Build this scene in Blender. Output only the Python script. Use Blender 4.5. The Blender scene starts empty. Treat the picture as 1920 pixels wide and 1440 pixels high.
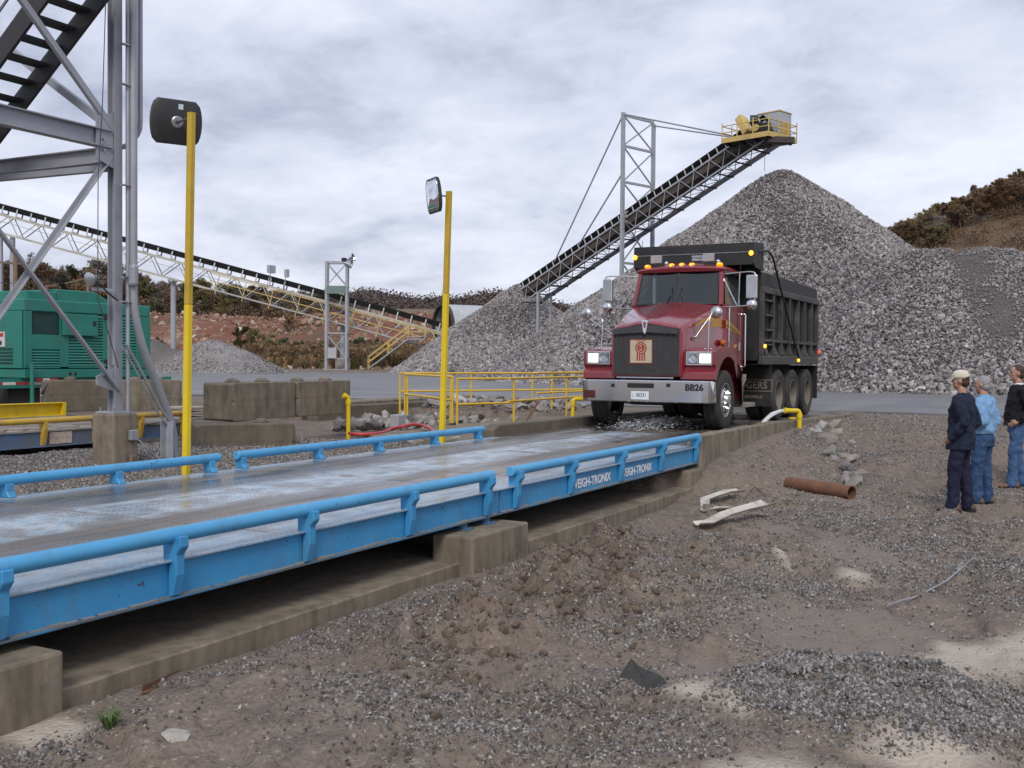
import bpy, bmesh, math, random
import numpy as np
from mathutils import Vector, Matrix, Euler

# ------------------------------------------------------------------ scene, camera, sky, sun
SC = bpy.context.scene
COL = SC.collection
random.seed(7)
RNG = np.random.default_rng(7)

FPX, CAMZ = 2000.0, 1.175            # focal length in pixels of a 1920 px wide frame, eye height over the scale deck
ALPHA = math.radians(27.90)          # heading, counted from the scale's long axis (x)
PITCH = math.radians(1.26)
ROLL = 0.0075
FW = Vector((math.cos(ALPHA) * math.cos(PITCH), math.sin(ALPHA) * math.cos(PITCH), -math.sin(PITCH)))
_R0 = Vector((math.sin(ALPHA), -math.cos(ALPHA), 0))
_U0 = _R0.cross(FW)
RT = _R0 * math.cos(ROLL) + _U0 * math.sin(ROLL)
UP = -_R0 * math.sin(ROLL) + _U0 * math.cos(ROLL)
CAM = Vector((0, 0, CAMZ))

cam_d = bpy.data.cameras.new('camera')
cam = bpy.data.objects.new('camera', cam_d)
COL.objects.link(cam)
cam_d.sensor_width = 36.0
cam_d.lens = 36.0 * FPX / 1920.0
cam_d.clip_start = 0.05
cam_d.clip_end = 6000
cam.matrix_world = Matrix(((RT.x, UP.x, -FW.x, 0), (RT.y, UP.y, -FW.y, 0), (RT.z, UP.z, -FW.z, CAMZ), (0, 0, 0, 1)))
SC.camera = cam

SUN_EL, SUN_AZ = math.radians(42), math.radians(205)     # azimuth counted from +x towards +y
world = bpy.data.worlds.new('World')
SC.world = world
world.use_nodes = True
wn, wl = world.node_tree.nodes, world.node_tree.links
wn.clear()


def wnode(t, **kw):
    n = wn.new(t)
    for k, v in kw.items():
        setattr(n, k, v)
    return n


def build_sky():
    out = wnode('ShaderNodeOutputWorld')
    sky = wnode('ShaderNodeTexSky', sky_type='NISHITA', sun_disc=False)
    sky.sun_elevation = SUN_EL
    sky.sun_rotation = math.pi / 2 - SUN_AZ
    sky.air_density = 1.0
    sky.dust_density = 3.0
    bg1 = wnode('ShaderNodeBackground')
    bg1.inputs['Strength'].default_value = 0.10
    wl.new(sky.outputs[0], bg1.inputs['Color'])
    tc = wnode('ShaderNodeTexCoord')
    sep = wnode('ShaderNodeSeparateXYZ')
    wl.new(tc.outputs['Generated'], sep.inputs[0])

    def math_(op, a, b=None, clamp=False):
        n = wnode('ShaderNodeMath', operation=op, use_clamp=clamp)
        for i, q in enumerate((a, b)):
            if q is None:
                continue
            if isinstance(q, (int, float)):
                n.inputs[i].default_value = q
            else:
                wl.new(q, n.inputs[i])
        return n.outputs[0]
    zc = math_('MAXIMUM', sep.outputs[2], 0.0)
    den = math_('ADD', zc, 0.24)
    px, py = math_('DIVIDE', sep.outputs[0], den), math_('DIVIDE', sep.outputs[1], den)
    comb = wnode('ShaderNodeCombineXYZ')
    wl.new(px, comb.inputs[0])
    wl.new(py, comb.inputs[1])
    mp = wnode('ShaderNodeMapping')
    mp.inputs['Rotation'].default_value = (0, 0, -ALPHA)
    mp.inputs['Location'].default_value = (0.35, 0.72, 0)
    mp.inputs['Scale'].default_value = (1.0, 0.95, 1)
    wl.new(comb.outputs[0], mp.inputs[0])

    def noise(scale, detail, rough, dist=0.0):
        n = wnode('ShaderNodeTexNoise')
        n.inputs['Scale'].default_value = scale
        n.inputs['Detail'].default_value = detail
        n.inputs['Roughness'].default_value = rough
        n.inputs['Distortion'].default_value = dist
        wl.new(mp.outputs[0], n.inputs['Vector'])
        return n.outputs['Fac']
    big = noise(1.25, 4.0, 0.5, 0.35)
    fine = noise(4.2, 7.0, 0.60, 0.25)
    s = math_('ADD', math_('MULTIPLY', big, 0.62), math_('MULTIPLY', fine, 0.38))
    ramp = wnode('ShaderNodeValToRGB')
    e = ramp.color_ramp.elements
    e[0].position, e[0].color = 0.37, (0.315, 0.35, 0.465, 1)
    e[1].position, e[1].color = 0.61, (0.70, 0.725, 0.825, 1)
    m = ramp.color_ramp.elements.new(0.48)
    m.color = (0.52, 0.555, 0.675, 1)
    wl.new(s, ramp.inputs[0])
    # paler air low over the ridge line, thicker with distance through it
    hz = math_('POWER', math_('SUBTRACT', 1.0, zc, True), 9.0)
    mix = wnode('ShaderNodeMix', data_type='RGBA')
    wl.new(math_('MULTIPLY', hz, 0.42), mix.inputs[0])
    wl.new(ramp.outputs[0], mix.inputs[6])
    mix.inputs[7].default_value = (0.80, 0.81, 0.87, 1)
    bg2 = wnode('ShaderNodeBackground')
    bg2.inputs['Strength'].default_value = 1.0
    wl.new(mix.outputs[2], bg2.inputs['Color'])
    ms = wnode('ShaderNodeMixShader')
    ms.inputs[0].default_value = 0.93
    wl.new(bg1.outputs[0], ms.inputs[1])
    wl.new(bg2.outputs[0], ms.inputs[2])
    wl.new(ms.outputs[0], out.inputs[0])


build_sky()
sun_d = bpy.data.lights.new('sun', 'SUN')
sun_d.energy = 1.5
sun_d.angle = math.radians(18)
sun_d.color = (1.0, 0.96, 0.90)
sun = bpy.data.objects.new('sun', sun_d)
COL.objects.link(sun)
_sd = Vector((math.cos(SUN_EL) * math.cos(SUN_AZ), math.cos(SUN_EL) * math.sin(SUN_AZ), math.sin(SUN_EL)))
sun.rotation_euler = _sd.to_track_quat('Z', 'Y').to_euler()
sun.location = _sd * 60
vs = SC.view_settings
vs.view_transform = 'Standard'
vs.look = 'None'
vs.exposure = 0.38
vs.gamma = 1.0
vs.use_curve_mapping = False
SC.render.engine = 'CYCLES'
SC.cycles.use_denoising = True
SC.cycles.max_bounces = 6
SC.cycles.transparent_max_bounces = 12


# ------------------------------------------------------------------ surveying helpers (photo bearing -> place)
def ray(u, v):
    return (FW * FPX + RT * (u - 960) + UP * (720 - v))


def at(u, v, Z):
    return CAM + ray(u, v) * (Z / FPX)


def oz(u, v, z):
    d = ray(u, v)
    return CAM + d * ((z - CAMZ) / d.z)


def oy(u, v, y):
    d = ray(u, v)
    return CAM + d * (y / d.y)


def ox(u, v, x):
    d = ray(u, v)
    return CAM + d * (x / d.x)


FWH = Vector((FW.x, FW.y, 0)).normalized()
RTH = Vector((FWH.y, -FWH.x, 0))
ZUP = Vector((0, 0, 1))

# ------------------------------------------------------------------ materials
MATS = {}


def _mat(name):
    m = bpy.data.materials.new(name)
    m.use_nodes = True
    nt = m.node_tree
    nt.nodes.clear()
    o = nt.nodes.new('ShaderNodeOutputMaterial')
    b = nt.nodes.new('ShaderNodeBsdfPrincipled')
    nt.links.new(b.outputs[0], o.inputs[0])
    MATS[name] = m
    return m, nt, b, o


class NT:
    """small wrapper that makes node trees short to write"""
    def __init__(s, nt):
        s.nt = nt

    def n(s, t, **kw):
        q = s.nt.nodes.new(t)
        for k, v in kw.items():
            setattr(q, k, v)
        return q

    def l(s, a, b):
        if isinstance(a, (int, float)):
            b.default_value = a
        elif isinstance(a, tuple):
            b.default_value = a if len(a) == len(b.default_value) else tuple(a) + (1,)
        else:
            s.nt.links.new(a, b)

    def m(s, op, a, b=0.0, c=None, clamp=False):
        q = s.n('ShaderNodeMath', operation=op, use_clamp=clamp)
        s.l(a, q.inputs[0])
        s.l(b, q.inputs[1])
        if c is not None:
            s.l(c, q.inputs[2])
        return q.outputs[0]

    def coord(s, kind='Object', scale=(1, 1, 1)):
        t = s.n('ShaderNodeTexCoord')
        mp = s.n('ShaderNodeMapping')
        mp.inputs['Scale'].default_value = scale
        s.nt.links.new(t.outputs[kind], mp.inputs[0])
        return mp.outputs[0]

    def noise(s, vec, scale, detail=4, rough=0.55, dist=0.0):
        q = s.n('ShaderNodeTexNoise')
        q.inputs['Scale'].default_value = scale
        q.inputs['Detail'].default_value = detail
        q.inputs['Roughness'].default_value = rough
        q.inputs['Distortion'].default_value = dist
        if vec is not None:
            s.nt.links.new(vec, q.inputs['Vector'])
        return q.outputs['Fac']

    def vor(s, vec, scale, feat='F1', out='Distance'):
        q = s.n('ShaderNodeTexVoronoi', feature=feat)
        q.inputs['Scale'].default_value = scale
        s.nt.links.new(vec, q.inputs['Vector'])
        return q.outputs[out]

    def mix(s, f, a, b, blend='MIX'):
        q = s.n('ShaderNodeMix', data_type='RGBA', blend_type=blend)
        s.l(f, q.inputs[0])
        s.l(a, q.inputs[6])
        s.l(b, q.inputs[7])
        return q.outputs[2]

    def ramp(s, f, stops):
        q = s.n('ShaderNodeValToRGB')
        e = q.color_ramp.elements
        while len(e) < len(stops):
            e.new(0.5)
        for i, (p, c) in enumerate(stops):
            e[i].position = p
            e[i].color = (c, c, c, 1) if isinstance(c, (int, float)) else tuple(c) + (1,)
        s.l(f, q.inputs[0])
        return q.outputs[0]

    def bump(s, h, strength, dist=0.02):
        q = s.n('ShaderNodeBump')
        q.inputs['Strength'].default_value = strength
        q.inputs['Distance'].default_value = dist
        s.l(h, q.inputs['Height'])
        return q.outputs[0]


def pmat(name, c1, c2=None, scale=6.0, rough=0.6, metal=0.0, bump=0.0, bscale=40.0, dirt=None, dirt_amt=0.0, dscale=3.0,
         coat=0.0, rvar=0.12, spec=0.5, streak=0.0, chip=None, chip_amt=0.0):
    """painted / raw surface: two tones of noise, dirt patches, roughness change and fine relief"""
    m, nt, b, o = _mat(name)
    g = NT(nt)
    co = g.coord()
    n1 = g.noise(co, scale, 5, 0.6)
    col = g.mix(g.ramp(n1, [(0.35, 0.0), (0.65, 1.0)]), c1, c2 if c2 else tuple(min(1, x * 0.82) for x in c1))
    if dirt:
        dn = g.noise(co, dscale, 6, 0.65, 0.4)
        if streak:
            cs = g.coord('Object', (1 * streak, 1 * streak, 0.6))
            dn = g.m('MULTIPLY', g.m('ADD', dn, g.noise(cs, dscale, 4, 0.6)), 0.5)
        f = g.ramp(dn, [(0.62 - 0.35 * dirt_amt, 0.0), (0.80 - 0.30 * dirt_amt, min(1.0, 0.35 + dirt_amt * 0.65))])
        col = g.mix(f, col, dirt)
        g.l(g.m('ADD', g.m('MULTIPLY', f, 0.25), g.m('ADD', rough - rvar / 2, g.m('MULTIPLY', n1, rvar))), b.inputs['Roughness'])
    else:
        g.l(g.m('ADD', rough - rvar / 2, g.m('MULTIPLY', n1, rvar)), b.inputs['Roughness'])
    if chip:                                                       # knocks and rust spots with sharp edges
        cn = g.m('ADD', g.m('MULTIPLY', g.noise(co, 22, 5, 0.75), 0.6), g.m('MULTIPLY', g.noise(co, 2.4, 3, 0.6), 0.4))
        cf = g.ramp(cn, [(0.66 - 0.10 * chip_amt, 0.0), (0.675 - 0.10 * chip_amt, 1.0)])
        col = g.mix(cf, col, chip)
    g.l(col, b.inputs['Base Color'])
    b.inputs['Metallic'].default_value = metal
    b.inputs['Coat Weight'].default_value = coat
    b.inputs['Coat Roughness'].default_value = 0.08
    b.inputs['Specular IOR Level'].default_value = spec
    if bump:
        g.l(g.bump(g.noise(co, bscale, 5, 0.65), bump, 0.01), b.inputs['Normal'])
    return m


# ------------------------------------------------------------------ mesh building
def _frame(p0, p1, up):
    d = (p1 - p0)
    L = d.length
    d = d / max(L, 1e-9)
    up = Vector(up)
    if abs(d.dot(up.normalized())) > 0.985:
        up = Vector((1, 0, 0)) if abs(d.x) < 0.9 else Vector((0, 1, 0))
    s = d.cross(up).normalized()
    t = s.cross(d).normalized()
    return d, s, t, L


class MB:
    """collects simple shapes, then links them as ONE mesh object"""
    def __init__(s):
        s.v, s.f, s.mi = [], [], []

    def add(s, vs_, fs, mi=0):
        k = len(s.v)
        s.v.extend([tuple(q) for q in vs_])
        s.f.extend([tuple(i + k for i in f) for f in fs])
        s.mi.extend([mi] * len(fs))
        return s

    def box(s, x0, x1, y0, y1, z0, z1, mi=0):
        return s.add([(x0, y0, z0), (x1, y0, z0), (x1, y1, z0), (x0, y1, z0), (x0, y0, z1), (x1, y0, z1), (x1, y1, z1), (x0, y1, z1)],
                     [(3, 2, 1, 0), (4, 5, 6, 7), (0, 1, 5, 4), (1, 2, 6, 5), (2, 3, 7, 6), (3, 0, 4, 7)], mi)

    def cbox(s, c, size, rot=None, mi=0):
        M = (rot if rot is not None else Matrix.Identity(3))
        c = Vector(c)
        hx, hy, hz = size[0] / 2, size[1] / 2, size[2] / 2
        vs_ = [c + M @ Vector((a * hx, b_ * hy, d * hz)) for d in (-1, 1) for (a, b_) in ((-1, -1), (1, -1), (1, 1), (-1, 1))]
        return s.add(vs_, [(3, 2, 1, 0), (4, 5, 6, 7), (0, 1, 5, 4), (1, 2, 6, 5), (2, 3, 7, 6), (3, 0, 4, 7)], mi)

    def section(s, p0, p1, poly, up=(0, 0, 1), mi=0):
        """sweep a closed 2d outline (side, up) straight from p0 to p1"""
        p0, p1 = Vector(p0), Vector(p1)
        d, sd, t, L = _frame(p0, p1, up)
        n = len(poly)
        vs_ = [p0 + sd * a + t * b_ for a, b_ in poly] + [p1 + sd * a + t * b_ for a, b_ in poly]
        fs = [(i, (i + 1) % n, n + (i + 1) % n, n + i) for i in range(n)]
        fs += [tuple(reversed(range(n))), tuple(range(n, 2 * n))]
        return s.add(vs_, fs, mi)

    def beam(s, p0, p1, w, h=None, up=(0, 0, 1), mi=0):
        h = w if h is None else h
        return s.section(p0, p1, [(-w / 2, -h / 2), (w / 2, -h / 2), (w / 2, h / 2), (-w / 2, h / 2)], up, mi)

    def ibeam(s, p0, p1, w, h, t=0.012, up=(0, 0, 1), mi=0):
        a, b_, c = w / 2, h / 2, t / 2
        tf = t * 1.3
        return s.section(p0, p1, [(-a, -b_), (a, -b_), (a, -b_ + tf), (c, -b_ + tf), (c, b_ - tf), (a, b_ - tf), (a, b_), (-a, b_), (-a, b_ - tf),
                                  (-c, b_ - tf), (-c, -b_ + tf), (-a, -b_ + tf)], up, mi)

    def chan(s, p0, p1, w, h, t=0.012, up=(0, 0, 1), mi=0):
        b_ = h / 2
        return s.section(p0, p1, [(0, -b_), (w, -b_), (w, -b_ + t), (t, -b_ + t), (t, b_ - t), (w, b_ - t), (w, b_), (0, b_)], up, mi)

    def angle(s, p0, p1, a, t=0.01, up=(0, 0, 1), mi=0):
        return s.section(p0, p1, [(0, 0), (a, 0), (a, t), (t, t), (t, a), (0, a)], up, mi)

    def tube(s, pts, r, n=8, caps=True, mi=0):
        pts = [Vector(p) for p in pts]
        N = len(pts)
        rr = [r] * N if isinstance(r, (int, float)) else list(r)
        t0 = (pts[1] - pts[0]).normalized()
        ref = ZUP if abs(t0.z) < 0.9 else Vector((1, 0, 0))
        a = t0.cross(ref).normalized()
        vs_ = []
        for i in range(N):
            t = ((pts[min(i + 1, N - 1)] - pts[max(i - 1, 0)])).normalized()
            a = (a - t * a.dot(t)).normalized()
            b_ = t.cross(a)
            for k in range(n):
                q = 2 * math.pi * k / n
                vs_.append(pts[i] + (a * math.cos(q) + b_ * math.sin(q)) * rr[i])
        fs = [(i * n + k, i * n + (k + 1) % n, (i + 1) * n + (k + 1) % n, (i + 1) * n + k) for i in range(N - 1) for k in range(n)]
        if caps:
            fs += [tuple(reversed(range(n))), tuple(range((N - 1) * n, N * n))]
        return s.add(vs_, fs, mi)

    def cyl(s, p0, p1, r, n=12, mi=0):
        return s.tube([p0, p1], r, n, True, mi)

    def lathe(s, prof, M=None, n=24, closed=True, mi=0):
        """profile of (radius, height) spun about local z, then moved by matrix M"""
        M = M if M is not None else Matrix.Identity(4)
        k = len(prof)
        vs_ = [M @ Vector((r * math.cos(2 * math.pi * j / n), r * math.sin(2 * math.pi * j / n), h)) for j in range(n) for r, h in prof]
        fs = []
        for j in range(n):
            j2 = (j + 1) % n
            for i in range(k if closed else k - 1):
                i2 = (i + 1) % k
                fs.append((j * k + i, j2 * k + i, j2 * k + i2, j * k + i2))
        return s.add(vs_, fs, mi)

    def disc(s, M, r, n=20, mi=0):
        return s.add([M @ Vector((r * math.cos(2 * math.pi * j / n), r * math.sin(2 * math.pi * j / n), 0)) for j in range(n)], [tuple(range(n))], mi)

    def prism(s, poly, t0, t1, M=None, mi=0):
        """2d outline in local x,y pushed from z=t0 to z=t1"""
        M = M if M is not None else Matrix.Identity(4)
        n = len(poly)
        vs_ = [M @ Vector((a, b_, t0)) for a, b_ in poly] + [M @ Vector((a, b_, t1)) for a, b_ in poly]
        fs = [(i, (i + 1) % n, n + (i + 1) % n, n + i) for i in range(n)] + [tuple(reversed(range(n))), tuple(range(n, 2 * n))]
        return s.add(vs_, fs, mi)

    def loft(s, rings, closed=True, caps=True, mi=0):
        n = len(rings[0])
        vs_ = [p for r in rings for p in r]
        m = n if closed else n - 1
        fs = [(i * n + k, i * n + (k + 1) % n, (i + 1) * n + (k + 1) % n, (i + 1) * n + k) for i in range(len(rings) - 1) for k in range(m)]
        if caps:
            fs += [tuple(reversed(range(n))), tuple(range((len(rings) - 1) * n, len(rings) * n))]
        return s.add(vs_, fs, mi)

    def ball(s, c, r, nu=12, nv=8, mi=0):
        c = Vector(c)
        r = Vector((r, r, r)) if isinstance(r, (int, float)) else Vector(r)
        vs_ = [c + Vector((0, 0, r.z)), c - Vector((0, 0, r.z))]
        for j in range(1, nv):
            a = math.pi * j / nv
            for i in range(nu):
                q = 2 * math.pi * i / nu
                vs_.append(c + Vector((r.x * math.sin(a) * math.cos(q), r.y * math.sin(a) * math.sin(q), r.z * math.cos(a))))
        fs = []
        for i in range(nu):
            fs.append((0, 2 + i, 2 + (i + 1) % nu))
            b_ = 2 + (nv - 2) * nu
            fs.append((1, b_ + (i + 1) % nu, b_ + i))
            for j in range(nv - 2):
                a = 2 + j * nu
                fs.append((a + i, a + nu + i, a + nu + (i + 1) % nu, a + (i + 1) % nu))
        return s.add(vs_, fs, mi)

    def mesh(s, name, smooth=False):
        me = bpy.data.meshes.new(name)
        me.from_pydata(s.v, [], s.f)
        if any(s.mi):
            me.polygons.foreach_set('material_index', s.mi)
        if smooth:
            me.polygons.foreach_set('use_smooth', [True] * len(me.polygons))
        bm = bmesh.new()
        bm.from_mesh(me)
        bmesh.ops.recalc_face_normals(bm, faces=bm.faces)
        bm.to_mesh(me)
        bm.free()
        me.update()
        return me

    def build(s, name, mat, parent=None, smooth=False, bevel=0.0, seg=1, world=None, auto=None):
        """world: parent thing whose placement is undone, for shapes given in world coordinates"""
        if world is not None:
            inv = PLACE[world.name].inverted()
            s.v = [tuple(inv @ Vector(q)) for q in s.v]
        me = s.mesh(name, smooth)
        o = link(name, me, mat, parent)
        if bevel:
            md = o.modifiers.new('bevel', 'BEVEL')
            md.width = bevel
            md.segments = seg
            md.limit_method = 'ANGLE'
            md.angle_limit = math.radians(35)
        if auto:
            smooth_by_angle(me, auto)
        return o


def smooth_by_angle(me, deg=35):
    bm = bmesh.new()
    bm.from_mesh(me)
    for f in bm.faces:
        f.smooth = True
    for e in bm.edges:
        if len(e.link_faces) == 2 and e.calc_face_angle(0) > math.radians(deg):
            e.smooth = False
    bm.to_mesh(me)
    bm.free()


PLACE = {}


def link(name, me, mat=None, parent=None):
    o = bpy.data.objects.new(name, me)
    COL.objects.link(o)
    if mat is not None:
        ms_ = mat if isinstance(mat, (list, tuple)) else [mat]
        if len(me.materials) == 0:
            for m in ms_:
                me.materials.append(MATS[m] if isinstance(m, str) else m)
    if parent is not None:
        o.parent = parent
    return o


def tag(o, label=None, cat=None, group=None, kind=None):
    if label:
        o['label'] = label
    if cat:
        o['category'] = cat
    if group:
        o['group'] = group
    if kind:
        o['kind'] = kind
    return o


def thing(name, label, cat, loc=(0, 0, 0), rotz=0.0, group=None):
    o = bpy.data.objects.new(name, None)
    COL.objects.link(o)
    o.empty_display_size = 0.2
    o.location = loc
    o.rotation_euler = (0, 0, rotz)
    PLACE[o.name] = Matrix.Translation(Vector(loc)) @ Matrix.Rotation(rotz, 4, 'Z')
    return tag(o, label, cat, group)


def dup(root, loc, rotz, label=None, group=None, scale=None):
    r = root.copy()
    COL.objects.link(r)
    r.location = loc
    r.rotation_euler = (0, 0, rotz)
    if scale:
        r.scale = scale
    if label:
        r['label'] = label
    if group:
        r['group'] = group
    for ch in list(root.children):
        c = ch.copy()
        COL.objects.link(c)
        c.parent = r
        for gch in list(ch.children):
            d = gch.copy()
            COL.objects.link(d)
            d.parent = c
    return r


def bend(pts, r=0.1, n=4):
    """round the corners of a polyline"""
    pts = [Vector(p) for p in pts]
    out = [pts[0]]
    for i in range(1, len(pts) - 1):
        a, b_, c = pts[i - 1], pts[i], pts[i + 1]
        k = min(r, (a - b_).length * 0.45, (c - b_).length * 0.45)
        p, q = b_ + (a - b_).normalized() * k, b_ + (c - b_).normalized() * k
        for j in range(n + 1):
            t = j / n
            out.append(p * (1 - t) ** 2 + b_ * 2 * t * (1 - t) + q * t * t)
    out.append(pts[-1])
    return out


def text(name, body, size, mat, parent, M, extrude=0.002, weight=0.0, sx=1.0, align='CENTER', shear=0.0):
    """lettering as a thin mesh; M maps the text plane (x right, y up) into the parent"""
    cu = bpy.data.curves.new(name, 'FONT')
    cu.body = body
    cu.size = size
    cu.extrude = extrude
    cu.offset = weight
    cu.shear = shear
    cu.align_x = align
    cu.align_y = 'CENTER'
    cu.resolution_u = 3
    t = bpy.data.objects.new(name, cu)
    COL.objects.link(t)
    dg = bpy.context.evaluated_depsgraph_get()
    me = bpy.data.meshes.new_from_object(t.evaluated_get(dg))
    bpy.data.objects.remove(t)
    me.transform(M @ Matrix.Diagonal((sx, 1, 1, 1)))
    return link(name, me, mat, parent)


def frame_m(origin, xdir, ydir):
    x, y = Vector(xdir).normalized(), Vector(ydir).normalized()
    z = x.cross(y)
    o = Vector(origin)
    return Matrix(((x.x, y.x, z.x, o.x), (x.y, y.y, z.y, o.y), (x.z, y.z, z.z, o.z), (0, 0, 0, 1)))


# ------------------------------------------------------------------ noise on arrays
def _hash(ix, iy, seed):
    h = (ix.astype(np.int64) * 374761393 + iy.astype(np.int64) * 668265263 + seed * 1442695041) & 0x7fffffff
    h = ((h ^ (h >> 13)) * 1274126177) & 0x7fffffff
    return ((h ^ (h >> 16)) & 0xffff) / 65535.0


def vnoise(x, y, seed=0):
    ix, iy = np.floor(x), np.floor(y)
    fx, fy = x - ix, y - iy
    fx, fy = fx * fx * (3 - 2 * fx), fy * fy * (3 - 2 * fy)
    a, b_ = _hash(ix, iy, seed), _hash(ix + 1, iy, seed)
    c, d = _hash(ix, iy + 1, seed), _hash(ix + 1, iy + 1, seed)
    return (a * (1 - fx) + b_ * fx) * (1 - fy) + (c * (1 - fx) + d * fx) * fy


def fbm(x, y, scale, octv=4, seed=0, gain=0.5):
    r, amp, tot = 0, 1.0, 0.0
    for k in range(octv):
        r = r + amp * vnoise(x * scale + 17.3 * k, y * scale - 9.1 * k, seed + k)
        tot += amp
        amp *= gain
        scale *= 2.03
    return r / tot - 0.5


def sst(a, b_, x):
    t = np.clip((x - a) / (b_ - a), 0, 1)
    return t * t * (3 - 2 * t)


# ------------------------------------------------------------------ stones
def rock_mesh(name, seed, flat=1.0, npts=16, mat=None):
    r = np.random.default_rng(seed)
    p = r.normal(size=(npts, 3))
    p /= np.linalg.norm(p, axis=1)[:, None]
    p *= r.uniform(0.7, 1.0, size=(npts, 1)) * 0.5
    p *= np.array([r.uniform(0.9, 1.25), r.uniform(0.75, 1.0), r.uniform(0.55, 0.8) * flat])
    bm = bmesh.new()
    for q in p:
        bm.verts.new(q)
    bmesh.ops.convex_hull(bm, input=bm.verts)
    for v in [v for v in bm.verts if not v.link_faces]:
        bm.verts.remove(v)
    me = bpy.data.meshes.new(name)
    bm.to_mesh(me)
    bm.free()
    if mat:
        me.materials.append(MATS[mat])
    return me


def scatter(name, pts, scl, meshes, parent=None, tint=None, rot=None, seed=1):
    """very many small pieces that nobody could count: one object, pieces set on points"""
    r = np.random.default_rng(seed)
    n = len(pts)
    me = bpy.data.meshes.new(name)
    me.vertices.add(n)
    me.vertices.foreach_set('co', np.asarray(pts, np.float32).ravel())
    if rot is None:
        rot = r.uniform(0, 2 * math.pi, size=(n, 3))
    scl = np.asarray(scl, np.float32)
    if scl.ndim == 1:
        scl = np.repeat(scl[:, None], 3, axis=1) * r.uniform(0.75, 1.25, size=(n, 3))
    for an, arr in (('rot', rot), ('scl', scl)):
        me.attributes.new(an, 'FLOAT_VECTOR', 'POINT').data.foreach_set('vector', np.asarray(arr, np.float32).ravel())
    tn = r.uniform(0, 1, n) if tint is None else tint
    me.attributes.new('tint', 'FLOAT', 'POINT').data.foreach_set('value', np.asarray(tn, np.float32))
    me.attributes.new('pick', 'INT', 'POINT').data.foreach_set('value', r.integers(0, len(meshes), n).astype(np.int32))
    o = bpy.data.objects.new(name, me)
    COL.objects.link(o)
    if parent is not None:
        o.parent = parent
    ng = bpy.data.node_groups.new(name + '_nodes', 'GeometryNodeTree')
    ng.interface.new_socket('Geometry', in_out='INPUT', socket_type='NodeSocketGeometry')
    ng.interface.new_socket('Geometry', in_out='OUTPUT', socket_type='NodeSocketGeometry')
    N, L = ng.nodes, ng.links
    gi, go = N.new('NodeGroupInput'), N.new('NodeGroupOutput')
    iop = N.new('GeometryNodeInstanceOnPoints')
    join = N.new('GeometryNodeGeometryToInstance')
    for m in meshes:
        oi = N.new('GeometryNodeObjectInfo')
        oi.inputs['Object'].default_value = m
        oi.inputs['As Instance'].default_value = False
        L.new(oi.outputs['Geometry'], join.inputs[0])

    def attr(nm, ty):
        a = N.new('GeometryNodeInputNamedAttribute')
        a.data_type = ty
        a.inputs['Name'].default_value = nm
        return a.outputs['Attribute']
    e2r = N.new('FunctionNodeEulerToRotation')
    L.new(attr('rot', 'FLOAT_VECTOR'), e2r.inputs[0])
    L.new(gi.outputs[0], iop.inputs['Points'])
    L.new(join.outputs[0], iop.inputs['Instance'])
    iop.inputs['Pick Instance'].default_value = True
    L.new(attr('pick', 'INT'), iop.inputs['Instance Index'])
    L.new(e2r.outputs[0], iop.inputs['Rotation'])
    L.new(attr('scl', 'FLOAT_VECTOR'), iop.inputs['Scale'])
    L.new(iop.outputs[0], go.inputs[0])
    md = o.modifiers.new('pieces', 'NODES')
    md.node_group = ng
    o['kind'] = 'stuff'
    return o


def proto(me):
    """holder of a piece's mesh for scatter(); never linked into the scene"""
    o = bpy.data.objects.new(me.name, me)
    return o

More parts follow.
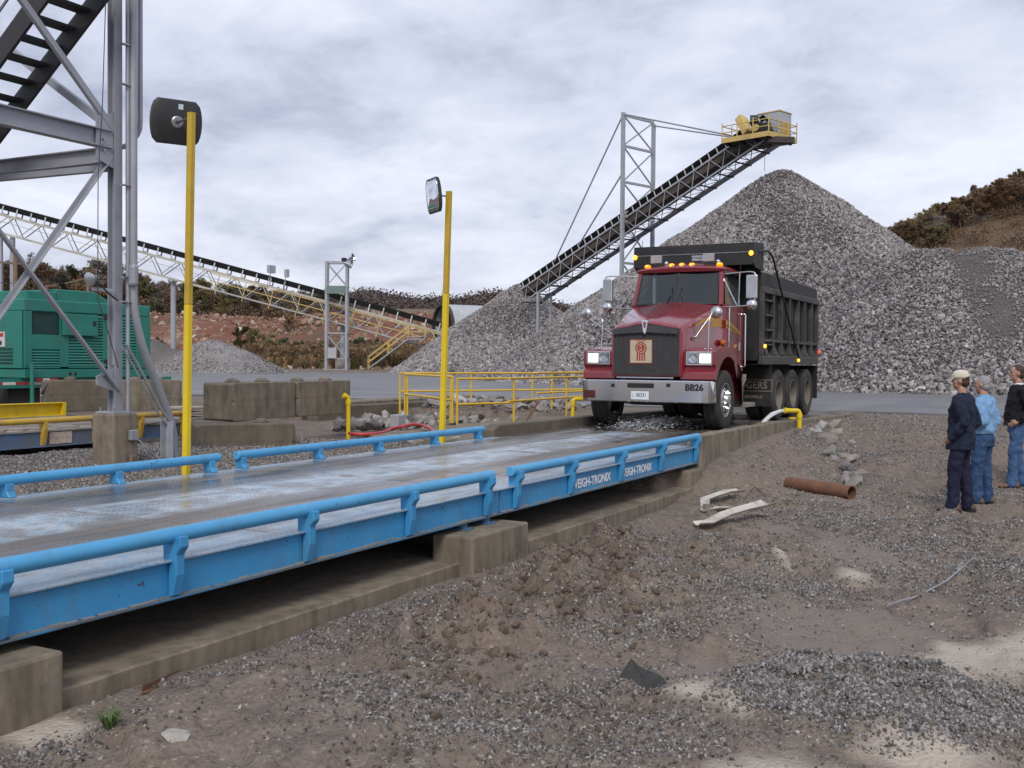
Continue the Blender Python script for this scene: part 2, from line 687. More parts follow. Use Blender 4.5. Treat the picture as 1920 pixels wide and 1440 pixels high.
# ================================================================== surface materials
def ground_material():
    m, nt, b, o = _mat('ground_dirt')
    g = NT(nt)
    co = g.coord()

    def at_(n):
        a = g.n('ShaderNodeAttribute', attribute_name=n)
        return a.outputs['Fac']
    n1 = g.noise(co, 0.7, 6, 0.6, 0.3)
    n2 = g.noise(co, 6.0, 6, 0.7)
    n3 = g.noise(co, 55.0, 4, 0.7)
    peb = g.vor(co, 34.0, out='Color')
    pd = g.vor(co, 34.0)
    dirt = g.mix(g.ramp(n1, [(0.38, 0.0), (0.62, 1.0)]), (0.178, 0.138, 0.108), (0.130, 0.110, 0.096))
    dirt = g.mix(g.ramp(n2, [(0.35, 0.0), (0.7, 1.0)]), dirt, (0.235, 0.190, 0.155))
    # fine grit: single grains a little lighter or darker than the mud between them
    sp = g.n('ShaderNodeSeparateColor')
    g.l(peb, sp.inputs[0])
    grain = g.ramp(sp.outputs[0], [(0.0, 0.75), (0.55, 0.95), (0.9, 1.25), (1.0, 1.9)])
    gm = g.m('MULTIPLY', g.ramp(pd, [(0.25, 1.0), (0.55, 0.0)]), g.m('SUBTRACT', 1.0, at_('sand'), clamp=True))
    dirt = g.mix(gm, dirt, g.mix(1.0, dirt, grain, 'MULTIPLY'))
    wet = g.mix(n2, (0.185, 0.150, 0.122), (0.235, 0.196, 0.163))
    dirt = g.mix(at_('churn'), dirt, g.mix(n2, (0.115, 0.080, 0.056), (0.205, 0.155, 0.115)))
    col = g.mix(at_('wet'), dirt, wet)
    sand = g.mix(n2, (0.38, 0.325, 0.265), (0.49, 0.43, 0.36))
    col = g.mix(at_('sand'), col, sand)
    clay = g.mix(n1, (0.155, 0.055, 0.038), (0.20, 0.095, 0.062))
    clay = g.mix(g.ramp(g.noise(co, 0.35, 6, 0.7), [(0.52, 0.0), (0.68, 1.0)]), clay, (0.30, 0.23, 0.17))
    clay = g.mix(g.ramp(g.noise(co, 0.12, 5, 0.7), [(0.50, 0.0), (0.62, 0.8)]), clay, (0.085, 0.07, 0.04))
    col = g.mix(at_('clay'), col, clay)
    veg = g.mix(n1, (0.13, 0.095, 0.058), (0.19, 0.14, 0.09))
    col = g.mix(at_('veg'), col, veg)
    g.l(col, b.inputs['Base Color'])
    g.l(g.m('SUBTRACT', 0.95, g.m('MULTIPLY', at_('wet'), 0.22)), b.inputs['Roughness'])
    b.inputs['Specular IOR Level'].default_value = 0.3
    h = g.m('ADD', g.m('MULTIPLY', n3, 0.5), g.m('MULTIPLY', pd, -0.8))
    h = g.m('ADD', h, g.m('MULTIPLY', g.noise(co, 16.0, 5, 0.7), 0.9))
    g.l(g.bump(h, 0.8, 0.022), b.inputs['Normal'])


def asphalt_material():
    m, nt, b, o = _mat('asphalt')
    g = NT(nt)
    co = g.coord()
    cs = g.coord('Object', (0.10, 0.9, 1))
    n1 = g.noise(co, 0.25, 5, 0.6, 0.5)
    n2 = g.noise(cs, 0.6, 5, 0.6, 0.6)
    n3 = g.noise(co, 60, 3, 0.6)
    col = g.mix(g.ramp(n1, [(0.35, 0), (0.65, 1)]), (0.105, 0.105, 0.112), (0.16, 0.157, 0.16))
    col = g.mix(g.ramp(n2, [(0.5, 0), (0.72, 0.8)]), col, (0.23, 0.215, 0.20))
    g.l(col, b.inputs['Base Color'])
    g.l(g.ramp(n2, [(0.35, 0.38), (0.6, 0.62)]), b.inputs['Roughness'])
    g.l(g.bump(n3, 0.3, 0.01), b.inputs['Normal'])


def stone_material(name, lo, mid, hi, warm, rough=0.8, inst=True):
    """crushed limestone: each piece its own grey, some tan, a few nearly white"""
    m, nt, b, o = _mat(name)
    g = NT(nt)
    if inst:
        a = g.n('ShaderNodeAttribute', attribute_name='tint', attribute_type='INSTANCER')
        f = a.outputs['Fac']
    else:
        f = g.n('ShaderNodeObjectInfo').outputs['Random']
    co = g.coord()
    n = g.noise(co, 3.0, 5, 0.7)
    base = g.ramp(f, [(0.0, lo), (0.45, mid), (0.90, hi), (1.0, (0.60, 0.58, 0.56))])
    w = g.m('FRACT', g.m('MULTIPLY', f, 37.0))
    base = g.mix(g.ramp(w, [(0.62, 0.0), (0.95, 0.75)]), base, warm)
    base = g.mix(g.ramp(n, [(0.35, 0.0), (0.75, 0.55)]), base, lo)
    g.l(base, b.inputs['Base Color'])
    b.inputs['Roughness'].default_value = rough
    b.inputs['Specular IOR Level'].default_value = 0.35
    g.l(g.bump(g.noise(co, 9.0, 4, 0.7), 0.5, 0.05), b.inputs['Normal'])


ground_material()
asphalt_material()
stone_material('gravel_stone', (0.060, 0.056, 0.055), (0.205, 0.194, 0.190), (0.54, 0.525, 0.51), (0.27, 0.215, 0.175))
stone_material('pile_stone', (0.090, 0.084, 0.087), (0.245, 0.230, 0.232), (0.47, 0.452, 0.45), (0.30, 0.245, 0.215))
stone_material('riprap_stone', (0.13, 0.125, 0.125), (0.27, 0.258, 0.252), (0.42, 0.40, 0.38), (0.27, 0.22, 0.17), inst=False)
stone_material('rubble_stone', (0.20, 0.10, 0.06), (0.30, 0.20, 0.13), (0.46, 0.38, 0.30), (0.26, 0.11, 0.06))
pmat('pile_core', (0.075, 0.068, 0.067), (0.11, 0.098, 0.092), 0.9, 0.95, bump=0.6, bscale=6)  # shade in the gaps between stones is put into this dark colour
pmat('fine_stone', (0.20, 0.19, 0.188), (0.26, 0.245, 0.238), 0.8, 0.95, bump=0.5, bscale=9)
pmat('fine_stone_dark', (0.105, 0.095, 0.09), (0.14, 0.125, 0.115), 0.6, 0.95, bump=0.4, bscale=9)
pmat('concrete', (0.205, 0.168, 0.122), (0.265, 0.222, 0.166), 2.2, 0.85, bump=0.35, bscale=28, dirt=(0.085, 0.070, 0.052), dirt_amt=0.62, dscale=2.4, streak=4.0)
pmat('concrete_dark', (0.115, 0.095, 0.070), (0.165, 0.138, 0.105), 2.0, 0.85, bump=0.35, bscale=28, dirt=(0.075, 0.062, 0.048), dirt_amt=0.5, dscale=2.5, streak=3.0)
pmat('concrete_pale', (0.40, 0.37, 0.33), (0.32, 0.29, 0.25), 3.0, 0.85, bump=0.3, bscale=30, dirt=(0.16, 0.13, 0.10), dirt_amt=0.35, dscale=3)

# ================================================================== ground, one sheet to the horizon
MOUND = at(1650, 1330, 5.75)
HUMPS = [  # bearing px, py, distance, half-width sideways, half-depth, height
    (1660, 1330, 5.75, 0.80, 0.50, 0.15), (1400, 1030, 10.2, 0.40, 0.75, 0.17), (1215, 1090, 8.6, 0.32, 0.28, 0.10),
    (1090, 1085, 8.5, 0.60, 0.35, 0.06), (1170, 1300, 6.2, 0.16, 0.22, 0.06), (1405, 1240, 6.7, 0.14, 0.16, 0.045),
    (1330, 1220, 6.9, 0.25, 0.16, 0.03), (640, 1330, 5.5, 0.9, 0.35, 0.05), (980, 1190, 7.0, 0.5, 0.25, 0.05),
    (890, 1285, 6.05, 0.25, 0.14, -0.06), (700, 1210, 6.6, 0.35, 0.16, -0.05), (1230, 1150, 7.8, 0.5, 0.14, -0.05),
    (1150, 1430, 5.0, 0.5, 0.2, 0.05), (820, 1420, 5.1, 0.35, 0.2, 0.05), (1010, 1290, 6.2, 0.28, 0.16, 0.05)]
SANDS = [(1020, 1378, 2200, 1570), (1690, 1160, 2180, 1285), (1235, 1278, 1400, 1345), (1440, 1042, 1495, 1075), (1550, 1055, 1650, 1088),
         (-80, 1370, 210, 1425), (1340, 1300, 1440, 1360)]
WETS = [(1330, 1110, 1850, 1290), (1200, 1225, 1480, 1300), (1480, 1000, 1740, 1080), (1480, 905, 1640, 965), (1380, 965, 1500, 1010)]
DENSE = [(1325, 812, 1600, 905), (1560, 960, 2060, 1175), (1330, 930, 1700, 1000), (960, 1120, 1330, 1210), (560, 1290, 1350, 1430), (1010, 1330, 1500, 1400)]
SCANT = [(1340, 1225, 1990, 1440), (60, 1310, 330, 1420), (560, 1080, 1180, 1130)]


def to_cam(x, y):
    return x * RTH.x + y * RTH.y, x * FWH.x + y * FWH.y      # sideways, forward


def blob(x, y, boxes, z=-0.68, soft=0.35, seed=3, wob=0.5):
    X, Z = to_cam(x, y)
    n = fbm(x, y, 1.6, 4, seed) * 2
    out = np.zeros_like(x)
    for u0, v0, u1, v1 in boxes:
        a, b_ = oz((u0 + u1) / 2, v1, z), oz((u0 + u1) / 2, v0, z)
        za, zb = to_cam(a.x, a.y)[1], to_cam(b_.x, b_.y)[1]
        c = (za + zb) / 2
        hx, hz = (u1 - u0) / 2 * c / FPX, (zb - za) / 2
        cx = ((u0 + u1) / 2 - 960) * c / FPX
        r = np.sqrt(((X - cx) / hx) ** 2 + ((Z - c) / hz) ** 2)
        out = np.maximum(out, np.clip((1.0 + wob * n - r) / soft, 0, 1))
    return out


def ground_height(x, y, fine=True):
    X, Z = to_cam(x, y)
    t = X / np.maximum(Z, 1.0)
    # yard before the scale, sinking away from it, rising to the road
    right = -0.60 - 0.030 * np.clip(4.5 - y, 0, 7)
    right = right + (-0.045 - right) * sst(15, 26.6, x)
    bank = np.interp(x, [13.4, 14.3, 15.1, 16.6, 18.0, 19.9, 23.0, 26.0], [-.62, -.42, -.22, -.12, -.05, -.01, -.03, -.09]) - 0.40 * np.clip(4.55 - y, 0, 9) ** 1.3
    right = np.maximum(right, bank)
    # strip between the two scales, pit of stones, then up to the road
    left = -0.22 - 0.16 * sst(14.5, 16, x) * (1 - sst(22, 24.5, x)) * sst(8.0, 9.5, y) * (1 - sst(14.0, 15.0, y))
    left = left - 0.22 * sst(13.4, 14.2, y) * (1 - sst(17.5, 18.2, y)) * (1 - sst(15.0, 16.0, x))
    left = left + (-0.05 - left) * sst(22.5, 25, x)
    left = np.where(x < 22.5, left, -0.05)
    k = sst(4.9, 7.6, y)
    h = right * (1 - k) + left * k
    under = sst(4.4, 4.7, y) * (1 - sst(7.7, 8.0, y)) * (1 - sst(13.0, 13.3, x))
    h = h * (1 - under) + (-0.72) * under
    und2 = sst(4.75, 4.9, y) * (1 - sst(7.9, 8.1, y)) * sst(13.0, 13.3, x) * (1 - sst(26.5, 27, x))
    h = h * (1 - und2) + (-0.3) * und2
    # quarry ground far behind: brush slope, clay bench, wooded rise
    far = 0.2 * sst(90, 104, Z) + 1.4 * sst(108, 124, Z) + 5.6 * sst(128, 150, Z) + 3.0 * sst(155, 200, Z) + 10 * sst(200, 420, Z)
    far = far * (1 - sst(-0.02, 0.10, t)) + (far * 0.35) * sst(-0.02, 0.10, t)
    far = far + (fbm(x, y, 0.05, 4, 5) * 2.2) * sst(110, 130, Z) * (1 - sst(-0.02, 0.10, t) * 0.6)
    h = h + np.where(Z > 80, far, 0)
    if fine:
        near = (1 - sst(14, 30, np.hypot(x, y))) * (1 - und2)
        calm = 1 - 0.75 * np.maximum(blob(x, y, SANDS), 0.8 * blob(x, y, WETS, seed=4))
        edge = np.clip(np.abs(y - 4.45) / 0.5, 0.25, 1)
        rough = fbm(x, y, 0.9, 4, 21) * 0.16 + fbm(x, y, 3.6, 4, 22) * 0.10 + np.abs(fbm(x, y, 1.9, 3, 24)) * -0.13 + fbm(x, y, 14, 3, 23) * 0.045
        # washed-out ledges: small scarps where the crust has broken away
        led = fbm(x, y, 0.75, 4, 27)
        rough = rough + 0.055 * (sst(-.03, .0, led) + sst(.10, .125, led) - 1) + 0.03 * sst(-.02, .02, fbm(x, y, 2.2, 3, 28))
        h = h + rough * near * calm * edge * np.where(y > 8, 0.35, 1.0)
        # dug-over clods along the foot of the foundation
        band = np.exp(-((y - 3.55 + .12 * np.sin(x * 2)) / .42) ** 2) * sst(4.6, 6.2, x) * (1 - sst(9.3, 11, x)) * near
        h = h + band * (0.02 + 0.62 * np.abs(fbm(x, y, 3.2, 3, 33)) + 0.22 * fbm(x, y, 9, 4, 34) + 0.10 * sst(.0, .025, fbm(x, y, 1.7, 3, 35)))
        for u, v, zz, hx, hz, hh in HUMPS:
            c = (u - 960) * zz / FPX
            r2 = ((X - c) / hx) ** 2 + ((Z - zz) / hz) ** 2
            w = fbm(x, y, 2.5, 3, 31) * 1.1
            h = h + hh * np.exp(-np.clip(r2 + w * r2, 0, 30) ** 1.5 * 0.9)
    return h


def make_ground():
    a0 = ALPHA
    dense = np.arange(-34, 34.01, 0.15)
    coarse = np.arange(37, 324, 3.0)
    ang = np.radians(np.concatenate([dense, coarse])) + a0
    rad = np.concatenate([np.linspace(0.5, 3.6, 8), np.geomspace(3.8, 32, 260), np.geomspace(33, 1640, 100)])
    A, R = np.meshgrid(ang, rad)
    x, y = (R * np.cos(A)).ravel(), (R * np.sin(A)).ravel()
    z = ground_height(x, y)
    na, nr = len(ang), len(rad)
    co = np.column_stack([x, y, z])
    co = np.vstack([co, [[0, 0, float(z[0])]]])
    i, j = np.meshgrid(np.arange(nr - 1), np.arange(na), indexing='ij')
    j2 = (j + 1) % na
    quads = np.stack([i * na + j, (i + 1) * na + j, (i + 1) * na + j2, i * na + j2], -1).reshape(-1, 4)
    c = len(co) - 1
    tris = np.stack([np.full(na, c), np.arange(na), (np.arange(na) + 1) % na], -1)
    me = bpy.data.meshes.new('ground')
    me.vertices.add(len(co))
    me.vertices.foreach_set('co', co.astype(np.float32).ravel())
    nl = quads.size + tris.size
    me.loops.add(nl)
    me.loops.foreach_set('vertex_index', np.concatenate([quads.ravel(), tris.ravel()]).astype(np.int32))
    me.polygons.add(len(quads) + len(tris))
    st = np.concatenate([np.arange(len(quads)) * 4, quads.size + np.arange(len(tris)) * 3])
    me.polygons.foreach_set('loop_start', st.astype(np.int32))
    me.update(calc_edges=True)
    me.validate()
    me.polygons.foreach_set('use_smooth', [True] * len(me.polygons))
    X, Z = to_cam(x, y)
    t = X / np.maximum(Z, 1)
    n = fbm(x, y, 0.06, 4, 8)
    sand = blob(x, y, SANDS, soft=0.5, wob=1.0)
    wet = blob(x, y, WETS, seed=4, soft=0.6) * 0.9
    left = 1 - sst(-0.02, 0.06, t)
    clay = sst(122, 130, Z + n * 20) * (1 - sst(150, 158, Z + n * 16)) * left * 0.95
    veg = np.maximum(sst(150, 160, Z + n * 14), 0.85 * sst(108, 116, Z) * (1 - sst(122, 130, Z + n * 20)))
    veg = np.maximum(veg, sst(140, 200, Z) * (1 - left))
    churn = np.exp(-((y - 3.55 + .12 * np.sin(x * 2)) / .5) ** 2) * sst(4.6, 6.2, x) * (1 - sst(9.3, 11, x)) * np.clip(.6 + 3 * fbm(x, y, 2.1, 3, 36), 0, 1)
    for nm, arr in (('churn', churn), ('sand', sand), ('wet', wet), ('clay', clay), ('veg', veg)):
        me.attributes.new(nm, 'FLOAT', 'POINT').data.foreach_set('value', np.append(arr, 0).astype(np.float32))
    tag(link('ground', me, 'ground_dirt'), kind='structure')


make_ground()

# asphalt yard road, one wide sheet between the scales and the stockpiles
ROAD = [(27.2, -60), (27.0, 2.0), (26.6, 8.2), (26.2, 20.5), (25.0, 34), (30, 70), (46, 92), (88, 99), (95.0, 79.0), (98.5, 75.5), (102, 72), (135, 40), (120, -80)]
mb = MB()
_rp = []
for i in range(len(ROAD)):
    a, b2 = Vector(ROAD[i]), Vector(ROAD[(i + 1) % len(ROAD)])
    n = max(1, int((b2 - a).length / 1.2)) if i in (0, 1, 2, 3, 4) else 6
    for k in range(n):
        q = a.lerp(b2, k / n)
        w = (random.random() - 0.5) * (0.5 if i < 5 else 1.5)
        _rp.append((q.x + w, q.y + w * 0.4))
mb.prism(_rp, -0.10, 0.0)
tag(mb.build('road', 'asphalt'), kind='structure')

# ------------------------------------------------------------------ loose gravel lying on the yard
GR = [proto(rock_mesh('pebble', 100 + i, 0.8, 16, 'gravel_stone')) for i in range(6)]


def yard_gravel():
    r = np.random.default_rng(11)
    P, S, T = [], [], []

    def emit(n, z0, z1, t0, t1, s0, s1, keep, zlift=0.25, power=1.0):
        Z = (z0 ** power + r.uniform(0, 1, n) * (z1 ** power - z0 ** power)) ** (1 / power)
        X = r.uniform(t0, t1, n) * Z
        x, y = X * RTH.x + Z * FWH.x, X * RTH.y + Z * FWH.y
        k = keep(x, y)
        ok = r.uniform(0, 1, n) < k
        x, y = x[ok], y[ok]
        s = s0 * (s1 / s0) ** (r.uniform(0, 1, len(x)) ** 1.8)
        z = ground_height(x, y) + s * zlift * 0.6
        P.append(np.column_stack([x, y, z]))
        S.append(s)
        T.append(r.uniform(0, 1, len(x)))

    def front(x, y):
        patch = np.clip(0.30 + 2.6 * fbm(x, y, 0.9, 4, 51) + 1.2 * fbm(x, y, 4.5, 3, 52), 0.03, 1)
        patch = np.maximum(patch, 0.95 * blob(x, y, DENSE, seed=9, soft=0.7, wob=0.9))
        patch = patch * (1 - 0.93 * blob(x, y, SANDS)) * (1 - 0.86 * blob(x, y, WETS, seed=4, soft=0.6)) * (1 - 0.8 * blob(x, y, SCANT, seed=5))
        patch = np.maximum(patch, np.clip(2.2 - 1.6 * (((to_cam(x, y)[0] - (1660 - 960) * 5.75 / FPX) / 0.85) ** 2 + ((to_cam(x, y)[1] - 5.75) / 0.6) ** 2), 0, 1))
        return patch * ((y < 4.40) & (x < 34)) * np.where(y > 4.25, 0.5, 1)
    emit(330000, 4.2, 9.5, -0.50, 0.52, 0.006, 0.034, front, power=2)
    emit(230000, 9.5, 19, 0.02, 0.52, 0.010, 0.042, front, power=2)
    emit(26000, 19, 33, 0.18, 0.52, 0.02, 0.06, lambda x, y: ((y < 4.5) & (x < 27)) * 0.8, power=2)

    def back(x, y):
        return ((y > 8.02) & (y < 14.4) & (x < 16)) * 1.0
    emit(120000, 9, 20, -0.52, -0.04, 0.012, 0.045, back, power=2)
    # the heap in the corner: bigger clean stone
    n = 13000
    a_, q_ = r.uniform(0, 6.283, n), np.sqrt(r.uniform(0, 1, n)) * (1 + .12 * r.normal(0, 1, n))
    X = .74 * q_ * np.cos(a_) + (1660 - 960) * 5.75 / FPX
    Z = .44 * q_ * np.sin(a_) + 5.76
    x, y = X * RTH.x + Z * FWH.x, X * RTH.y + Z * FWH.y
    s = r.uniform(0.014, 0.038, n)
    P.append(np.column_stack([x, y, ground_height(x, y) + s * 0.25]))
    S.append(s)
    T.append(r.uniform(0.12, .93, n))
    o = scatter('gravel', np.vstack(P), np.concatenate(S), GR, tint=np.concatenate(T), seed=12)
    tag(o, 'grey crushed gravel strewn over the muddy yard', 'gravel', kind='stuff')


yard_gravel()

# broken lumps of dug-over soil
pmat('soil_clod', (0.120, 0.088, 0.064), (0.205, 0.158, 0.120), 9, 0.95, bump=0.8, bscale=60)
CL = [proto(rock_mesh('clod', 150 + i, 0.8, 34, 'soil_clod')) for i in range(4)]


def soil_clods():
    r = np.random.default_rng(21)
    P, S = [], []
    for u0, v0, u1, v1, n, s0, s1 in ((940, 1040, 1290, 1150, 1000, .02, .13), (780, 1180, 960, 1310, 380, .015, .10), (960, 1270, 1240, 1340, 260, .015, .06), (700, 1400, 1130, 1470, 260, .015, .05),
                                      (1300, 980, 1500, 1065, 300, .015, .06), (560, 1150, 1000, 1230, 220, .015, .05), (330, 1240, 900, 1330, 160, .012, .04), (1330, 840, 1520, 900, 220, .02, .07)):
        for k in range(n):
            g_ = r.normal(0, .32, 2)
            p = oz((u0 + u1) / 2 + g_[0] * (u1 - u0), (v0 + v1) / 2 + g_[1] * (v1 - v0), -.62)
            if p.y > 4.38:
                continue
            s = s0 * (s1 / s0) ** (r.uniform() ** 2.0)
            P.append((p.x, p.y))
            S.append(s)
    P, S = np.array(P), np.array(S)
    z = ground_height(P[:, 0], P[:, 1]) + S * .12
    tag(scatter('soil_clods', np.column_stack([P, z]), S, CL, seed=22), 'brown lumps of broken soil in front of the scale foundation', 'soil', kind='stuff')


soil_clods()

# ================================================================== stockpiles of crushed stone
PR = [proto(rock_mesh('stone', 200 + i, 1.0, 18, 'pile_stone')) for i in range(6)]


def pile(name, label, cones, slope, n, s0, s1, box, seed, core='pile_core', wob=0.5, stones=PR, dust=None, big=0):
    """cones: (centre, top z).  The heap is their union at the angle of repose, clothed in single stones"""
    cx = sum(c[0].x for c in cones) / len(cones)
    cy = sum(c[0].y for c in cones) / len(cones)

    def H(x, y):
        h = np.full_like(x, -9.0)
        for c, top in cones:
            d = np.hypot(x - c.x, y - c.y)
            d = np.sqrt(d * d + 0.6) - 0.6
            q = top - slope * d
            h = np.maximum(h, q) + 0.25 * np.exp(-((h - q) / 0.8) ** 2)
        return h + fbm(x, y, 0.22, 4, seed) * wob * 2
    g = 90
    xs, ys = np.linspace(cx - box, cx + box, g), np.linspace(cy - box, cy + box, g)
    Xg, Yg = np.meshgrid(xs, ys)
    z = H(Xg.ravel(), Yg.ravel())
    root = thing(name, label, 'stockpile', (cx, cy, 0))
    keepv = z > -0.6
    idx = np.arange(g * g).reshape(g, g)
    q = np.stack([idx[:-1, :-1], idx[:-1, 1:], idx[1:, 1:], idx[1:, :-1]], -1).reshape(-1, 4)
    q = q[keepv[q].any(axis=1)]
    mb = MB()
    use = np.unique(q)
    mp = -np.ones(g * g, int)
    mp[use] = np.arange(len(use))
    mb.v = [(Xg.ravel()[k] - cx, Yg.ravel()[k] - cy, max(z[k] - 0.05, -0.4)) for k in use]
    mb.f = [tuple(mp[k]) for k in q]
    mb.mi = [0] * len(mb.f)
    mb.build('stone_body', core, root, smooth=True)
    r = np.random.default_rng(seed)
    x, y = r.uniform(cx - box, cx + box, n * 3), r.uniform(cy - box, cy + box, n * 3)
    zz = H(x, y)
    e = 0.3
    gx, gy = (H(x + e, y) - zz) / e, (H(x, y + e) - zz) / e
    # stones lie on the flanks one can walk round to, thickest where the heap faces the yard
    facing = -(gx * x + gy * y) / np.hypot(x, y)
    ok = (zz > -0.12) & (facing < 0.45 * 0 + 9)
    towards = (gx * -x + gy * -y) / np.hypot(x, y)
    ok &= (towards < 0.35) | (r.uniform(0, 1, len(x)) < 0.25)
    x, y, zz = x[ok][:n], y[ok][:n], zz[ok][:n]
    s = s0 * (s1 / s0) ** (r.uniform(0, 1, len(x)) ** 1.6)
    sort = np.clip(1.30 - zz / max(zz.max(), 1) * 0.62, 0.6, 1.30) * (1 + .9 * fbm(x, y, .35, 3, seed + 5))
    s = s * sort
    t = np.clip(r.uniform(0, 1, len(x)) + .9 * fbm(x, y, .30, 4, seed + 9), 0, .999)
    if dust is not None:
        dm = np.clip(dust(x, y, zz) * (1 + 3.2 * fbm(x, y, .9, 3, seed + 3)), 0, 1)
        s = s * (1 - 0.5 * dm)
        keep = r.uniform(0, 1, len(x)) > 0.12 * dm
        warm = (r.integers(0, 37, len(x)) * .55 + 1.97) / 37
        t = np.where(r.uniform(0, 1, len(x)) < .8 * dm, (np.floor(t * 17) + .96) / 37, t)
        x, y, zz, s, t = x[keep], y[keep], zz[keep], s[keep], t[keep]
    pts = np.column_stack([x - cx, y - cy, zz + s * 0.12])
    o = scatter('loose_stone', pts, s, stones, parent=root, tint=t, seed=seed + 1)
    if big:
        # the largest single boulders near the toe
        ring = np.where((zz < zz.max() * 0.30))[0]
        d = np.hypot(x[ring], y[ring])
        pick = ring[np.argsort(d)][:big * 12]
        pick = r.choice(pick, min(big, len(pick)), replace=False)
        mesh_ = [rock_mesh('stone', 260 + k, 1.0, 18, 'riprap_stone') for k in range(5)]
        for k in pick:
            st = bpy.data.objects.new('stone', mesh_[int(r.integers(0, 5))])
            COL.objects.link(st)
            st.parent = root
            st.location = (x[k] - cx, y[k] - cy, zz[k] + 0.06)
            st.rotation_euler = tuple(r.uniform(0, 6.28, 3))
            q = r.uniform(0.24, 0.42)
            st.scale = (q, q * r.uniform(0.7, 1.1), q * r.uniform(0.7, 1.1))
    return root


def mid(a, b_, t):
    return a * (1 - t) + b_ * t


pkA = at(1465, 313, 65)
pile('stone_pile', 'tall conical grey stone pile under the head of the inclined conveyor',
     [(pkA, pkA.z), (at(1600, 470, 58), 6.6)], 0.745, 80000, 0.135, 0.31, 19.5, 41, big=110)
pkB = at(972, 529, 92)
pile('stone_pile', 'low grey stone pile at the tail of both conveyors behind yellow railing',
     [(pkB, pkB.z), (at(1040, 600, 90), 4.6), (at(900, 610, 92), 3.9)], 0.78, 32000, 0.15, 0.36, 13.5, 42, big=60)
pkC = at(1190, 508, 76)
pile('stone_pile', 'grey stone pile showing between the low pile and the red truck cab',
     [(pkC, pkC.z), (at(1110, 556, 76), 5.4), (at(1290, 540, 70), 5.9)], 0.76, 34000, 0.13, 0.30, 13, 43, big=30)
pkD = at(1835, 466, 50)
pile('stone_pile', 'long flat-topped stone pile with tan dusty streak behind the three men',
     [(at(1715, 470, 50.5), at(1715, 470, 50.5).z), (pkD, pkD.z), (at(1950, 480, 48), at(1950, 480, 48).z), (at(2060, 500, 46), 5.2),
      (at(1770, 472, 50), at(1770, 472, 50).z), (at(1890, 474, 49), at(1890, 474, 49).z)],
     0.74, 60000, 0.09, 0.235, 16, 44, big=90,
     dust=lambda x, y, z: np.clip(1.5 - np.abs((to_cam(x, y)[0] / to_cam(x, y)[1]) - (0.44 + 0.008 * (4.5 - z))) / 0.016, 0, 1) * sst(1.2, 2.4, z))
FN = [proto(rock_mesh('chip', 300 + i, 0.9, 14, 'pile_stone')) for i in range(3)]
pkE = at(402, 634, 88)
pile('gravel_heap', 'small pale grey fines heap beyond the road beside the tall mirror post',
     [(pkE, pkE.z), (at(450, 655, 87), 1.9), (at(375, 645, 89), 2.3)], 0.62, 5000, 0.06, 0.16, 7.5, 45, core='fine_stone', wob=0.35, stones=FN)
pkF = at(270, 627, 100)
pile('gravel_heap', 'smooth dark brown fines heap behind the green generator',
     [(pkF, pkF.z), (at(335, 652, 98), 2.0)], 0.58, 1200, 0.05, 0.12, 8.5, 46, core='fine_stone_dark', wob=0.15, stones=FN)

# ================================================================== truck scales
pmat('scale_blue', (0.036, 0.235, 0.475), (0.050, 0.28, 0.53), 2.0, 0.45, bump=0.10, bscale=30, dirt=(0.11, 0.13, 0.14), dirt_amt=0.32, dscale=3, streak=3, chip=(0.055, 0.045, 0.04), chip_amt=.35)
pmat('rail_blue', (0.075, 0.34, 0.60), (0.065, 0.30, 0.55), 3.0, 0.42, bump=0.06, bscale=30, dirt=(0.10, 0.16, 0.20), dirt_amt=0.25, dscale=5, chip=(0.035, 0.035, 0.04), chip_amt=.3)
pmat('flange_grime', (0.035, 0.16, 0.30), (0.05, 0.20, 0.36), 2.0, 0.6, dirt=(0.09, 0.08, 0.065), dirt_amt=0.7, dscale=3)
pmat('splice_blue', (0.16, 0.36, 0.52), (0.08, 0.30, 0.54), 8.0, 0.5, dirt=(0.25, 0.25, 0.24), dirt_amt=0.4, dscale=9)
pmat('old_blue', (0.055, 0.16, 0.34), (0.10, 0.17, 0.26), 3.0, 0.6, dirt=(0.13, 0.11, 0.09), dirt_amt=0.65, dscale=2.2)
pmat('letter_white', (0.80, 0.80, 0.80), (0.70, 0.72, 0.74), 20.0, 0.5)
pmat('yellow_dull', (0.50, 0.33, 0.022), (0.44, 0.29, 0.022), 2.0, 0.5, dirt=(0.20, 0.12, 0.03), dirt_amt=0.2, dscale=4, chip=(0.10, 0.055, 0.03), chip_amt=.3)
pmat('yellow_paint', (0.74, 0.53, 0.010), (0.66, 0.47, 0.012), 2.0, 0.45, bump=0.05, bscale=40, dirt=(0.30, 0.20, 0.05), dirt_amt=0.25, dscale=3, streak=2, chip=(0.10, 0.055, 0.03), chip_amt=.25)
pmat('yellow_rail', (0.74, 0.47, 0.03), (0.64, 0.40, 0.03), 3.0, 0.45, dirt=(0.20, 0.14, 0.06), dirt_amt=0.2, dscale=4)
pmat('yellow_dirty', (0.62, 0.38, 0.03), (0.50, 0.32, 0.06), 2.0, 0.6, dirt=(0.27, 0.20, 0.12), dirt_amt=0.55, dscale=2.5)
pmat('mud_crust', (0.20, 0.175, 0.15), (0.29, 0.26, 0.23), 3.0, 0.95, bump=0.6, bscale=18)


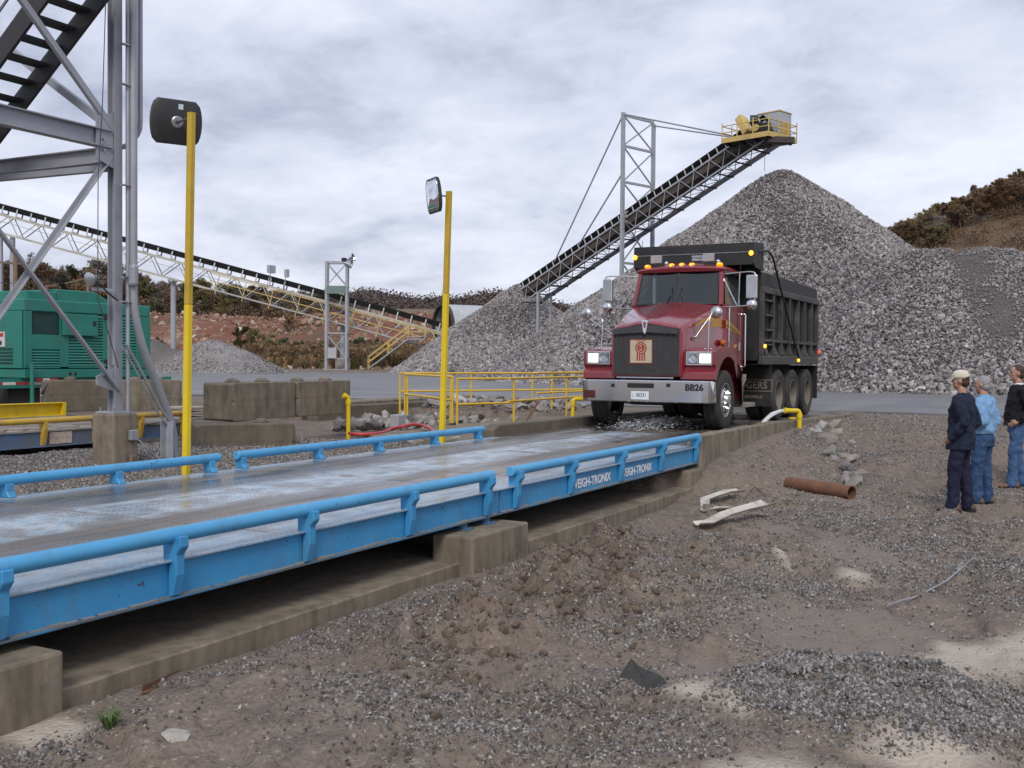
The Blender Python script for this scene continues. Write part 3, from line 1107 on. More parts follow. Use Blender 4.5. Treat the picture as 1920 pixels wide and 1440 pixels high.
def deck_material(name, ymin, worn=1.0):
    """tread plate: blue paint worn to steel and mud in the wheel lanes, wet in places"""
    m, nt, b, o = _mat(name)
    g = NT(nt)
    co = g.coord()
    sx = g.n('ShaderNodeSeparateXYZ')
    g.l(co, sx.inputs[0])
    X, Y = sx.outputs[0], sx.outputs[1]
    st = g.coord('Object', (0.22, 1.6, 1))
    n1 = g.noise(st, 2.0, 7, 0.72, 0.9)
    n2 = g.noise(co, 2.2, 6, 0.7, 0.5)
    n3 = g.noise(g.coord('Object', (0.5, 2.0, 1)), 9, 5, 0.75, 0.4)
    yw = g.m('ADD', Y, g.m('MULTIPLY', g.m('SUBTRACT', n1, 0.5), 0.55))
    blue = g.mix(n2, (0.06, 0.26, 0.48), (0.13, 0.34, 0.55))
    pale = g.mix(n3, (0.52, 0.52, 0.51), (0.34, 0.46, 0.56))
    mud = g.mix(n2, (0.110, 0.088, 0.072), (0.20, 0.168, 0.142))
    steel = g.mix(n2, (0.050, 0.050, 0.055), (0.095, 0.092, 0.093))
    # across the deck, from the edge beside the yard to the far edge
    lane = g.ramp(g.m('DIVIDE', g.m('ADD', yw, 1.64), 3.28), [(0.0, 0.25), (0.10, 0.30), (0.17, 0.95), (0.36, 0.98), (0.45, 0.30), (0.62, 0.10), (0.70, 0.75), (0.93, 0.95), (0.985, 0.1)])
    edge = g.ramp(g.m('DIVIDE', g.m('ADD', yw, 1.64), 3.28), [(0.0, 1.0), (0.03, 0.8), (0.12, 0.35), (0.2, 0.0), (0.9, 0.0), (0.965, 0.75), (1.0, 1.0)])
    col = g.mix(g.ramp(n3, [(0.50, 0.0), (0.64, 1.0)]), pale, blue)
    col = g.mix(g.m('MULTIPLY', g.ramp(n2, [(0.44, 0), (0.60, 1)]), 0.85), col, mud)
    lanecol = g.mix(g.ramp(n1, [(0.40, 0.0), (0.60, 1.0)]), mud, steel)
    col = g.mix(g.ramp(g.m('MULTIPLY', lane, worn), [(0.25, 0), (0.75, 1)]), col, lanecol)
    col = g.mix(g.m('MULTIPLY', edge, 0.85), col, g.mix(g.ramp(n3, [(0.42, 1.0), (0.66, 0.15)]), blue, (0.27, 0.33, 0.38)))
    g.l(col, b.inputs['Base Color'])
    wet = g.ramp(g.noise(st, 1.1, 4, 0.6, 0.8), [(0.42, 0.12), (0.58, 0.48)])
    g.l(wet, b.inputs['Roughness'])
    # raised diamonds, alternating in direction like floor plate
    w1 = g.n('ShaderNodeTexWave', wave_type='BANDS', bands_direction='DIAGONAL')
    w1.inputs['Scale'].default_value = 11.0
    g.l(co, w1.inputs['Vector'])
    w2 = g.n('ShaderNodeTexWave', wave_type='BANDS', bands_direction='DIAGONAL')
    w2.inputs['Scale'].default_value = 11.0
    g.l(g.coord('Object', (-1, 1, 1)), w2.inputs['Vector'])
    ch = g.n('ShaderNodeTexChecker')
    ch.inputs['Scale'].default_value = 34
    g.l(co, ch.inputs['Vector'])
    hgt = g.mix(ch.outputs['Fac'], w1.outputs['Color'], w2.outputs['Color'])
    hb = g.ramp(hgt, [(0.55, 0), (0.85, 1)])

    g.l(g.bump(g.m('ADD', hb, g.m('MULTIPLY', n3, 0.6)), 0.5, 0.006), b.inputs['Normal'])


deck_material('scale_deck', 0)
DY0, DY1, DYC = 4.635, 7.93, 6.2825
ZB = -0.238


def scale_section(label, x0, x1, near_posts, far_posts, rail0, rail1, frail0, frail1):
    xc = (x0 + x1) / 2
    r = thing('weighbridge_section', label, 'truck scale', (xc, DYC, 0), 0, 'sections of the blue truck scale')
    X = lambda x: x - xc
    Y = lambda y: y - DYC
    MB().box(X(x0), X(x1), Y(DY0), Y(DY1), -0.014, 0.0).build('deck_plate', 'scale_deck', r, bevel=0.003)
    for yy, s in ((DY0, 1), (DY1, -1)):
        mb = MB()
        mb.box(X(x0 + .004), X(x1 - .004), Y(yy + s * .045) - .006, Y(yy + s * .045) + .006, ZB + .014, -0.014)
        mb.build('side_beam', 'scale_blue', r, bevel=0.003)
        ya, yb = sorted((Y(yy + s * .003), Y(yy + s * .15)))
        MB().box(X(x0 + .004), X(x1 - .004), ya, yb, ZB, ZB + .014).build('lower_flange', 'flange_grime', r, bevel=0.003)
        ya, yb = sorted((Y(yy + s * .018), Y(yy + s * .0385)))
        mb = MB()
        for i in range(int((x1 - x0) / .11)):
            xa = x0 + .02 + i * .11
            mb.box(X(xa), X(xa + random.uniform(.07, .11)), ya, yb, ZB + .0142, ZB + .0142 + random.uniform(.002, .014))
        gm_ = mb.build('caked_mud', 'mud_crust', r)
        gm_['kind'] = 'stuff'
    for k in range(3):                                             # girders under the deck, seen in the gap
        y = DY0 + 0.7 + k * 0.95
        MB().ibeam((X(x0 + .05), Y(y), -0.13), (X(x1 - .05), Y(y), -0.13), 0.12, 0.21).build('girder', 'scale_blue', r)
    for xe in (x0 + .01, x1 - .01):
        MB().box(X(xe) - .006, X(xe) + .006, Y(DY0 + .06), Y(DY1 - .06), ZB + .02, -0.016).build('end_plate', 'splice_blue', r)
    PO = [(0.035, -0.012), (0.075, -0.018), (0.080, 0.115), (-0.060, 0.140), (-0.066, 0.075), (-0.030, 0.030), (-0.030, -0.09), (0.000, -0.215), (0.035, -0.222)]
    for x in near_posts:
        M = frame_m((X(x), Y(DY0), 0), (0, 1, 0), (0, 0, 1))
        MB().prism(PO, -0.035, 0.035, M).build('rail_post', 'scale_blue', r, bevel=0.006)
    for x in far_posts:
        M = frame_m((X(x), Y(DY1), 0), (0, -1, 0), (0, 0, 1))
        mb = MB().prism([(0.0, 0.001), (0.11, 0.001), (0.075, 0.05), (0.07, 0.115), (-0.05, 0.14), (-0.03, 0.03), (-0.03, -0.2), (0.0, -0.2)], -0.04, 0.04, M)
        mb.build('rail_post', 'scale_blue', r, bevel=0.006)
    for y, a, b_, rr in ((DY0 + .02, rail0, rail1, 0.046), (DY1 - .02, frail0, frail1, 0.046)):
        MB().tube([(X(a), Y(y), .140), (X(a) + .006, Y(y), .140), (X(b_) - .006, Y(y), .140), (X(b_), Y(y), .140)], [rr - .006, rr, rr, rr - .006], 20).build('guide_rail', 'rail_blue', r, auto=40)
    for y in np.arange(x0 + 1.0, x1 - .4, 2.6):
        MB().box(X(y), X(y) + .004, Y(DY0 + .2), Y(DY1 - .2), 0.0005, 0.003).build('weld_seam', 'mud_crust', r)
    return r


NP1 = [1.0, 2.22, 3.42, 4.58, 5.80, 7.06, 8.316]
NP2 = [8.875, 10.112, 11.489, 12.84, 14.235]
s1 = scale_section('blue steel weighbridge section with worn muddy deck, nearest the camera', -0.6, 8.59, NP1, [-.2, 1.0, 2.22, 3.42, 4.75, 5.90, 7.06, 8.27], -0.5, 8.41, -.4, 8.40)
s2 = scale_section('blue steel weighbridge section with white lettering, next to the approach slab', 8.602, 14.34, NP2,
                   [8.74, 10.06, 11.29, 12.64, 13.86], 8.77, 14.33, 8.66, 14.0)
for xc, sx in ((10.70, 0.96), (12.045, 0.93)):
    text('lettering', 'WEIGH-TRONIX', 0.135, 'letter_white', s2, frame_m((xc - s2.location.x, DY0 + .033 - DYC, -0.135), (1, 0, 0), (0, 0, 1)), 0.001, 0.0035, sx * 1.10)

# ------------------------------------------------------------------ concrete under and beyond the scale
f = thing('scale_foundation', 'long low concrete foundation slab beneath the blue truck scale', 'foundation', (6, 6.3, -0.72))
mb = MB()
q = []
for i in range(60):                                               # front edge slightly chipped
    q.append((-1.0 + i * 15.2 / 59 - 6, 4.535 - 6.3 + random.uniform(-.012, .008)))
mb.prism(q + [(9.2, 1.95), (-7.0, 1.95)], -0.1, 0.205)
mb.build('slab', 'concrete', f, bevel=0.012)
for nm, x0, x1, y0, y1, lab in (('near', 2.55, 3.66, 4.47, 4.86, 'concrete pier holding up the scale at the lower left corner of the view'),
                                ('mid', 7.64, 8.66, 4.40, 4.80, 'concrete pier under the joint of the two blue scale sections'),
                                ('end', 13.75, 14.28, 4.56, 4.9, 'small concrete pier under the far end of the lettered blue section'),
                                ('b1', 7.62, 8.72, 7.4, 8.0, 'concrete pier in shade under the rear edge of the scale joint')):
    p = thing('concrete_pier', lab, 'pier', ((x0 + x1) / 2, (y0 + y1) / 2, -0.62), 0, 'piers under the truck scale')
    cx, cy = (x0 + x1) / 2, (y0 + y1) / 2
    MB().box(x0 - cx, x1 - cx, y0 - cy, y1 - cy, -0.15, 0.325).build('pier_block', 'concrete', p, bevel=0.02, seg=2)
    for dx in ((-.18, .22) if x1 - x0 > .8 else (0,)):
        mb = MB().box(dx - .08, dx + .08, .02, .17, 0.326, 0.340)
        mb.cyl((dx, .10, .340), (dx, .10, .381), .045, 12)
        mb.build('load_cell_stand', 'flange_grime', p)

ap = thing('approach_slab', 'wet concrete approach slab with kerbs where the truck stands', 'ramp', (20.5, 6.3, -0.3))
A = lambda x: x - 20.5
Bq = lambda y: y - 6.3


def wet_concrete():
    m, nt, b, o = _mat('wet_concrete')
    g = NT(nt)
    co = g.coord('Object', (0.4, 1.0, 1))
    n1, n2 = g.noise(co, 1.6, 6, 0.65, 0.8), g.noise(co, 9, 5, 0.7)
    col = g.mix(g.ramp(n1, [(0.36, 0), (0.62, 1)]), (0.050, 0.044, 0.040), (0.155, 0.130, 0.110))
    col = g.mix(g.m('MULTIPLY', n2, 0.4), col, (0.11, 0.095, 0.08))
    g.l(col, b.inputs['Base Color'])
    g.l(g.ramp(n1, [(0.36, 0.07), (0.62, 0.42)]), b.inputs['Roughness'])
    g.l(g.bump(n2, 0.15, 0.01), b.inputs['Normal'])


wet_concrete()
MB().box(A(14.365), A(26.9), Bq(4.83), Bq(7.95), -0.3, 0.292).build('slab', 'wet_concrete', ap, bevel=0.01)
MB().box(A(14.39), A(16.6), Bq(6.0), Bq(7.6), 0.2925, 0.296).build('steel_grate_plate', 'scale_deck', ap)
for (xa, xb, za, zb) in ((14.36, 17.98, .145, .135), (18.0, 22.4, .145, .05), (22.43, 26.5, .05, -.02)):
    mb = MB()
    q = []
    n = 14
    for i in range(n + 1):
        t = i / n
        q.append((A(xa + (xb - xa) * t), za + (zb - za) * t + 0.3 + random.uniform(-.008, .006)))
    mb.prism([(A(xa), -0.7), (A(xb), -0.7)] + q[::-1], 0, 0.21, frame_m((0, Bq(4.82), 0), (1, 0, 0), (0, 0, 1)))
    mb.build('kerb_wall', 'concrete', ap, bevel=0.012, seg=2)
MB().prism([(A(14.42), -0.3), (A(26), -0.3), (A(26), .35), (A(18), .46), (A(14.62), .47), (A(14.42), .40)], 0, 0.22, frame_m((0, Bq(8.17), 0), (1, 0, 0), (0, 0, 1))).build(
    'kerb_wall', 'concrete_dark', ap, bevel=0.02, seg=2)
MB().box(A(14.9), A(26), Bq(8.2), Bq(10.9), -0.2, 0.19).build('side_pad', 'concrete', ap, bevel=0.02)
MB().box(A(14.2), A(14.88), Bq(8.2), Bq(8.75), -0.2, 0.24).build('pad_step', 'concrete', ap, bevel=0.02)

w = thing('retaining_wall', 'low concrete wall between the stone filled pit and the road', 'wall', (22.7, 15.2, -0.4))
MB().box(-3.6, 3.4, -.15, .15, -.2, .49).build('wall_body', 'concrete_dark', w, bevel=0.02)
MB().box(-3.55, 4.4, .35, 1.0, -.2, .56).build('rear_step', 'concrete', w, bevel=0.03)

# ------------------------------------------------------------------ old scale behind
o2 = thing('weighbridge_old', 'older faded blue truck scale with mud-caked deck and yellow guide rail', 'truck scale', (10.5, 16.3, 0))
X2, Y2 = (lambda x: x - 10.5), (lambda y: y - 16.3)
MB().box(X2(4.5), X2(14.9), Y2(14.65), Y2(18.0), -0.03, 0.0).build('deck_plate', 'concrete_pale', o2, bevel=0.004)
mb = MB()
for i in range(26):
    for j in range(8):
        x, y = 4.6 + i * .39, 14.95 + j * .38
        mb.cbox((X2(x + random.uniform(-.1, .1)), Y2(y + random.uniform(-.1, .1)), 0.0), (random.uniform(.3, .6), random.uniform(.2, .5), random.uniform(.02, .07)), Matrix.Rotation(random.uniform(0, 3), 3, 'Z'))
mb.build('mud_crust', 'mud_crust', o2, bevel=0.01)
MB().box(X2(4.5), X2(14.88), Y2(14.68), Y2(14.70), -0.25, -0.031).build('side_beam', 'old_blue', o2)
MB().box(X2(4.5), X2(14.88), Y2(14.62), Y2(14.78), -0.27, -0.251).build('lower_flange', 'old_blue', o2)
MB().box(X2(14.885), X2(14.90), Y2(14.7), Y2(17.95), -0.27, -0.031).build('end_plate', 'old_blue', o2)
MB().tube([(X2(4.6), Y2(14.62), .155), (X2(14.72), Y2(14.62), .155)], .048, 14).build('guide_rail', 'yellow_dirty', o2, auto=40)
for x in (9.2, 10.55, 11.6, 12.62, 13.6, 14.62):
    M = frame_m((X2(x), Y2(14.66), 0), (0, 1, 0), (0, 0, 1))
    MB().prism([(0.03, -0.02), (0.06, 0.12), (-0.09, 0.13), (-0.085, 0.02), (-0.02, -0.25), (0.02, -0.25)], -0.04, 0.04, M).build('rail_post', 'yellow_dirty', o2, bevel=0.005)
pmat('old_sign', (0.55, 0.48, 0.42), (0.42, 0.34, 0.28), 6, 0.7, dirt=(0.30, 0.16, 0.11), dirt_amt=0.5, dscale=8)
MB().box(X2(11.72), X2(12.16), Y2(14.66), Y2(14.676), -0.235, -0.045).build('faded_plate', 'old_sign', o2)
for k, z in enumerate((0.02, 0.12, 0.22)):
    MB().box(X2(14.95), X2(15.45), Y2(14.75), Y2(15.35), z - .02, z + .03).build('stacked_board', 'concrete_pale', o2, bevel=0.01)
yb = thing('wheel_stop', 'bright yellow steel wheel stop lying on the old scale deck', 'barrier', (13.0, 17.9, 0.02))
MB().chan((-2.4, 0, .14), (1.42, -.18, .14), 0.14, 0.26, 0.02).build('channel', 'yellow_paint', yb, bevel=0.004)
MB().box(1.38, 1.43, -.34, -.16, .01, .27).build('end_cap', 'yellow_paint', yb)

# ------------------------------------------------------------------ mirror posts
pmat('black_plastic', (0.022, 0.021, 0.021), (0.032, 0.030, 0.030), 5, 0.45, bump=0.1, bscale=80)
pmat('zinc', (0.42, 0.43, 0.45), (0.30, 0.31, 0.33), 7, 0.38, metal=0.9)
pmat('galvanised', (0.36, 0.37, 0.41), (0.44, 0.45, 0.49), 2.5, 0.45, metal=0.25, dirt=(0.23, 0.22, 0.22), dirt_amt=0.2, dscale=1.6, bump=0.05, bscale=30)
pmat('mirror_glass', (0.75, 0.78, 0.82), (0.70, 0.73, 0.78), 2, 0.05, metal=1.0, rvar=0.02)
pmat('sticker_pale', (0.45, 0.62, 0.66), (0.60, 0.68, 0.70), 40, 0.5)


def mirror_post(name, label, base, top, w, dirn, size, centre, zcut):
    r = thing(name, label, 'mirror post', base)
    b = Vector(base)
    t = Vector(top) - b
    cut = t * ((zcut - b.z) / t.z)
    MB().beam((0, 0, -.4), cut, w, w, (0, 1, 0)).build('post', 'yellow_paint', r, bevel=0.008, seg=2)
    MB().beam(cut, t, w - .001, w - .001, (0, 1, 0)).build('upper_post', 'yellow_dull', r, bevel=0.008, seg=2)  # upper length of the post in a duller yellow
    MB().cbox(t + Vector((0, 0, .004)), (w * .96, w * .96, .012)).build('post_cap', 'yellow_dull', r)
    d = Vector(dirn).normalized()                                  # direction the mirror looks
    x = ZUP.cross(d).normalized()
    y = d.cross(x)
    c = Vector(centre) - b
    hw, hh = size
    M = frame_m(c, x, y)
    out = []
    for cx, cy, s0 in ((1, 1, 0), (-1, 1, 1), (-1, -1, 2), (1, -1, 3)):     # bulging sides, softly cut corners
        pass
    for k in range(48):
        a = 2 * math.pi * k / 48
        ca, sa = math.cos(a), math.sin(a)
        q = 1.0 / max(abs(sa) * 1.0 + 1e-6, abs(ca) * .72)                 # flat top and bottom, bowed sides
        px_, py_ = ca * q, sa * q
        py_ = max(-1, min(1, py_))
        px_ = math.copysign(min(abs(px_), .72 + .28 * math.sqrt(max(0, 1 - py_ * py_))), px_)
        out.append((hw * px_, hh * py_))
    rings = [[M @ Vector((a * q, b_ * q, z)) for a, b_ in out] for q, z in ((0.86, -.052), (0.975, -.036), (1.0, 0.0), (1.0, .008), (.965, .008))]
    MB().loft(rings).build('backing_shell', 'black_plastic', r, auto=40)
    rings = [[M @ Vector((a * q, b_ * q, z)) for a, b_ in out] for q, z in ((0.95, .009), (0.8, .022), (0.55, .036), (0.25, .044), (0.02, .046))]
    MB().loft(rings).build('convex_mirror', 'mirror_glass', r, smooth=True)
    MB().lathe([(0.0, -.060), (.05, -.060), (.062, -.053), (.062, -.050), (0, -.050)], M, 20).build('mount_disc', 'zinc', r)
    MB().lathe([(0.0, -.078), (.018, -.078), (.018, -.060), (0, -.060)], M, 12).build('mount_bolt', 'black_plastic', r)
    tip = M @ Vector((0, 0, -.07))
    MB().tube(bend([tip, tip + M.to_3x3() @ Vector((0, 0, -.05)), Vector((t.x, t.y, tip.z)) * 1.0], .03), .014, 8).build('bracket_arm', 'zinc', r)
    MB().cbox(M @ Vector((-.03, .19 * hh / .28, -.0545)), (.05, .055, .006), M.to_3x3()).build('sticker', 'sticker_pale', r)
    return r


b1 = oz(347, 905, -0.2)
b1 = Vector((8.18, 8.16, -0.22))
t1 = at(359, 213, 11.1)
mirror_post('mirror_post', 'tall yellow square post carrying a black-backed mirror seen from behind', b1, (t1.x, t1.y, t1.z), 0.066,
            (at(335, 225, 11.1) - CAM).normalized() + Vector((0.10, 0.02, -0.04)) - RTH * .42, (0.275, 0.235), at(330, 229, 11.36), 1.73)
b2_ = Vector((13.45, 8.30, -0.25))
t2 = at(842, 360, 15.85)
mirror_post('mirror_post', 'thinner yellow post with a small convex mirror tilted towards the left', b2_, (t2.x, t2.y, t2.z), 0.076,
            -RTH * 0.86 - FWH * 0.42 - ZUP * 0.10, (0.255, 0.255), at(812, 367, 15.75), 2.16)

# ------------------------------------------------------------------ concrete blocks
BL, BW, BH = 1.75, 0.66, 0.64


def block(label, loc, rz, L=BL, W=BW, H=BH, knobs=(-.45, .45), mat='concrete', group='cast concrete blocks'):
    r = thing('concrete_block', label, 'concrete block', loc, rz, group)
    n = .07
    sec = [(-W / 2, 0), (W / 2, 0), (W / 2, H), (-W / 2, H)]
    mb = MB()
    xs = [(-L / 2, 0.03), (-L / 2 + .05, 0), (L / 2 - .05, 0), (L / 2, 0.03)]
    rings = []
    for x, ins in xs:
        g_ = .06 if abs(x) == L / 2 else 0.0
        rings.append([(x, -W / 2 + ins, ins), (x, W / 2 - ins, ins), (x, W / 2 - ins, H * .44), (x + (g_ if x < 0 else -g_), W / 2 - ins, H * .5), (x, W / 2 - ins, H * .56),
                      (x, W / 2 - ins, H - ins), (x, -W / 2 + ins, H - ins), (x, -W / 2 + ins, H * .56), (x + (g_ if x < 0 else -g_), -W / 2 + ins, H * .5), (x, -W / 2 + ins, H * .44)])
    mb.loft(rings)
    mb.build('block_body', mat, r, bevel=0.012, seg=2)
    for k in knobs:
        MB().lathe([(0, .075), (.06, .07), (.105, .045), (.135, 0.0), (0, 0)], Matrix.Translation((k * L / 1.75, 0, H - .002)), 16, closed=False).build('lifting_knob', mat, r, smooth=True)
    return r


B0 = (13.46, 12.42)
block('upper concrete block of the stack by the tall post, grooved end facing left', (B0[0] + BL / 2, B0[1] + BW / 2, .125), math.radians(3), knobs=(-.5, .3))
block('upper concrete block of the stack by the tall post, end beside the yellow spout', (B0[0] + BL * 1.5 + .02, B0[1] + BW / 2 + .09, .125), math.radians(3), knobs=(-.45, .45))
block('lower concrete block half buried in gravel under the stack', (13.42, 12.12, -.5), math.radians(-38), L=1.55, W=.95, H=.62, knobs=(.35,), mat='concrete_dark')
block('concrete block with grooved end, half hidden by the grey steel column', (15.05, 17.98, .09), math.radians(-25), L=1.25, W=.66, H=.62, knobs=(-.2,), mat='concrete_dark')
block('concrete block standing between the steel column and the tall yellow post', (16.15, 17.2, .09), math.radians(-25), L=1.28, W=.66, H=.62, knobs=(-.35, .3))

# ------------------------------------------------------------------ stones of the wash pit
RM = [rock_mesh('stone', 400 + i, 1.0, 20, 'riprap_stone') for i in range(7)]


def riprap(label, spots, zf, s0, s1, seed):
    r = random.Random(seed)
    c = spots[0]
    root = thing('riprap', label, 'stones', (c[0], c[1], zf(c[0], c[1])))
    for x, y in spots:
        st = bpy.data.objects.new('stone', RM[r.randrange(7)])
        COL.objects.link(st)
        st.parent = root
        q = s0 * (s1 / s0) ** (r.random() ** 1.3)
        st.location = (x - c[0], y - c[1], zf(x, y) - zf(c[0], c[1]) + q * r.uniform(.05, .30))
        st.rotation_euler = (r.uniform(-.6, .6), r.uniform(-.6, .6), r.uniform(0, 6.28))
        st.scale = (q * r.uniform(.9, 1.3), q * r.uniform(.8, 1.1), q * r.uniform(.75, 1.1))
    return root


_rr = random.Random(4)


def gz(x, y):
    return float(ground_height(np.array([float(x)]), np.array([float(y)]))[0])


sp = []
while len(sp) < 290:
    u, v = _rr.uniform(630, 1130), _rr.uniform(758, 802)
    p = oz(u, v, -0.22)
    if 11.0 < p.y < 14.9 and 15.3 < p.x < 26.0:
        sp.append((p.x, p.y))
riprap('broken grey stones filling the wash pit between low wall and railing', sp, lambda x, y: gz(x, y) - .02 + .18 * (1 - min(1, abs(y - 13) / 2)), .20, .46, 5)
sp = []
while len(sp) < 70:
    p = oz(_rr.uniform(740, 930), _rr.uniform(808, 835), -0.2)
    if 8.25 < p.y < 11.2:
        sp.append((p.x, p.y))
riprap('pale broken stones between the rear blue rail and the second yellow post', sp, lambda x, y: gz(x, y), .14, .34, 6)
sp = []
for u, v, n, du, dv in ((1515, 808, 15, 26, 9), (1545, 822, 12, 26, 9), (1572, 840, 9, 22, 9), (1592, 862, 8, 18, 9), (1478, 818, 3, 8, 5)):
    for k in range(n):
        p = oz(_rr.gauss(u, du * .6), _rr.gauss(v, dv * .6), -0.25)
        if p.y < 4.52:
            sp.append((p.x, p.y))
riprap('broken grey stones tumbling down the bank beside the yellow spout', sp, lambda x, y: gz(x, y), .20, .46, 7)

# ------------------------------------------------------------------ yellow railings and spouts
def railing(name, label, nodes, posts, rails=(1.0, .55), z0=-.15, h=.96, r0=.024, cat='railing', extra=None, group=None):
    """nodes: polyline on the ground; posts: list of fractions along it"""
    c = Vector((nodes[0][0], nodes[0][1], z0))
    r = thing(name, label, cat, c, 0, group)
    P = [Vector((a - c.x, b_ - c.y, 0)) for a, b_ in nodes]
    for k in rails:
        pts = [p + Vector((0, 0, h * k)) for p in P]
        MB().tube(bend(pts, .08), r0, 8).build('rail', 'yellow_rail', r, auto=50)
    L = [0]
    for i in range(len(P) - 1):
        L.append(L[-1] + (P[i + 1] - P[i]).length)
    for t in posts:
        s_ = t * L[-1]
        for i in range(len(P) - 1):
            if s_ <= L[i + 1] + 1e-6:
                p = P[i].lerp(P[i + 1], (s_ - L[i]) / (L[i + 1] - L[i]))
                break
        MB().cyl(p, p + Vector((0, 0, h - r0)), r0, 8).build('post', 'yellow_rail', r, auto=50)
    return r


railing('railing', 'long yellow pipe railing along the rear side of the wash pit', [(22.1, 14.85), (28.0, 14.3 - 2.6)], [0, .22, .31, .60, .70, 1.0], z0=-.16, h=1.0)
railing('railing', 'yellow pipe railing panel running towards the tall thin mirror post', [(21.95, 14.6), (19.4, 11.7)], [0.0, .06, .97, 1.0], (1.0, .50), z0=-.16, h=.98)
railing('railing', 'yellow gate panel of pipe right of the thin mirror post', [(19.35, 11.55), (20.9, 11.02)], [0, 1.0], (1.0, .45), z0=-.2, h=.98, cat='gate')
railing('railing', 'yellow pipe railing ending behind the chrome truck bumper', [(19.6, 10.45), (25.5, 10.55)], [0.04, .50, .95], (1.0, .50), z0=-.15, h=.95)
railing('railing', 'single yellow hand bar beyond the bumper', [(23.2, 11.6), (28, 11.2)], [.15, .85], (1.0, .5), z0=-.1, h=.98)


def spout(label, base, h, d, L, flange=True):
    r = thing('water_spout', label, 'pipe', base, 0, 'yellow wash spouts')
    d = Vector(d).normalized()
    MB().tube(bend([(0, 0, -.2), (0, 0, h), Vector((0, 0, h)) + d * L], .07, 6), .042, 14).build('pipe', 'yellow_paint', r, auto=50)
    MB().cyl((0, 0, h - .14), (0, 0, h - .05), .054, 14).build('elbow_collar', 'yellow_paint', r, auto=50)
    if flange:
        MB().lathe([(0.02, -.02), (.055, -.02), (.055, .02), (.02, .02)], Matrix.Translation(d * (L - .03) + Vector((0, 0, h))) @ d.to_track_quat('Z', 'Y').to_matrix().to_4x4(), 14).build('outlet_collar', 'yellow_paint', r)
    return r


sb = oy(1497, 822, 4.52)
spz = oy(1497, 768, 4.52)
sp_base = Vector((spz.x, 4.50, gz(spz.x, 4.5) - .05))
spout('yellow pipe spout pouring water over the near kerb', sp_base, spz.z - sp_base.z - .02, (-.72, .55, 0.02), .36)
q = oz(653, 808, -.2)
spout('short yellow pipe spout standing in front of the low wall', (q.x, q.y, -.25), .70, (-.75, .35, .25), .12)
q = oz(1074, 784, .0)
spout('yellow pipe spout beside the left kerb, pointing at the truck wheel', (q.x, q.y, -.1), .49, (.75, -.6, .02), .5)
q = at(1484, 797, 20.8)
vb = thing('valve_body', 'small yellow valve lying among stones by the near kerb', 'valve', (q.x, q.y, q.z - .04))
MB().ball((0, 0, .03), (.11, .07, .07), 10, 7).build('valve_casing', 'yellow_paint', vb, smooth=True)
MB().cyl((0, 0, .08), (0.05, 0, .17), .035, 10).build('valve_neck', 'yellow_paint', vb)
MB().lathe([(0.0, -.015), (.075, -.015), (.075, .015), (0, .015)], Matrix.Translation((.05, 0, .175)), 12).build('hand_wheel', 'yellow_paint', vb)

pmat('box_grey', (0.36, 0.36, 0.37), (0.30, 0.30, 0.31), 4, 0.6)
q = oz(745, 801, -.16)
jb = thing('junction_box', 'small grey junction box standing on the stones behind the blue rail', 'box', (q.x, q.y, -.16))
MB().box(-.13, .13, -.1, .1, .0, .25).build('box_body', 'box_grey', jb, bevel=0.012, seg=2)
MB().box(-.115, .115, -.112, -.101, .02, .235).build('box_lid', 'box_grey', jb, bevel=0.004)
pmat('hose_red', (0.48, 0.045, 0.05), (0.40, 0.04, 0.045), 5, 0.5)
hs = [oz(u, v, -.10) for u, v in ((655, 812), (672, 815), (700, 814), (722, 810), (735, 804))] + [oz(u, v, -.02) for u, v in ((757, 799), (775, 795), (792, 797), (806, 803), (815, 812))]
MB().tube(bend([h_ - hs[0] for h_ in hs], .3), .030, 8).build('hose', 'hose_red', None, auto=60)
ho = bpy.data.objects['hose']
ho.location = hs[0]
tag(ho, 'red rubber hose lying over the stones behind the rear blue rail', 'hose')
pmat('rust', (0.135, 0.062, 0.036), (0.20, 0.095, 0.052), 7, 0.85, bump=0.4, bscale=40, dirt=(0.10, 0.06, 0.045), dirt_amt=0.35, dscale=5)
for k, (a, b_) in enumerate((((1011, 752, 22.6), (984, 793, 22.3)), ((806, 764, 23.0), (822, 800, 22.5)))):
    pa, pb = at(*a), at(*b_)
    rr_ = MB().tube([Vector((0, 0, 0)), (pa - pb) * .5 + Vector((.03, 0, .02)), pa - pb], .02, 6).build('rusty_rod', 'rust')
    rr_.location = pb
    tag(rr_, ('rusty iron rod leaning on the railing near the left kerb', 'rusty iron rod leaning beside the thin mirror post')[k], 'rod')

# ================================================================== the dump truck
pmat('truck_red', (0.205, 0.010, 0.020), (0.185, 0.010, 0.018), 2.0, 0.30, coat=1.0, rvar=0.05, dirt=(0.12, 0.055, 0.045), dirt_amt=0.25, dscale=2.2)
pmat('truck_black', (0.013, 0.013, 0.014), (0.020, 0.020, 0.019), 2.5, 0.50, dirt=(0.055, 0.048, 0.042), dirt_amt=0.25, dscale=2.2, bump=0.06, bscale=30)
pmat('bed_rail', (0.032, 0.031, 0.030), (0.050, 0.048, 0.045), 2.5, 0.55, dirt=(0.13, 0.115, 0.10), dirt_amt=0.42, dscale=2.0, bump=0.06, bscale=30)
pmat('under_black', (0.012, 0.011, 0.011), (0.03, 0.026, 0.022), 3, 0.85)
pmat('chrome', (0.72, 0.73, 0.75), (0.66, 0.67, 0.69), 2.0, 0.14, metal=1.0, rvar=0.10, bump=0.015, bscale=3)
pmat('dull_chrome', (0.55, 0.56, 0.58), (0.45, 0.46, 0.48), 4.0, 0.30, metal=0.9)
pmat('tyre_rubber', (0.018, 0.017, 0.017), (0.032, 0.030, 0.028), 3, 0.8, dirt=(0.09, 0.08, 0.068), dirt_amt=0.40, dscale=2.0)
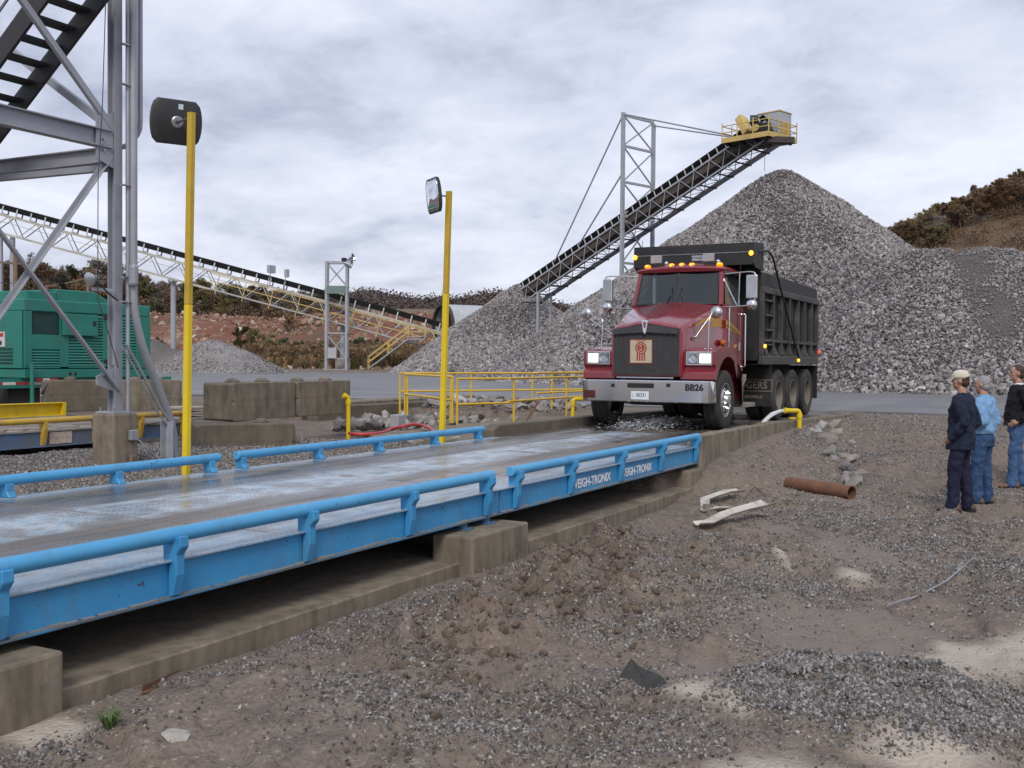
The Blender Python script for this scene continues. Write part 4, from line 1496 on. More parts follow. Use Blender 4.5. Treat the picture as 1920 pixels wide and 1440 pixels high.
pmat('alloy', (0.55, 0.55, 0.55), (0.42, 0.41, 0.40), 3, 0.35, metal=0.75, dirt=(0.25, 0.22, 0.18), dirt_amt=0.35, dscale=4)
pmat('rim_mud', (0.17, 0.148, 0.115), (0.11, 0.095, 0.075), 3, 0.7, dirt=(0.13, 0.11, 0.085), dirt_amt=0.3, dscale=5)
pmat('rim_shade', (0.11, 0.095, 0.075), (0.07, 0.06, 0.05), 4, 0.8)  # darker rim tone paints the shade inside the dished wheels
pmat('screen_cloth', (0.030, 0.030, 0.031), (0.042, 0.042, 0.043), 6, 0.8, bump=0.3, bscale=90)
pmat('smoke_plastic', (0.045, 0.05, 0.058), (0.06, 0.065, 0.07), 3, 0.12)
pmat('emblem_cream', (0.48, 0.42, 0.30), (0.42, 0.36, 0.26), 9, 0.7)
pmat('emblem_red', (0.36, 0.03, 0.02), (0.30, 0.03, 0.02), 9, 0.7)
pmat('gold_decal', (0.50, 0.27, 0.03), (0.40, 0.20, 0.03), 5, 0.4)
pmat('decal_grey', (0.22, 0.19, 0.18), (0.17, 0.14, 0.14), 5, 0.5)
pmat('plate_white', (0.72, 0.75, 0.80), (0.66, 0.70, 0.75), 9, 0.5)
pmat('ink_black', (0.015, 0.015, 0.017), (0.02, 0.02, 0.02), 9, 0.5)
pmat('dirty_step', (0.33, 0.29, 0.24), (0.24, 0.21, 0.17), 4, 0.7, dirt=(0.12, 0.10, 0.08), dirt_amt=0.4, dscale=4)
pmat('flap_letter', (0.30, 0.25, 0.21), (0.22, 0.18, 0.15), 8, 0.8)
pmat('seat_dark', (0.03, 0.03, 0.032), (0.05, 0.048, 0.045), 5, 0.9)
pmat('reflector_red', (0.10, 0.015, 0.015), (0.06, 0.012, 0.012), 20, 0.35)


def glow(name, col, strength, base=None):
    m, nt, b, o = _mat(name)
    g = NT(nt)
    n = g.noise(g.coord(), 9, 2)
    g.l(g.mix(n, col, tuple(min(1, c * 1.2) for c in col)), b.inputs['Emission Color'])
    b.inputs['Emission Strength'].default_value = strength
    b.inputs['Base Color'].default_value = tuple(base or col) + (1,)
    b.inputs['Roughness'].default_value = 0.2


pmat('amber_lens', (0.42, 0.10, 0.01), (0.36, 0.08, 0.01), 6, 0.25)
glow('lamp_white', (1.0, 0.84, 0.58), 3.2, (.8, .8, .8))
glow('lamp_amber', (1.0, 0.28, 0.01), 1.1, (.75, .25, .02))
glow('lamp_amber_hot', (1.0, 0.40, 0.03), 1.7, (.8, .4, .05))
glow('lamp_red', (1.0, 0.05, 0.02), 1.3, (.6, .03, .02))


def glass_material(name, tint, mixf):
    m, nt, b, o = _mat(name)
    g = NT(nt)
    tr = g.n('ShaderNodeBsdfTransparent')
    tr.inputs[0].default_value = tuple(tint) + (1,)
    gl = g.n('ShaderNodeBsdfGlossy')
    gl.inputs['Roughness'].default_value = 0.03
    g.l(g.mix(g.noise(g.coord(), 3, 3), (.9, .95, .95), (.8, .86, .87)), gl.inputs['Color'])
    fr = g.n('ShaderNodeFresnel')
    fr.inputs['IOR'].default_value = 1.55
    ms = g.n('ShaderNodeMixShader')
    g.l(g.m('ADD', fr.outputs[0], mixf, clamp=True), ms.inputs[0])
    g.l(tr.outputs[0], ms.inputs[1])
    g.l(gl.outputs[0], ms.inputs[2])
    g.l(ms.outputs[0], o.inputs[0])


glass_material('cab_glass', (0.30, 0.36, 0.35), 0.045)
glass_material('lamp_glass', (0.85, 0.87, 0.9), 0.10)

TX, TY, TZ = 18.25, 6.60, -0.008
T = thing('dump_truck', 'red conventional cab dump truck with black bed and lit headlights on the approach slab', 'truck', (TX, TY, TZ), math.pi)


def tl(u, v, lx):
    """bearing in the photo -> point on the truck's cross plane lx (truck coordinates)"""
    p = ox(u, v, TX - lx)
    return Vector((lx, TY - p.y, p.z - TZ))


def ts(u, v, ly):
    p = oy(u, v, TY - ly)
    return Vector((TX - p.x, ly, p.z - TZ))


Myz = lambda lx: frame_m((lx, 0, 0), (0, 1, 0), (0, 0, 1))          # outlines in (y, z), pushed along x

# ---- frame and running gear
for s in (-1, 1):
    MB().box(-7.1, .80, s * .43 - .04, s * .43 + .04, .74, 1.02).build('frame_rail', 'under_black', T)
for lx in (-1.2, -2.6, -4.3, -5.6, -6.9):
    MB().box(lx - .06, lx + .06, -.40, .40, .78, .98).build('cross_member', 'under_black', T)
for lx in (0, -3.7, -4.95, -6.3):
    mb = MB().cyl((lx, -.95, .52), (lx, .95, .52), .075, 10)
    if lx:
        mb.ball((lx, 0, .54), (.22, .2, .2), 12, 8)
    mb.build('axle', 'under_black', T)
MB().box(-.6, .62, -.38, .38, .42, .98).build('engine_sump', 'under_black', T, bevel=.05)
for s in (-1, 1):
    MB().box(-7.0, -3.0, s * .60 - .02, s * .60 + .02, .62, 1.12).build('suspension_hanger', 'under_black', T)


def wheel(lx, s, yc, dual):
    M = frame_m((lx, s * yc, .52), (1, 0, 0), (0, 0, 1) if s < 0 else (0, 0, -1))
    pr = [(.30, -.120), (.36, -.142), (.45, -.146), (.500, -.128), (.518, -.105), (.518, -.06), (.506, -.055), (.506, -.04), (.518, -.035), (.518, .035), (.506, .04),
          (.506, .055), (.518, .06), (.518, .105), (.500, .128), (.45, .146), (.36, .142), (.30, .120)]
    mb = MB().lathe(pr, M, 40)
    if dual:
        mb.lathe(pr, M @ Matrix.Translation((0, 0, -.33)), 40)
    w = mb.build('wheel', 'tyre_rubber', T, auto=30)
    if not dual:
        prof = [(.302, .118), (.300, .128), (.288, .128), (.282, .10), (.276, .055), (.262, .050), (.235, .085), (.19, .112), (.16, .118), (.125, .118), (.115, .150), (.10, .185), (.06, .196), (0, .198), (0, .0), (.27, 0.0)]
        MB().lathe(prof, M, 36).build('rim', 'alloy', w, auto=40)
        for k in range(10):
            a = 2 * math.pi * k / 10
            MB().lathe([(0, .014), (.022, .014), (.024, -.01), (0, -.01)], M @ Matrix.Translation((.223 * math.cos(a), .223 * math.sin(a), .0915)) , 10).build('hand_hole', 'under_black', w)
            a += math.pi / 10
            MB().lathe([(0, .175), (.010, .173), (.017, .15), (.019, .118), (0, .118)], M @ Matrix.Translation((.145 * math.cos(a), .145 * math.sin(a), 0)), 8).build('lug_nut', 'chrome', w)
    else:
        prof = [(.305, .118), (.303, .132), (.290, .132), (.272, .105), (.262, -.02), (.255, -.07), (.20, -.085), (.13, -.085), (.12, -.06), (.105, .01), (.09, .03), (0, .035), (0, -.12), (.30, -.12)]
        MB().lathe(prof, M, 36).build('rim', 'rim_mud', w, auto=40)
        MB().lathe([(0, .037), (.092, .032), (.107, .012), (.122, -.058), (.132, -.082), (.200, -.082), (.252, -.066), (.20, -.09), (0, -.09)], M, 30).build('wheel_disc', 'rim_shade', w, auto=40)
        for k in range(10):
            a = 2 * math.pi * k / 10
            MB().lathe([(0, -.04), (.016, -.042), (.018, -.085), (0, -.085)], M @ Matrix.Translation((.165 * math.cos(a), .165 * math.sin(a), 0)), 8).build('lug_nut', 'rim_mud', w)
    return w


for s in (1, -1):
    wheel(0, s, 1.05, False)
    for lx in (-3.72, -4.95, -6.32):
        wheel(lx, s, 1.06, True)

# ---- bumper
mb = MB()
rings = []
for z in (.485, .50, .845, .86):
    ins = .012 if z in (.485, .86) else 0
    out = []
    for (x, y) in ((.62, 1.19), (.80, 1.19), (.885, 1.165), (.93, 1.11), (.95, 1.0), (.95, -1.0), (.93, -1.11), (.885, -1.165), (.80, -1.19), (.62, -1.19)):
        out.append((x - ins, y * (1 - ins * .5), z))
    for (x, y) in ((.62, -1.16), (.80, -1.16), (.90, -.98), (.90, .98), (.80, 1.16), (.62, 1.16)):
        out.append((x - ins, y, z))
    rings.append(out)
mb.loft(rings)
bu = mb.build('bumper', 'chrome', T, auto=30)
a, b_ = tl(1176, 718, .953), tl(1226, 728, .953)
MB().box(.94, .9535, a.y, b_.y, b_.z, a.z).build('tow_slot', 'ink_black', bu, bevel=.004)
for u in (1149, 1253):
    a = tl(u, 722.5, .953)
    MB().box(.94, .9535, a.y - .035, a.y + .035, a.z - .03, a.z + .03).build('square_hole', 'ink_black', bu)
a, b_ = tl(1183, 733.5, .956), tl(1216, 749.5, .956)
pl = MB().box(.9515, .957, a.y, b_.y, b_.z, a.z).build('number_plate', 'plate_white', bu, bevel=.003)
c = (a + b_) / 2
text('plate_number', '00331', .098, 'ink_black', bu, frame_m((.9575, c.y + .025, c.z + .005), (0, 1, 0), (0, 0, 1)), .001, .001, .80)
for k, zz in enumerate((.018, -.022)):
    text('plate_code', 'T' if k == 0 else 'H', .036, 'ink_black', bu, frame_m((.9575, a.y + .035, c.z + zz + .005), (0, 1, 0), (0, 0, 1)), .001, .0005)
a, b_ = tl(1284, 722, .953), tl(1319, 733, .953)
text('fleet_number', 'BB26', .150, 'ink_black', bu, frame_m((.9512, (a.y + b_.y) / 2, (a.z + b_.z) / 2), (0, 1, 0), (0, 0, 1)), .0012, .0075, 1.0)
a, b_ = tl(1091, 731, .953), tl(1116, 746, .953)
MB().box(.948, .956, a.y + .03, b_.y, b_.z, a.z).build('red_reflector', 'reflector_red', bu, bevel=.004)
for y in (-.55, -.40, .30, .42):
    MB().lathe([(0, .006), (.010, .005), (.012, 0), (0, 0)], frame_m((.951, y, .525), (0, 1, 0), (0, 0, 1)), 8).build('bolt_head', 'dull_chrome', bu)

# ---- hood
def hood_w(lx):
    t = max(0.0, min(1.0, (.80 - lx) / 1.5))
    return .655 + .235 * t ** 0.9


def hood_z(lx):
    t = max(0.0, min(1.0, (.80 - lx) / 1.5))
    return 1.845 + .43 * t ** 0.92


rings = []
for i, lx in enumerate((.83, .80, .70, .5, .25, 0, -.25, -.5, -.70)):
    w_, zt = hood_w(lx), hood_z(lx)
    if i == 0:
        w_, zt = w_ - .025, zt - .03
    zs = zt - .05
    half = [(w_ - .01, .93), (w_, 1.25), (w_, zs - .16), (w_ - .02, zs - .075), (w_ - .065, zs - .02), (w_ - .14, zs + .005), (.30 + .10 * (.8 - lx) / 1.5, zt - .012), (.235 + .10 * (.8 - lx) / 1.5, zt + .012), (.06, zt + .026)]
    ring = [(lx, y, z) for y, z in half] + [(lx, -y, z) for y, z in reversed(half)]
    rings.append(ring)
hood = MB().loft(rings, closed=True).build('hood', 'truck_red', T, auto=28)
# grille frame, screen cloth with emblem, stone deflector
GZ0, GZ1 = .95, 1.80
MB().prism([(-.60, GZ0), (.60, GZ0), (.60, GZ1 - .05), (.0, GZ1 + .045), (-.60, GZ1 - .05)], 0, .02, Myz(.825)).build('grille_screen', 'screen_cloth', T)
for k in range(13):
    y = -.54 + k * .09
    MB().box(.845, .849, y - .004, y + .004, GZ0 + .02, GZ1 - .08).build('screen_seam', 'smoke_plastic', T)
for s in (-1, 1):
    MB().box(.82, .852, s * .615 - .014, s * .615 + .014, GZ0 - .02, GZ1 - .04).build('grille_edge', 'truck_red', T, bevel=.006)
MB().prism([(-.592, 1.655), (0, 1.69), (.592, 1.655), (.592, 1.735), (.30, 1.785), (0, 1.812), (-.30, 1.785), (-.592, 1.735)], 0, .006, frame_m((.86, 0, 0), (0, 1, 0), (.02, 0, 1))).build('stone_deflector', 'smoke_plastic', T)
MB().tube([(.88, -.52, .905), (.88, .52, .905)], .014, 8).build('grille_bar', 'dull_chrome', T)
MB().prism([(-.055, 1.90), (.055, 1.90), (.06, 1.86), (.035, 1.70), (.018, 1.66), (-.018, 1.66), (-.035, 1.70), (-.06, 1.86)], 0, .045, Myz(.875)).build('nose_ornament', 'chrome', T, bevel=.01)
MB().prism([(-.025, 1.865), (.025, 1.865), (.012, 1.76), (-.012, 1.76)], 0, .005, Myz(.921)).build('ornament_inlay', 'truck_red', T)
a, b_ = tl(1180.5, 637, .86), tl(1222.5, 681, .86)
ec, eh = (a + b_) / 2, (b_.y - a.y) / 2
EM = frame_m((.851, ec.y, ec.z), (0, 1, 0), (0, 0, 1))
em = MB().box(.8455, .851, ec.y - eh, ec.y + eh, ec.z - eh, ec.z + eh).build('emblem_panel', 'emblem_cream', T)
for (x0, x1, y0, y1) in ((-eh, eh, eh - .012, eh), (-eh, eh, -eh, -eh + .012), (-eh, -eh + .012, -eh + .012, eh - .012), (eh - .012, eh, -eh + .012, eh - .012)):
    MB().add([EM @ Vector(p) for p in ((x0, y0, .001), (x1, y0, .001), (x1, y1, .001), (x0, y1, .001))], [(0, 1, 2, 3)]).build('emblem_border', 'emblem_red', em)
R = eh * .50
EC = EM @ Matrix.Translation((0, eh * .28, 0))
MB().lathe([(R * .80, .001), (R, .001), (R, .003), (R * .80, .003)], EC, 28).build('emblem_ring', 'emblem_red', em)
MB().lathe([(0, .001), (R * .66, .001), (R * .66, .003), (0, .003)], EC, 24, closed=False).build('emblem_disc', 'emblem_red', em)
text('emblem_letter', 'K', R * .62, 'emblem_cream', em, EC @ Matrix.Translation((0, R * .27, .0042)), .0008, .001)
text('emblem_letter', 'W', R * .55, 'emblem_cream', em, EC @ Matrix.Translation((0, -R * .30, .0042)), .0008, .001)
for k in range(4):
    x = (k - 1.5) * R * .42
    h0 = -R * .95 if abs(k - 1.5) < 1 else -R * .82
    MB().add([EC @ Vector(p) for p in ((x - R * .13, h0, .002), (x + R * .13, h0, .002), (x + R * .13, -R * 2.1, .002), (x - R * .13, -R * 2.1, .002))], [(0, 1, 2, 3)]).build('emblem_bar', 'emblem_red', em)
    MB().add([EC @ Vector(p) for p in ((x - R * .09, R * 1.02, .002), (x + R * .09, R * 1.02, .002), (x + R * .09, R * 1.30, .002), (x - R * .09, R * 1.30, .002))], [(0, 1, 2, 3)]).build('emblem_bar', 'emblem_red', em)

# ---- fenders with lamps
for s in (1, -1):
    prof = [(.70, .875), (.77, .885), (.765, .98), (.70, 1.06), (.715, 1.10), (.745, 1.13), (.745, 1.355), (.70, 1.385), (.50, 1.40)]
    for k in range(13):
        a = math.radians(62 + (182 - 62) * k / 12)
        prof.append((.0 + .90 * math.cos(a) - .0, .545 + .905 * math.sin(a)))
    prof += [(-.90, .96), (-.86, .90), (-.74, .90)]
    for k in range(15):
        a = math.radians(152 - (152 - 24) * k / 14)
        prof.append((.0 + .735 * math.cos(a), .545 + .735 * math.sin(a)))
    y0, y1 = (.60, 1.215) if s > 0 else (-1.215, -.60)
    M = frame_m((0, 0, 0), (1, 0, 0), (0, 0, 1))
    fe = MB().prism(prof, -y1, -y0, M).build('fender', 'truck_red', T, bevel=.045, seg=3)
    # headlamp: bezel, two lamps, lit outer one
    ys, ye = (.70, 1.155) if s > 0 else (-1.155, -.70)
    bz = MB()
    bz.box(.735, .765, ys, ye, 1.335, 1.36).box(.735, .765, ys, ye, 1.125, 1.15).box(.735, .765, ys, ys + .022, 1.15, 1.335).box(.735, .765, ye - .022, ye, 1.15, 1.335)
    hl = bz.build('headlight', 'chrome', T, bevel=.005)
    ym = (ys + ye) / 2
    MB().box(.735, .748, ys + .02, ye - .02, 1.145, 1.34).build('lamp_housing', 'dull_chrome', hl)
    inner, outer = ((ys + .03, ym - .01), (ym + .01, ye - .03)) if s > 0 else ((ym + .01, ye - .03), (ys + .03, ym - .01))
    MB().lathe([(0, .012), (.05, .012), (.075, .02), (.075, 0), (0, 0)], frame_m((.748, (inner[0] + inner[1]) / 2, 1.243), (0, 1, 0), (0, 0, 1)), 18).build('dark_lamp', 'chrome', hl)
    MB().box(.748, .758, outer[0], outer[1], 1.165, 1.32).build('lit_lamp', 'lamp_white', hl, bevel=.012, seg=2)
    MB().box(.7585, .763, ys + .02, ye - .02, 1.148, 1.337).build('lamp_lens', 'lamp_glass', hl)
    for k in range(2):
        MB().ball((.60 - k * .05, s * (.98 + .09 * k), 1.405), (.035, .028, .02), 8, 6).build('clearance_lamp', 'dull_chrome', fe, smooth=True)
    # inner step between hood and fender, side indicator
    MB().box(-.70, .66, s * .60 if s > 0 else -.66, .66 if s > 0 else -.60, .95, 1.30).build('inner_panel', 'truck_red', T, bevel=.02)
    MB().ball((-.60, s * .93, 1.53), (.09, .05, .065), 10, 8).build('side_indicator', 'amber_lens', T, smooth=True)
    MB().box(-.98, -.90, s * .82 if s > 0 else -1.2, 1.2 if s > 0 else -.82, .40, .92).build('front_mud_guard', 'under_black', T)

# ---- cab
cab = MB()
rings = []
for z, xf, w_ in ((.98, -.64, .90), (1.02, -.62, .925), (1.6, -.66, .935), (2.20, -.70, .925), (2.235, -.72, .905)):
    rings.append([(xf, -w_ + .10, z), (xf, w_ - .10, z), (xf - .10, w_, z), (-1.93, w_, z), (-1.98, w_ - .05, z), (-1.98, -w_ + .05, z), (-1.93, -w_, z), (xf - .10, -w_, z)])
cabo = cab.loft(rings).build('cab', 'truck_red', T, auto=30)
rings = []
for z, xf, w_, xr in ((2.845, -.92, .80, -1.96), (2.86, -.80, .86, -1.98), (2.895, -.775, .875, -1.985), (2.925, -.80, .86, -1.98), (2.965, -.92, .80, -1.95), (3.0, -1.10, .66, -1.88), (3.012, -1.3, .45, -1.8)):
    n = 6
    front = []
    for k in range(n + 1):
        t = -1 + 2 * k / n
        front.append((xf - .10 * abs(t) ** 2, -t * (w_ - .02), z + (.035 * (1 - t * t) if z > 2.88 else 0)))
    rings.append([(xr, w_, z), (xf - .14, w_, z)] + front + [(xf - .14, -w_, z), (xr, -w_, z)])
MB().loft(rings).build('roof', 'truck_red', T, auto=30)
for s in (1, -1):
    MB().beam((-.745, s * .845, 2.22), (-.955, s * .785, 2.88), .085, .075, (1, 0, 0)).build('pillar', 'truck_red', T, bevel=.012)
    MB().prism([(-1.98, 2.22), (-1.70, 2.22), (-1.72, 2.88), (-1.98, 2.88)], -.015, .015, frame_m((0, s * .855, 0), (1, 0, 0), (0, s * -.09, 1))).build('rear_pillar', 'truck_red', T)
    MB().beam((-.95, s * .80, 2.86), (-1.95, s * .80, 2.86), .05, .05).build('roof_rail', 'truck_red', T)
    # door
    yd = s * .933
    d = MB().prism([(-.80, 1.06), (-1.80, 1.06), (-1.80, 2.215), (-.80, 2.215)], -.008, .008, frame_m((0, yd, 0), (1, 0, 0), (0, 0, 1))).build('door', 'truck_red', T, bevel=.012, seg=2)
    MB().beam((-.79, s * .915, 2.222), (-1.80, s * .915, 2.222), .05, .03).build('door_sill', 'truck_red', d, bevel=.006)
    MB().box(-1.70, -1.62, min(yd * 1.0, yd + s * .02), max(yd, yd + s * .02), 1.40, 1.56).build('door_handle', 'chrome', d, bevel=.006)
    MB().add([(-.80, s * .905, 2.235), (-1.70, s * .905, 2.235), (-1.72, s * .825, 2.86), (-1.00, s * .825, 2.86)], [(0, 1, 2, 3)]).build('side_window', 'cab_glass', T)
    MB().tube([(-.86, s * .955, 1.12), (-.86, s * .97, 2.20)], .012, 6).build('grab_rail', 'chrome', T)
    MB().tube(bend([(-1.86, s * .93, 1.10), (-1.86, s * .985, 1.10), (-1.86, s * .985, 2.10), (-1.86, s * .93, 2.10)], .03), .015, 8).build('grab_rail', 'chrome', T)
MB().box(-1.985, -1.95, -.84, .84, 2.22, 2.88).build('cab_back', 'truck_black', T)
# windscreen in two flat panes, dark rubber seals, wipers
wb, wt = (-.705, 2.255), (-.925, 2.86)
for s in (1, -1):
    P = [(wb[0] + .085, s * .012, wb[1]), (wb[0], s * .79, wb[1] - .005), (wt[0], s * .735, wt[1]), (wt[0] + .075, s * .012, wt[1] + .01)]
    MB().add(P, [(0, 1, 2, 3)]).build('windscreen', 'cab_glass', T)
    for i in range(4):
        MB().beam(P[i], P[(i + 1) % 4], .022, .022, (1, 0, .3)).build('window_seal', 'ink_black', T)
    base = Vector((wb[0] + .07, s * .18, wb[1] - .02))
    MB().tube([base, Vector((-.68 + .02, s * .10, 2.42))], .008, 6).build('wiper_arm', 'ink_black', T)
    MB().beam((-.70 + .065, s * .04, 2.30), (-.78 + .055, s * .10, 2.58), .018, .012, (1, 0, 0)).build('wiper_blade', 'ink_black', T)
# inside
MB().box(-1.0, -.78, -.80, .80, 2.0, 2.215).build('dashboard', 'seat_dark', T, bevel=.03)
MB().box(-1.95, -.80, -.84, .84, 2.236, 2.242).build('cab_floor_trim', 'seat_dark', T)
for s in (1, -1):
    MB().box(-1.75, -1.58, s * .45 - .25, s * .45 + .25, 2.2, 2.72).build('seat_back', 'seat_dark', T, bevel=.05, seg=2)
MB().lathe([(.20, -.014), (.22, -.014), (.22, .014), (.20, .014)], Matrix.Translation((-1.12, .42, 2.33)) @ Matrix.Rotation(math.radians(-35), 4, 'Y'), 24).build('steering_wheel', 'ink_black', T)
# gold stripe and door lettering
for s in (1, -1):
    for (pts, wd) in (([(.40, 1.80), (.15, 1.895), (-.15, 1.945), (-.45, 1.94), (-.72, 1.905), (-1.1, 1.85), (-1.5, 1.77), (-1.79, 1.69)], .055),
                      ([(.20, 1.70), (.0, 1.79), (-.25, 1.845), (-.5, 1.85), (-.72, 1.835), (-1.1, 1.80), (-1.5, 1.74), (-1.79, 1.68)], .030)):
        mb = MB()
        fine = []
        for i in range(len(pts) - 1):
            for k in range(4):
                t = k / 4
                fine.append((pts[i][0] * (1 - t) + pts[i + 1][0] * t, pts[i][1] * (1 - t) + pts[i + 1][1] * t))
        for i in range(len(fine) - 1):
            q = []
            for j in (i, i + 1):
                lx, z = fine[j]
                tt = j / (len(fine) - 1)
                hw = wd * (math.sin(math.pi * min(1, tt * .93 + .05)) ** .7)
                y = (hood_w(lx) + .004) if lx > -.70 else .9435
                q += [(lx, s * y, z - hw), (lx, s * y, z + hw)]
            if (fine[i][0] > -.66) == (fine[i + 1][0] > -.66) or True:
                if fine[i][0] > -.70 >= fine[i + 1][0] or (-.80 < fine[i + 1][0] < -.70):
                    continue
                mb.add([q[0], q[2], q[3], q[1]], [(0, 1, 2, 3)])
        mb.build('gold_stripe', 'gold_decal', T)
    text('door_lettering', 'Rogers Bros, Inc.', .085, 'decal_grey', T, frame_m((-1.30, s * .9425, 1.66), (-s, 0, 0), (0, 0, 1)), .0005, .0005)
    yb_ = sorted((s * (hood_w(.42) + .001), s * (hood_w(.42) + .007)))
    MB().box(.32, .52, yb_[0], yb_[1], 1.555, 1.61).build('hood_badge', 'decal_grey', T, bevel=.002)

# ---- lamps and horns on the roof
for u in (1213, 1258, 1277, 1296, 1348):
    p = tl(u, 495, -.93)
    lm = MB().lathe([(0, .055), (.035, .05), (.055, .03), (.062, 0), (0, 0)], Matrix.Translation((-.98, p.y, 2.965 + .02 * (1 - abs(p.y)))) @ Matrix.Diagonal((1.35, 1, 1, 1)), 14, closed=False).build('roof_lamp', 'lamp_amber', T, smooth=True)
    MB().ball((-.925, p.y, 2.995), (.03, .028, .018), 8, 6).build('lamp_filament', 'lamp_amber_hot', lm, smooth=True)
for u in (1230, 1328):
    p = tl(u, 489, -1.0)
    wl_ = MB().box(-1.06, -.98, p.y - .105, p.y + .105, 3.05, 3.20).build('work_lamp', 'box_grey', T, bevel=.012, seg=2)
    MB().cyl((-1.02, p.y, 2.96), (-1.02, p.y, 3.06), .014, 8).build('lamp_stalk', 'ink_black', wl_)
for u in (1249, 1346):
    p = tl(u, 491, -1.1)
    MB().ball((-1.12, p.y, 3.05), (.05, .045, .045), 12, 8).build('roof_beacon', 'dull_chrome', T, smooth=True)
for s in (1, -1):
    MB().tube([(-1.5, s * .86, 2.6), (-1.5, s * .98, 2.8), (-1.5, s * .98, 3.55)], .006, 5).build('antenna', 'ink_black', T)

# ---- mirrors
for s in (1, -1):
    yo = s * 1.40
    fr_ = MB().tube(bend([(-.93, s * .80, 2.80), (-.80, yo - s * .05, 2.82), (-.78, yo + s * .06, 2.80), (-.76, yo + s * .06, 2.24), (-.74, yo - s * .1, 2.20), (-.78, s * .88, 2.19)], .06), .013, 8).build('mirror_frame', 'dull_chrome', T, auto=60)
    MB().tube([(-.95, s * .80, 2.78), (-.76, s * 1.13, 2.22)], .012, 6).build('mirror_strut', 'dull_chrome', fr_)
    MB().tube([(-.80, s * 1.17, 2.81), (-.76, s * 1.17, 2.21)], .010, 6).build('mirror_strut', 'dull_chrome', fr_)
    MB().box(-.83, -.745, yo - .10, yo + .10, 2.33, 2.76).build('mirror_head', 'dull_chrome', fr_, bevel=.02, seg=2)
    MB().box(-.8355, -.8305, yo - .09, yo + .09, 2.35, 2.74).build('mirror_pane', 'mirror_glass', fr_)
    MB().lathe([(0, .07), (.05, .065), (.09, .04), (.105, 0), (0, 0)], frame_m((-.78, yo, 2.22), (0, 1, 0), (0, 0, 1)), 18, closed=False).build('convex_mirror', 'chrome', fr_, smooth=True)
    # round mirror on its stalk above the fender
    c = tl(1343, 585.5, .12) if s > 0 else tl(1100, 588, .12)
    c = Vector((.12, c.y, c.z))
    hm = MB().lathe([(0, .05), (.05, .045), (.09, .025), (.11, -.01), (.105, -.02), (0, -.02)], frame_m(c, (0, 1, 0), (0, 0, 1)), 20).build('fender_mirror', 'dull_chrome', T, auto=50)
    f0 = Vector((.40, s * (.97 if s > 0 else 1.02), 1.39))
    MB().tube(bend([f0, Vector((f0.x - .05, f0.y, c.z - .12)), Vector((c.x + .14, c.y - s * .02, c.z + .02)), c + Vector((.04, 0, 0))], .06), .010, 8).build('mirror_stalk', 'dull_chrome', hm)
    h0 = Vector((.38, s * (hood_w(.38) + .01), 1.62))
    MB().tube([h0, c + Vector((.10, -s * .10, -.10))], .011, 8).build('mirror_stay', 'dull_chrome', hm)
    MB().ball(h0, .022, 8, 6).build('stay_foot', 'chrome', hm, smooth=True)

# ---- steps, tank
for s in (1, -1):
    y0, y1 = (.80, 1.16) if s > 0 else (-1.16, -.80)
    MB().prism([(-1.02, .58), (-1.02, .96), (-1.36, .96), (-1.34, .84), (-1.16, .74), (-1.14, .40), (-1.06, .36)], -y1, -y0, frame_m((0, 0, 0), (1, 0, 0), (0, 0, 1))).build('cab_step', 'dirty_step', T, bevel=.01)
    MB().box(-2.0, -1.35, y0, y1, .34, .42).build('lower_step', 'dirty_step', T, bevel=.008)
    if s < 0:
        MB().cyl((-1.45, s * .78, .70), (-2.75, s * .78, .70), .27, 20).build('fuel_tank', 'under_black', T, auto=40)
    fl = MB().box(-3.02, -2.99, (.34 if s > 0 else -1.20), (1.20 if s > 0 else -.34), .30, 1.20).build('mud_flap', 'truck_black', T)
    if s > 0:
        FMx = frame_m((-2.986, .78, .72), (0, 1, 0), (0, 0, 1))
        text('flap_lettering', 'ROGERS', .20, 'flap_letter', fl, FMx, .001, .002, .95)
        text('flap_lettering', 'ROGERSVILLE', .085, 'flap_letter', fl, FMx @ Matrix.Translation((.0, -.23, 0)), .001, .001, 1.0)
        for (x0, x1, y0_, y1_) in ((-.45, .45, .105, .118), (-.45, .45, -.118, -.105), (-.45, -.438, -.105, .105), (.438, .45, -.105, .105)):
            MB().add([FMx @ Vector(p) for p in ((x0, y0_, .001), (x1, y0_, .001), (x1, y1_, .001), (x0, y1_, .001))], [(0, 1, 2, 3)]).build('flap_border', 'flap_letter', fl)
    MB().box(-7.30, -7.27, (.50 if s > 0 else -1.20), (1.20 if s > 0 else -.50), .35, 1.12).build('mud_flap', 'truck_black', T)

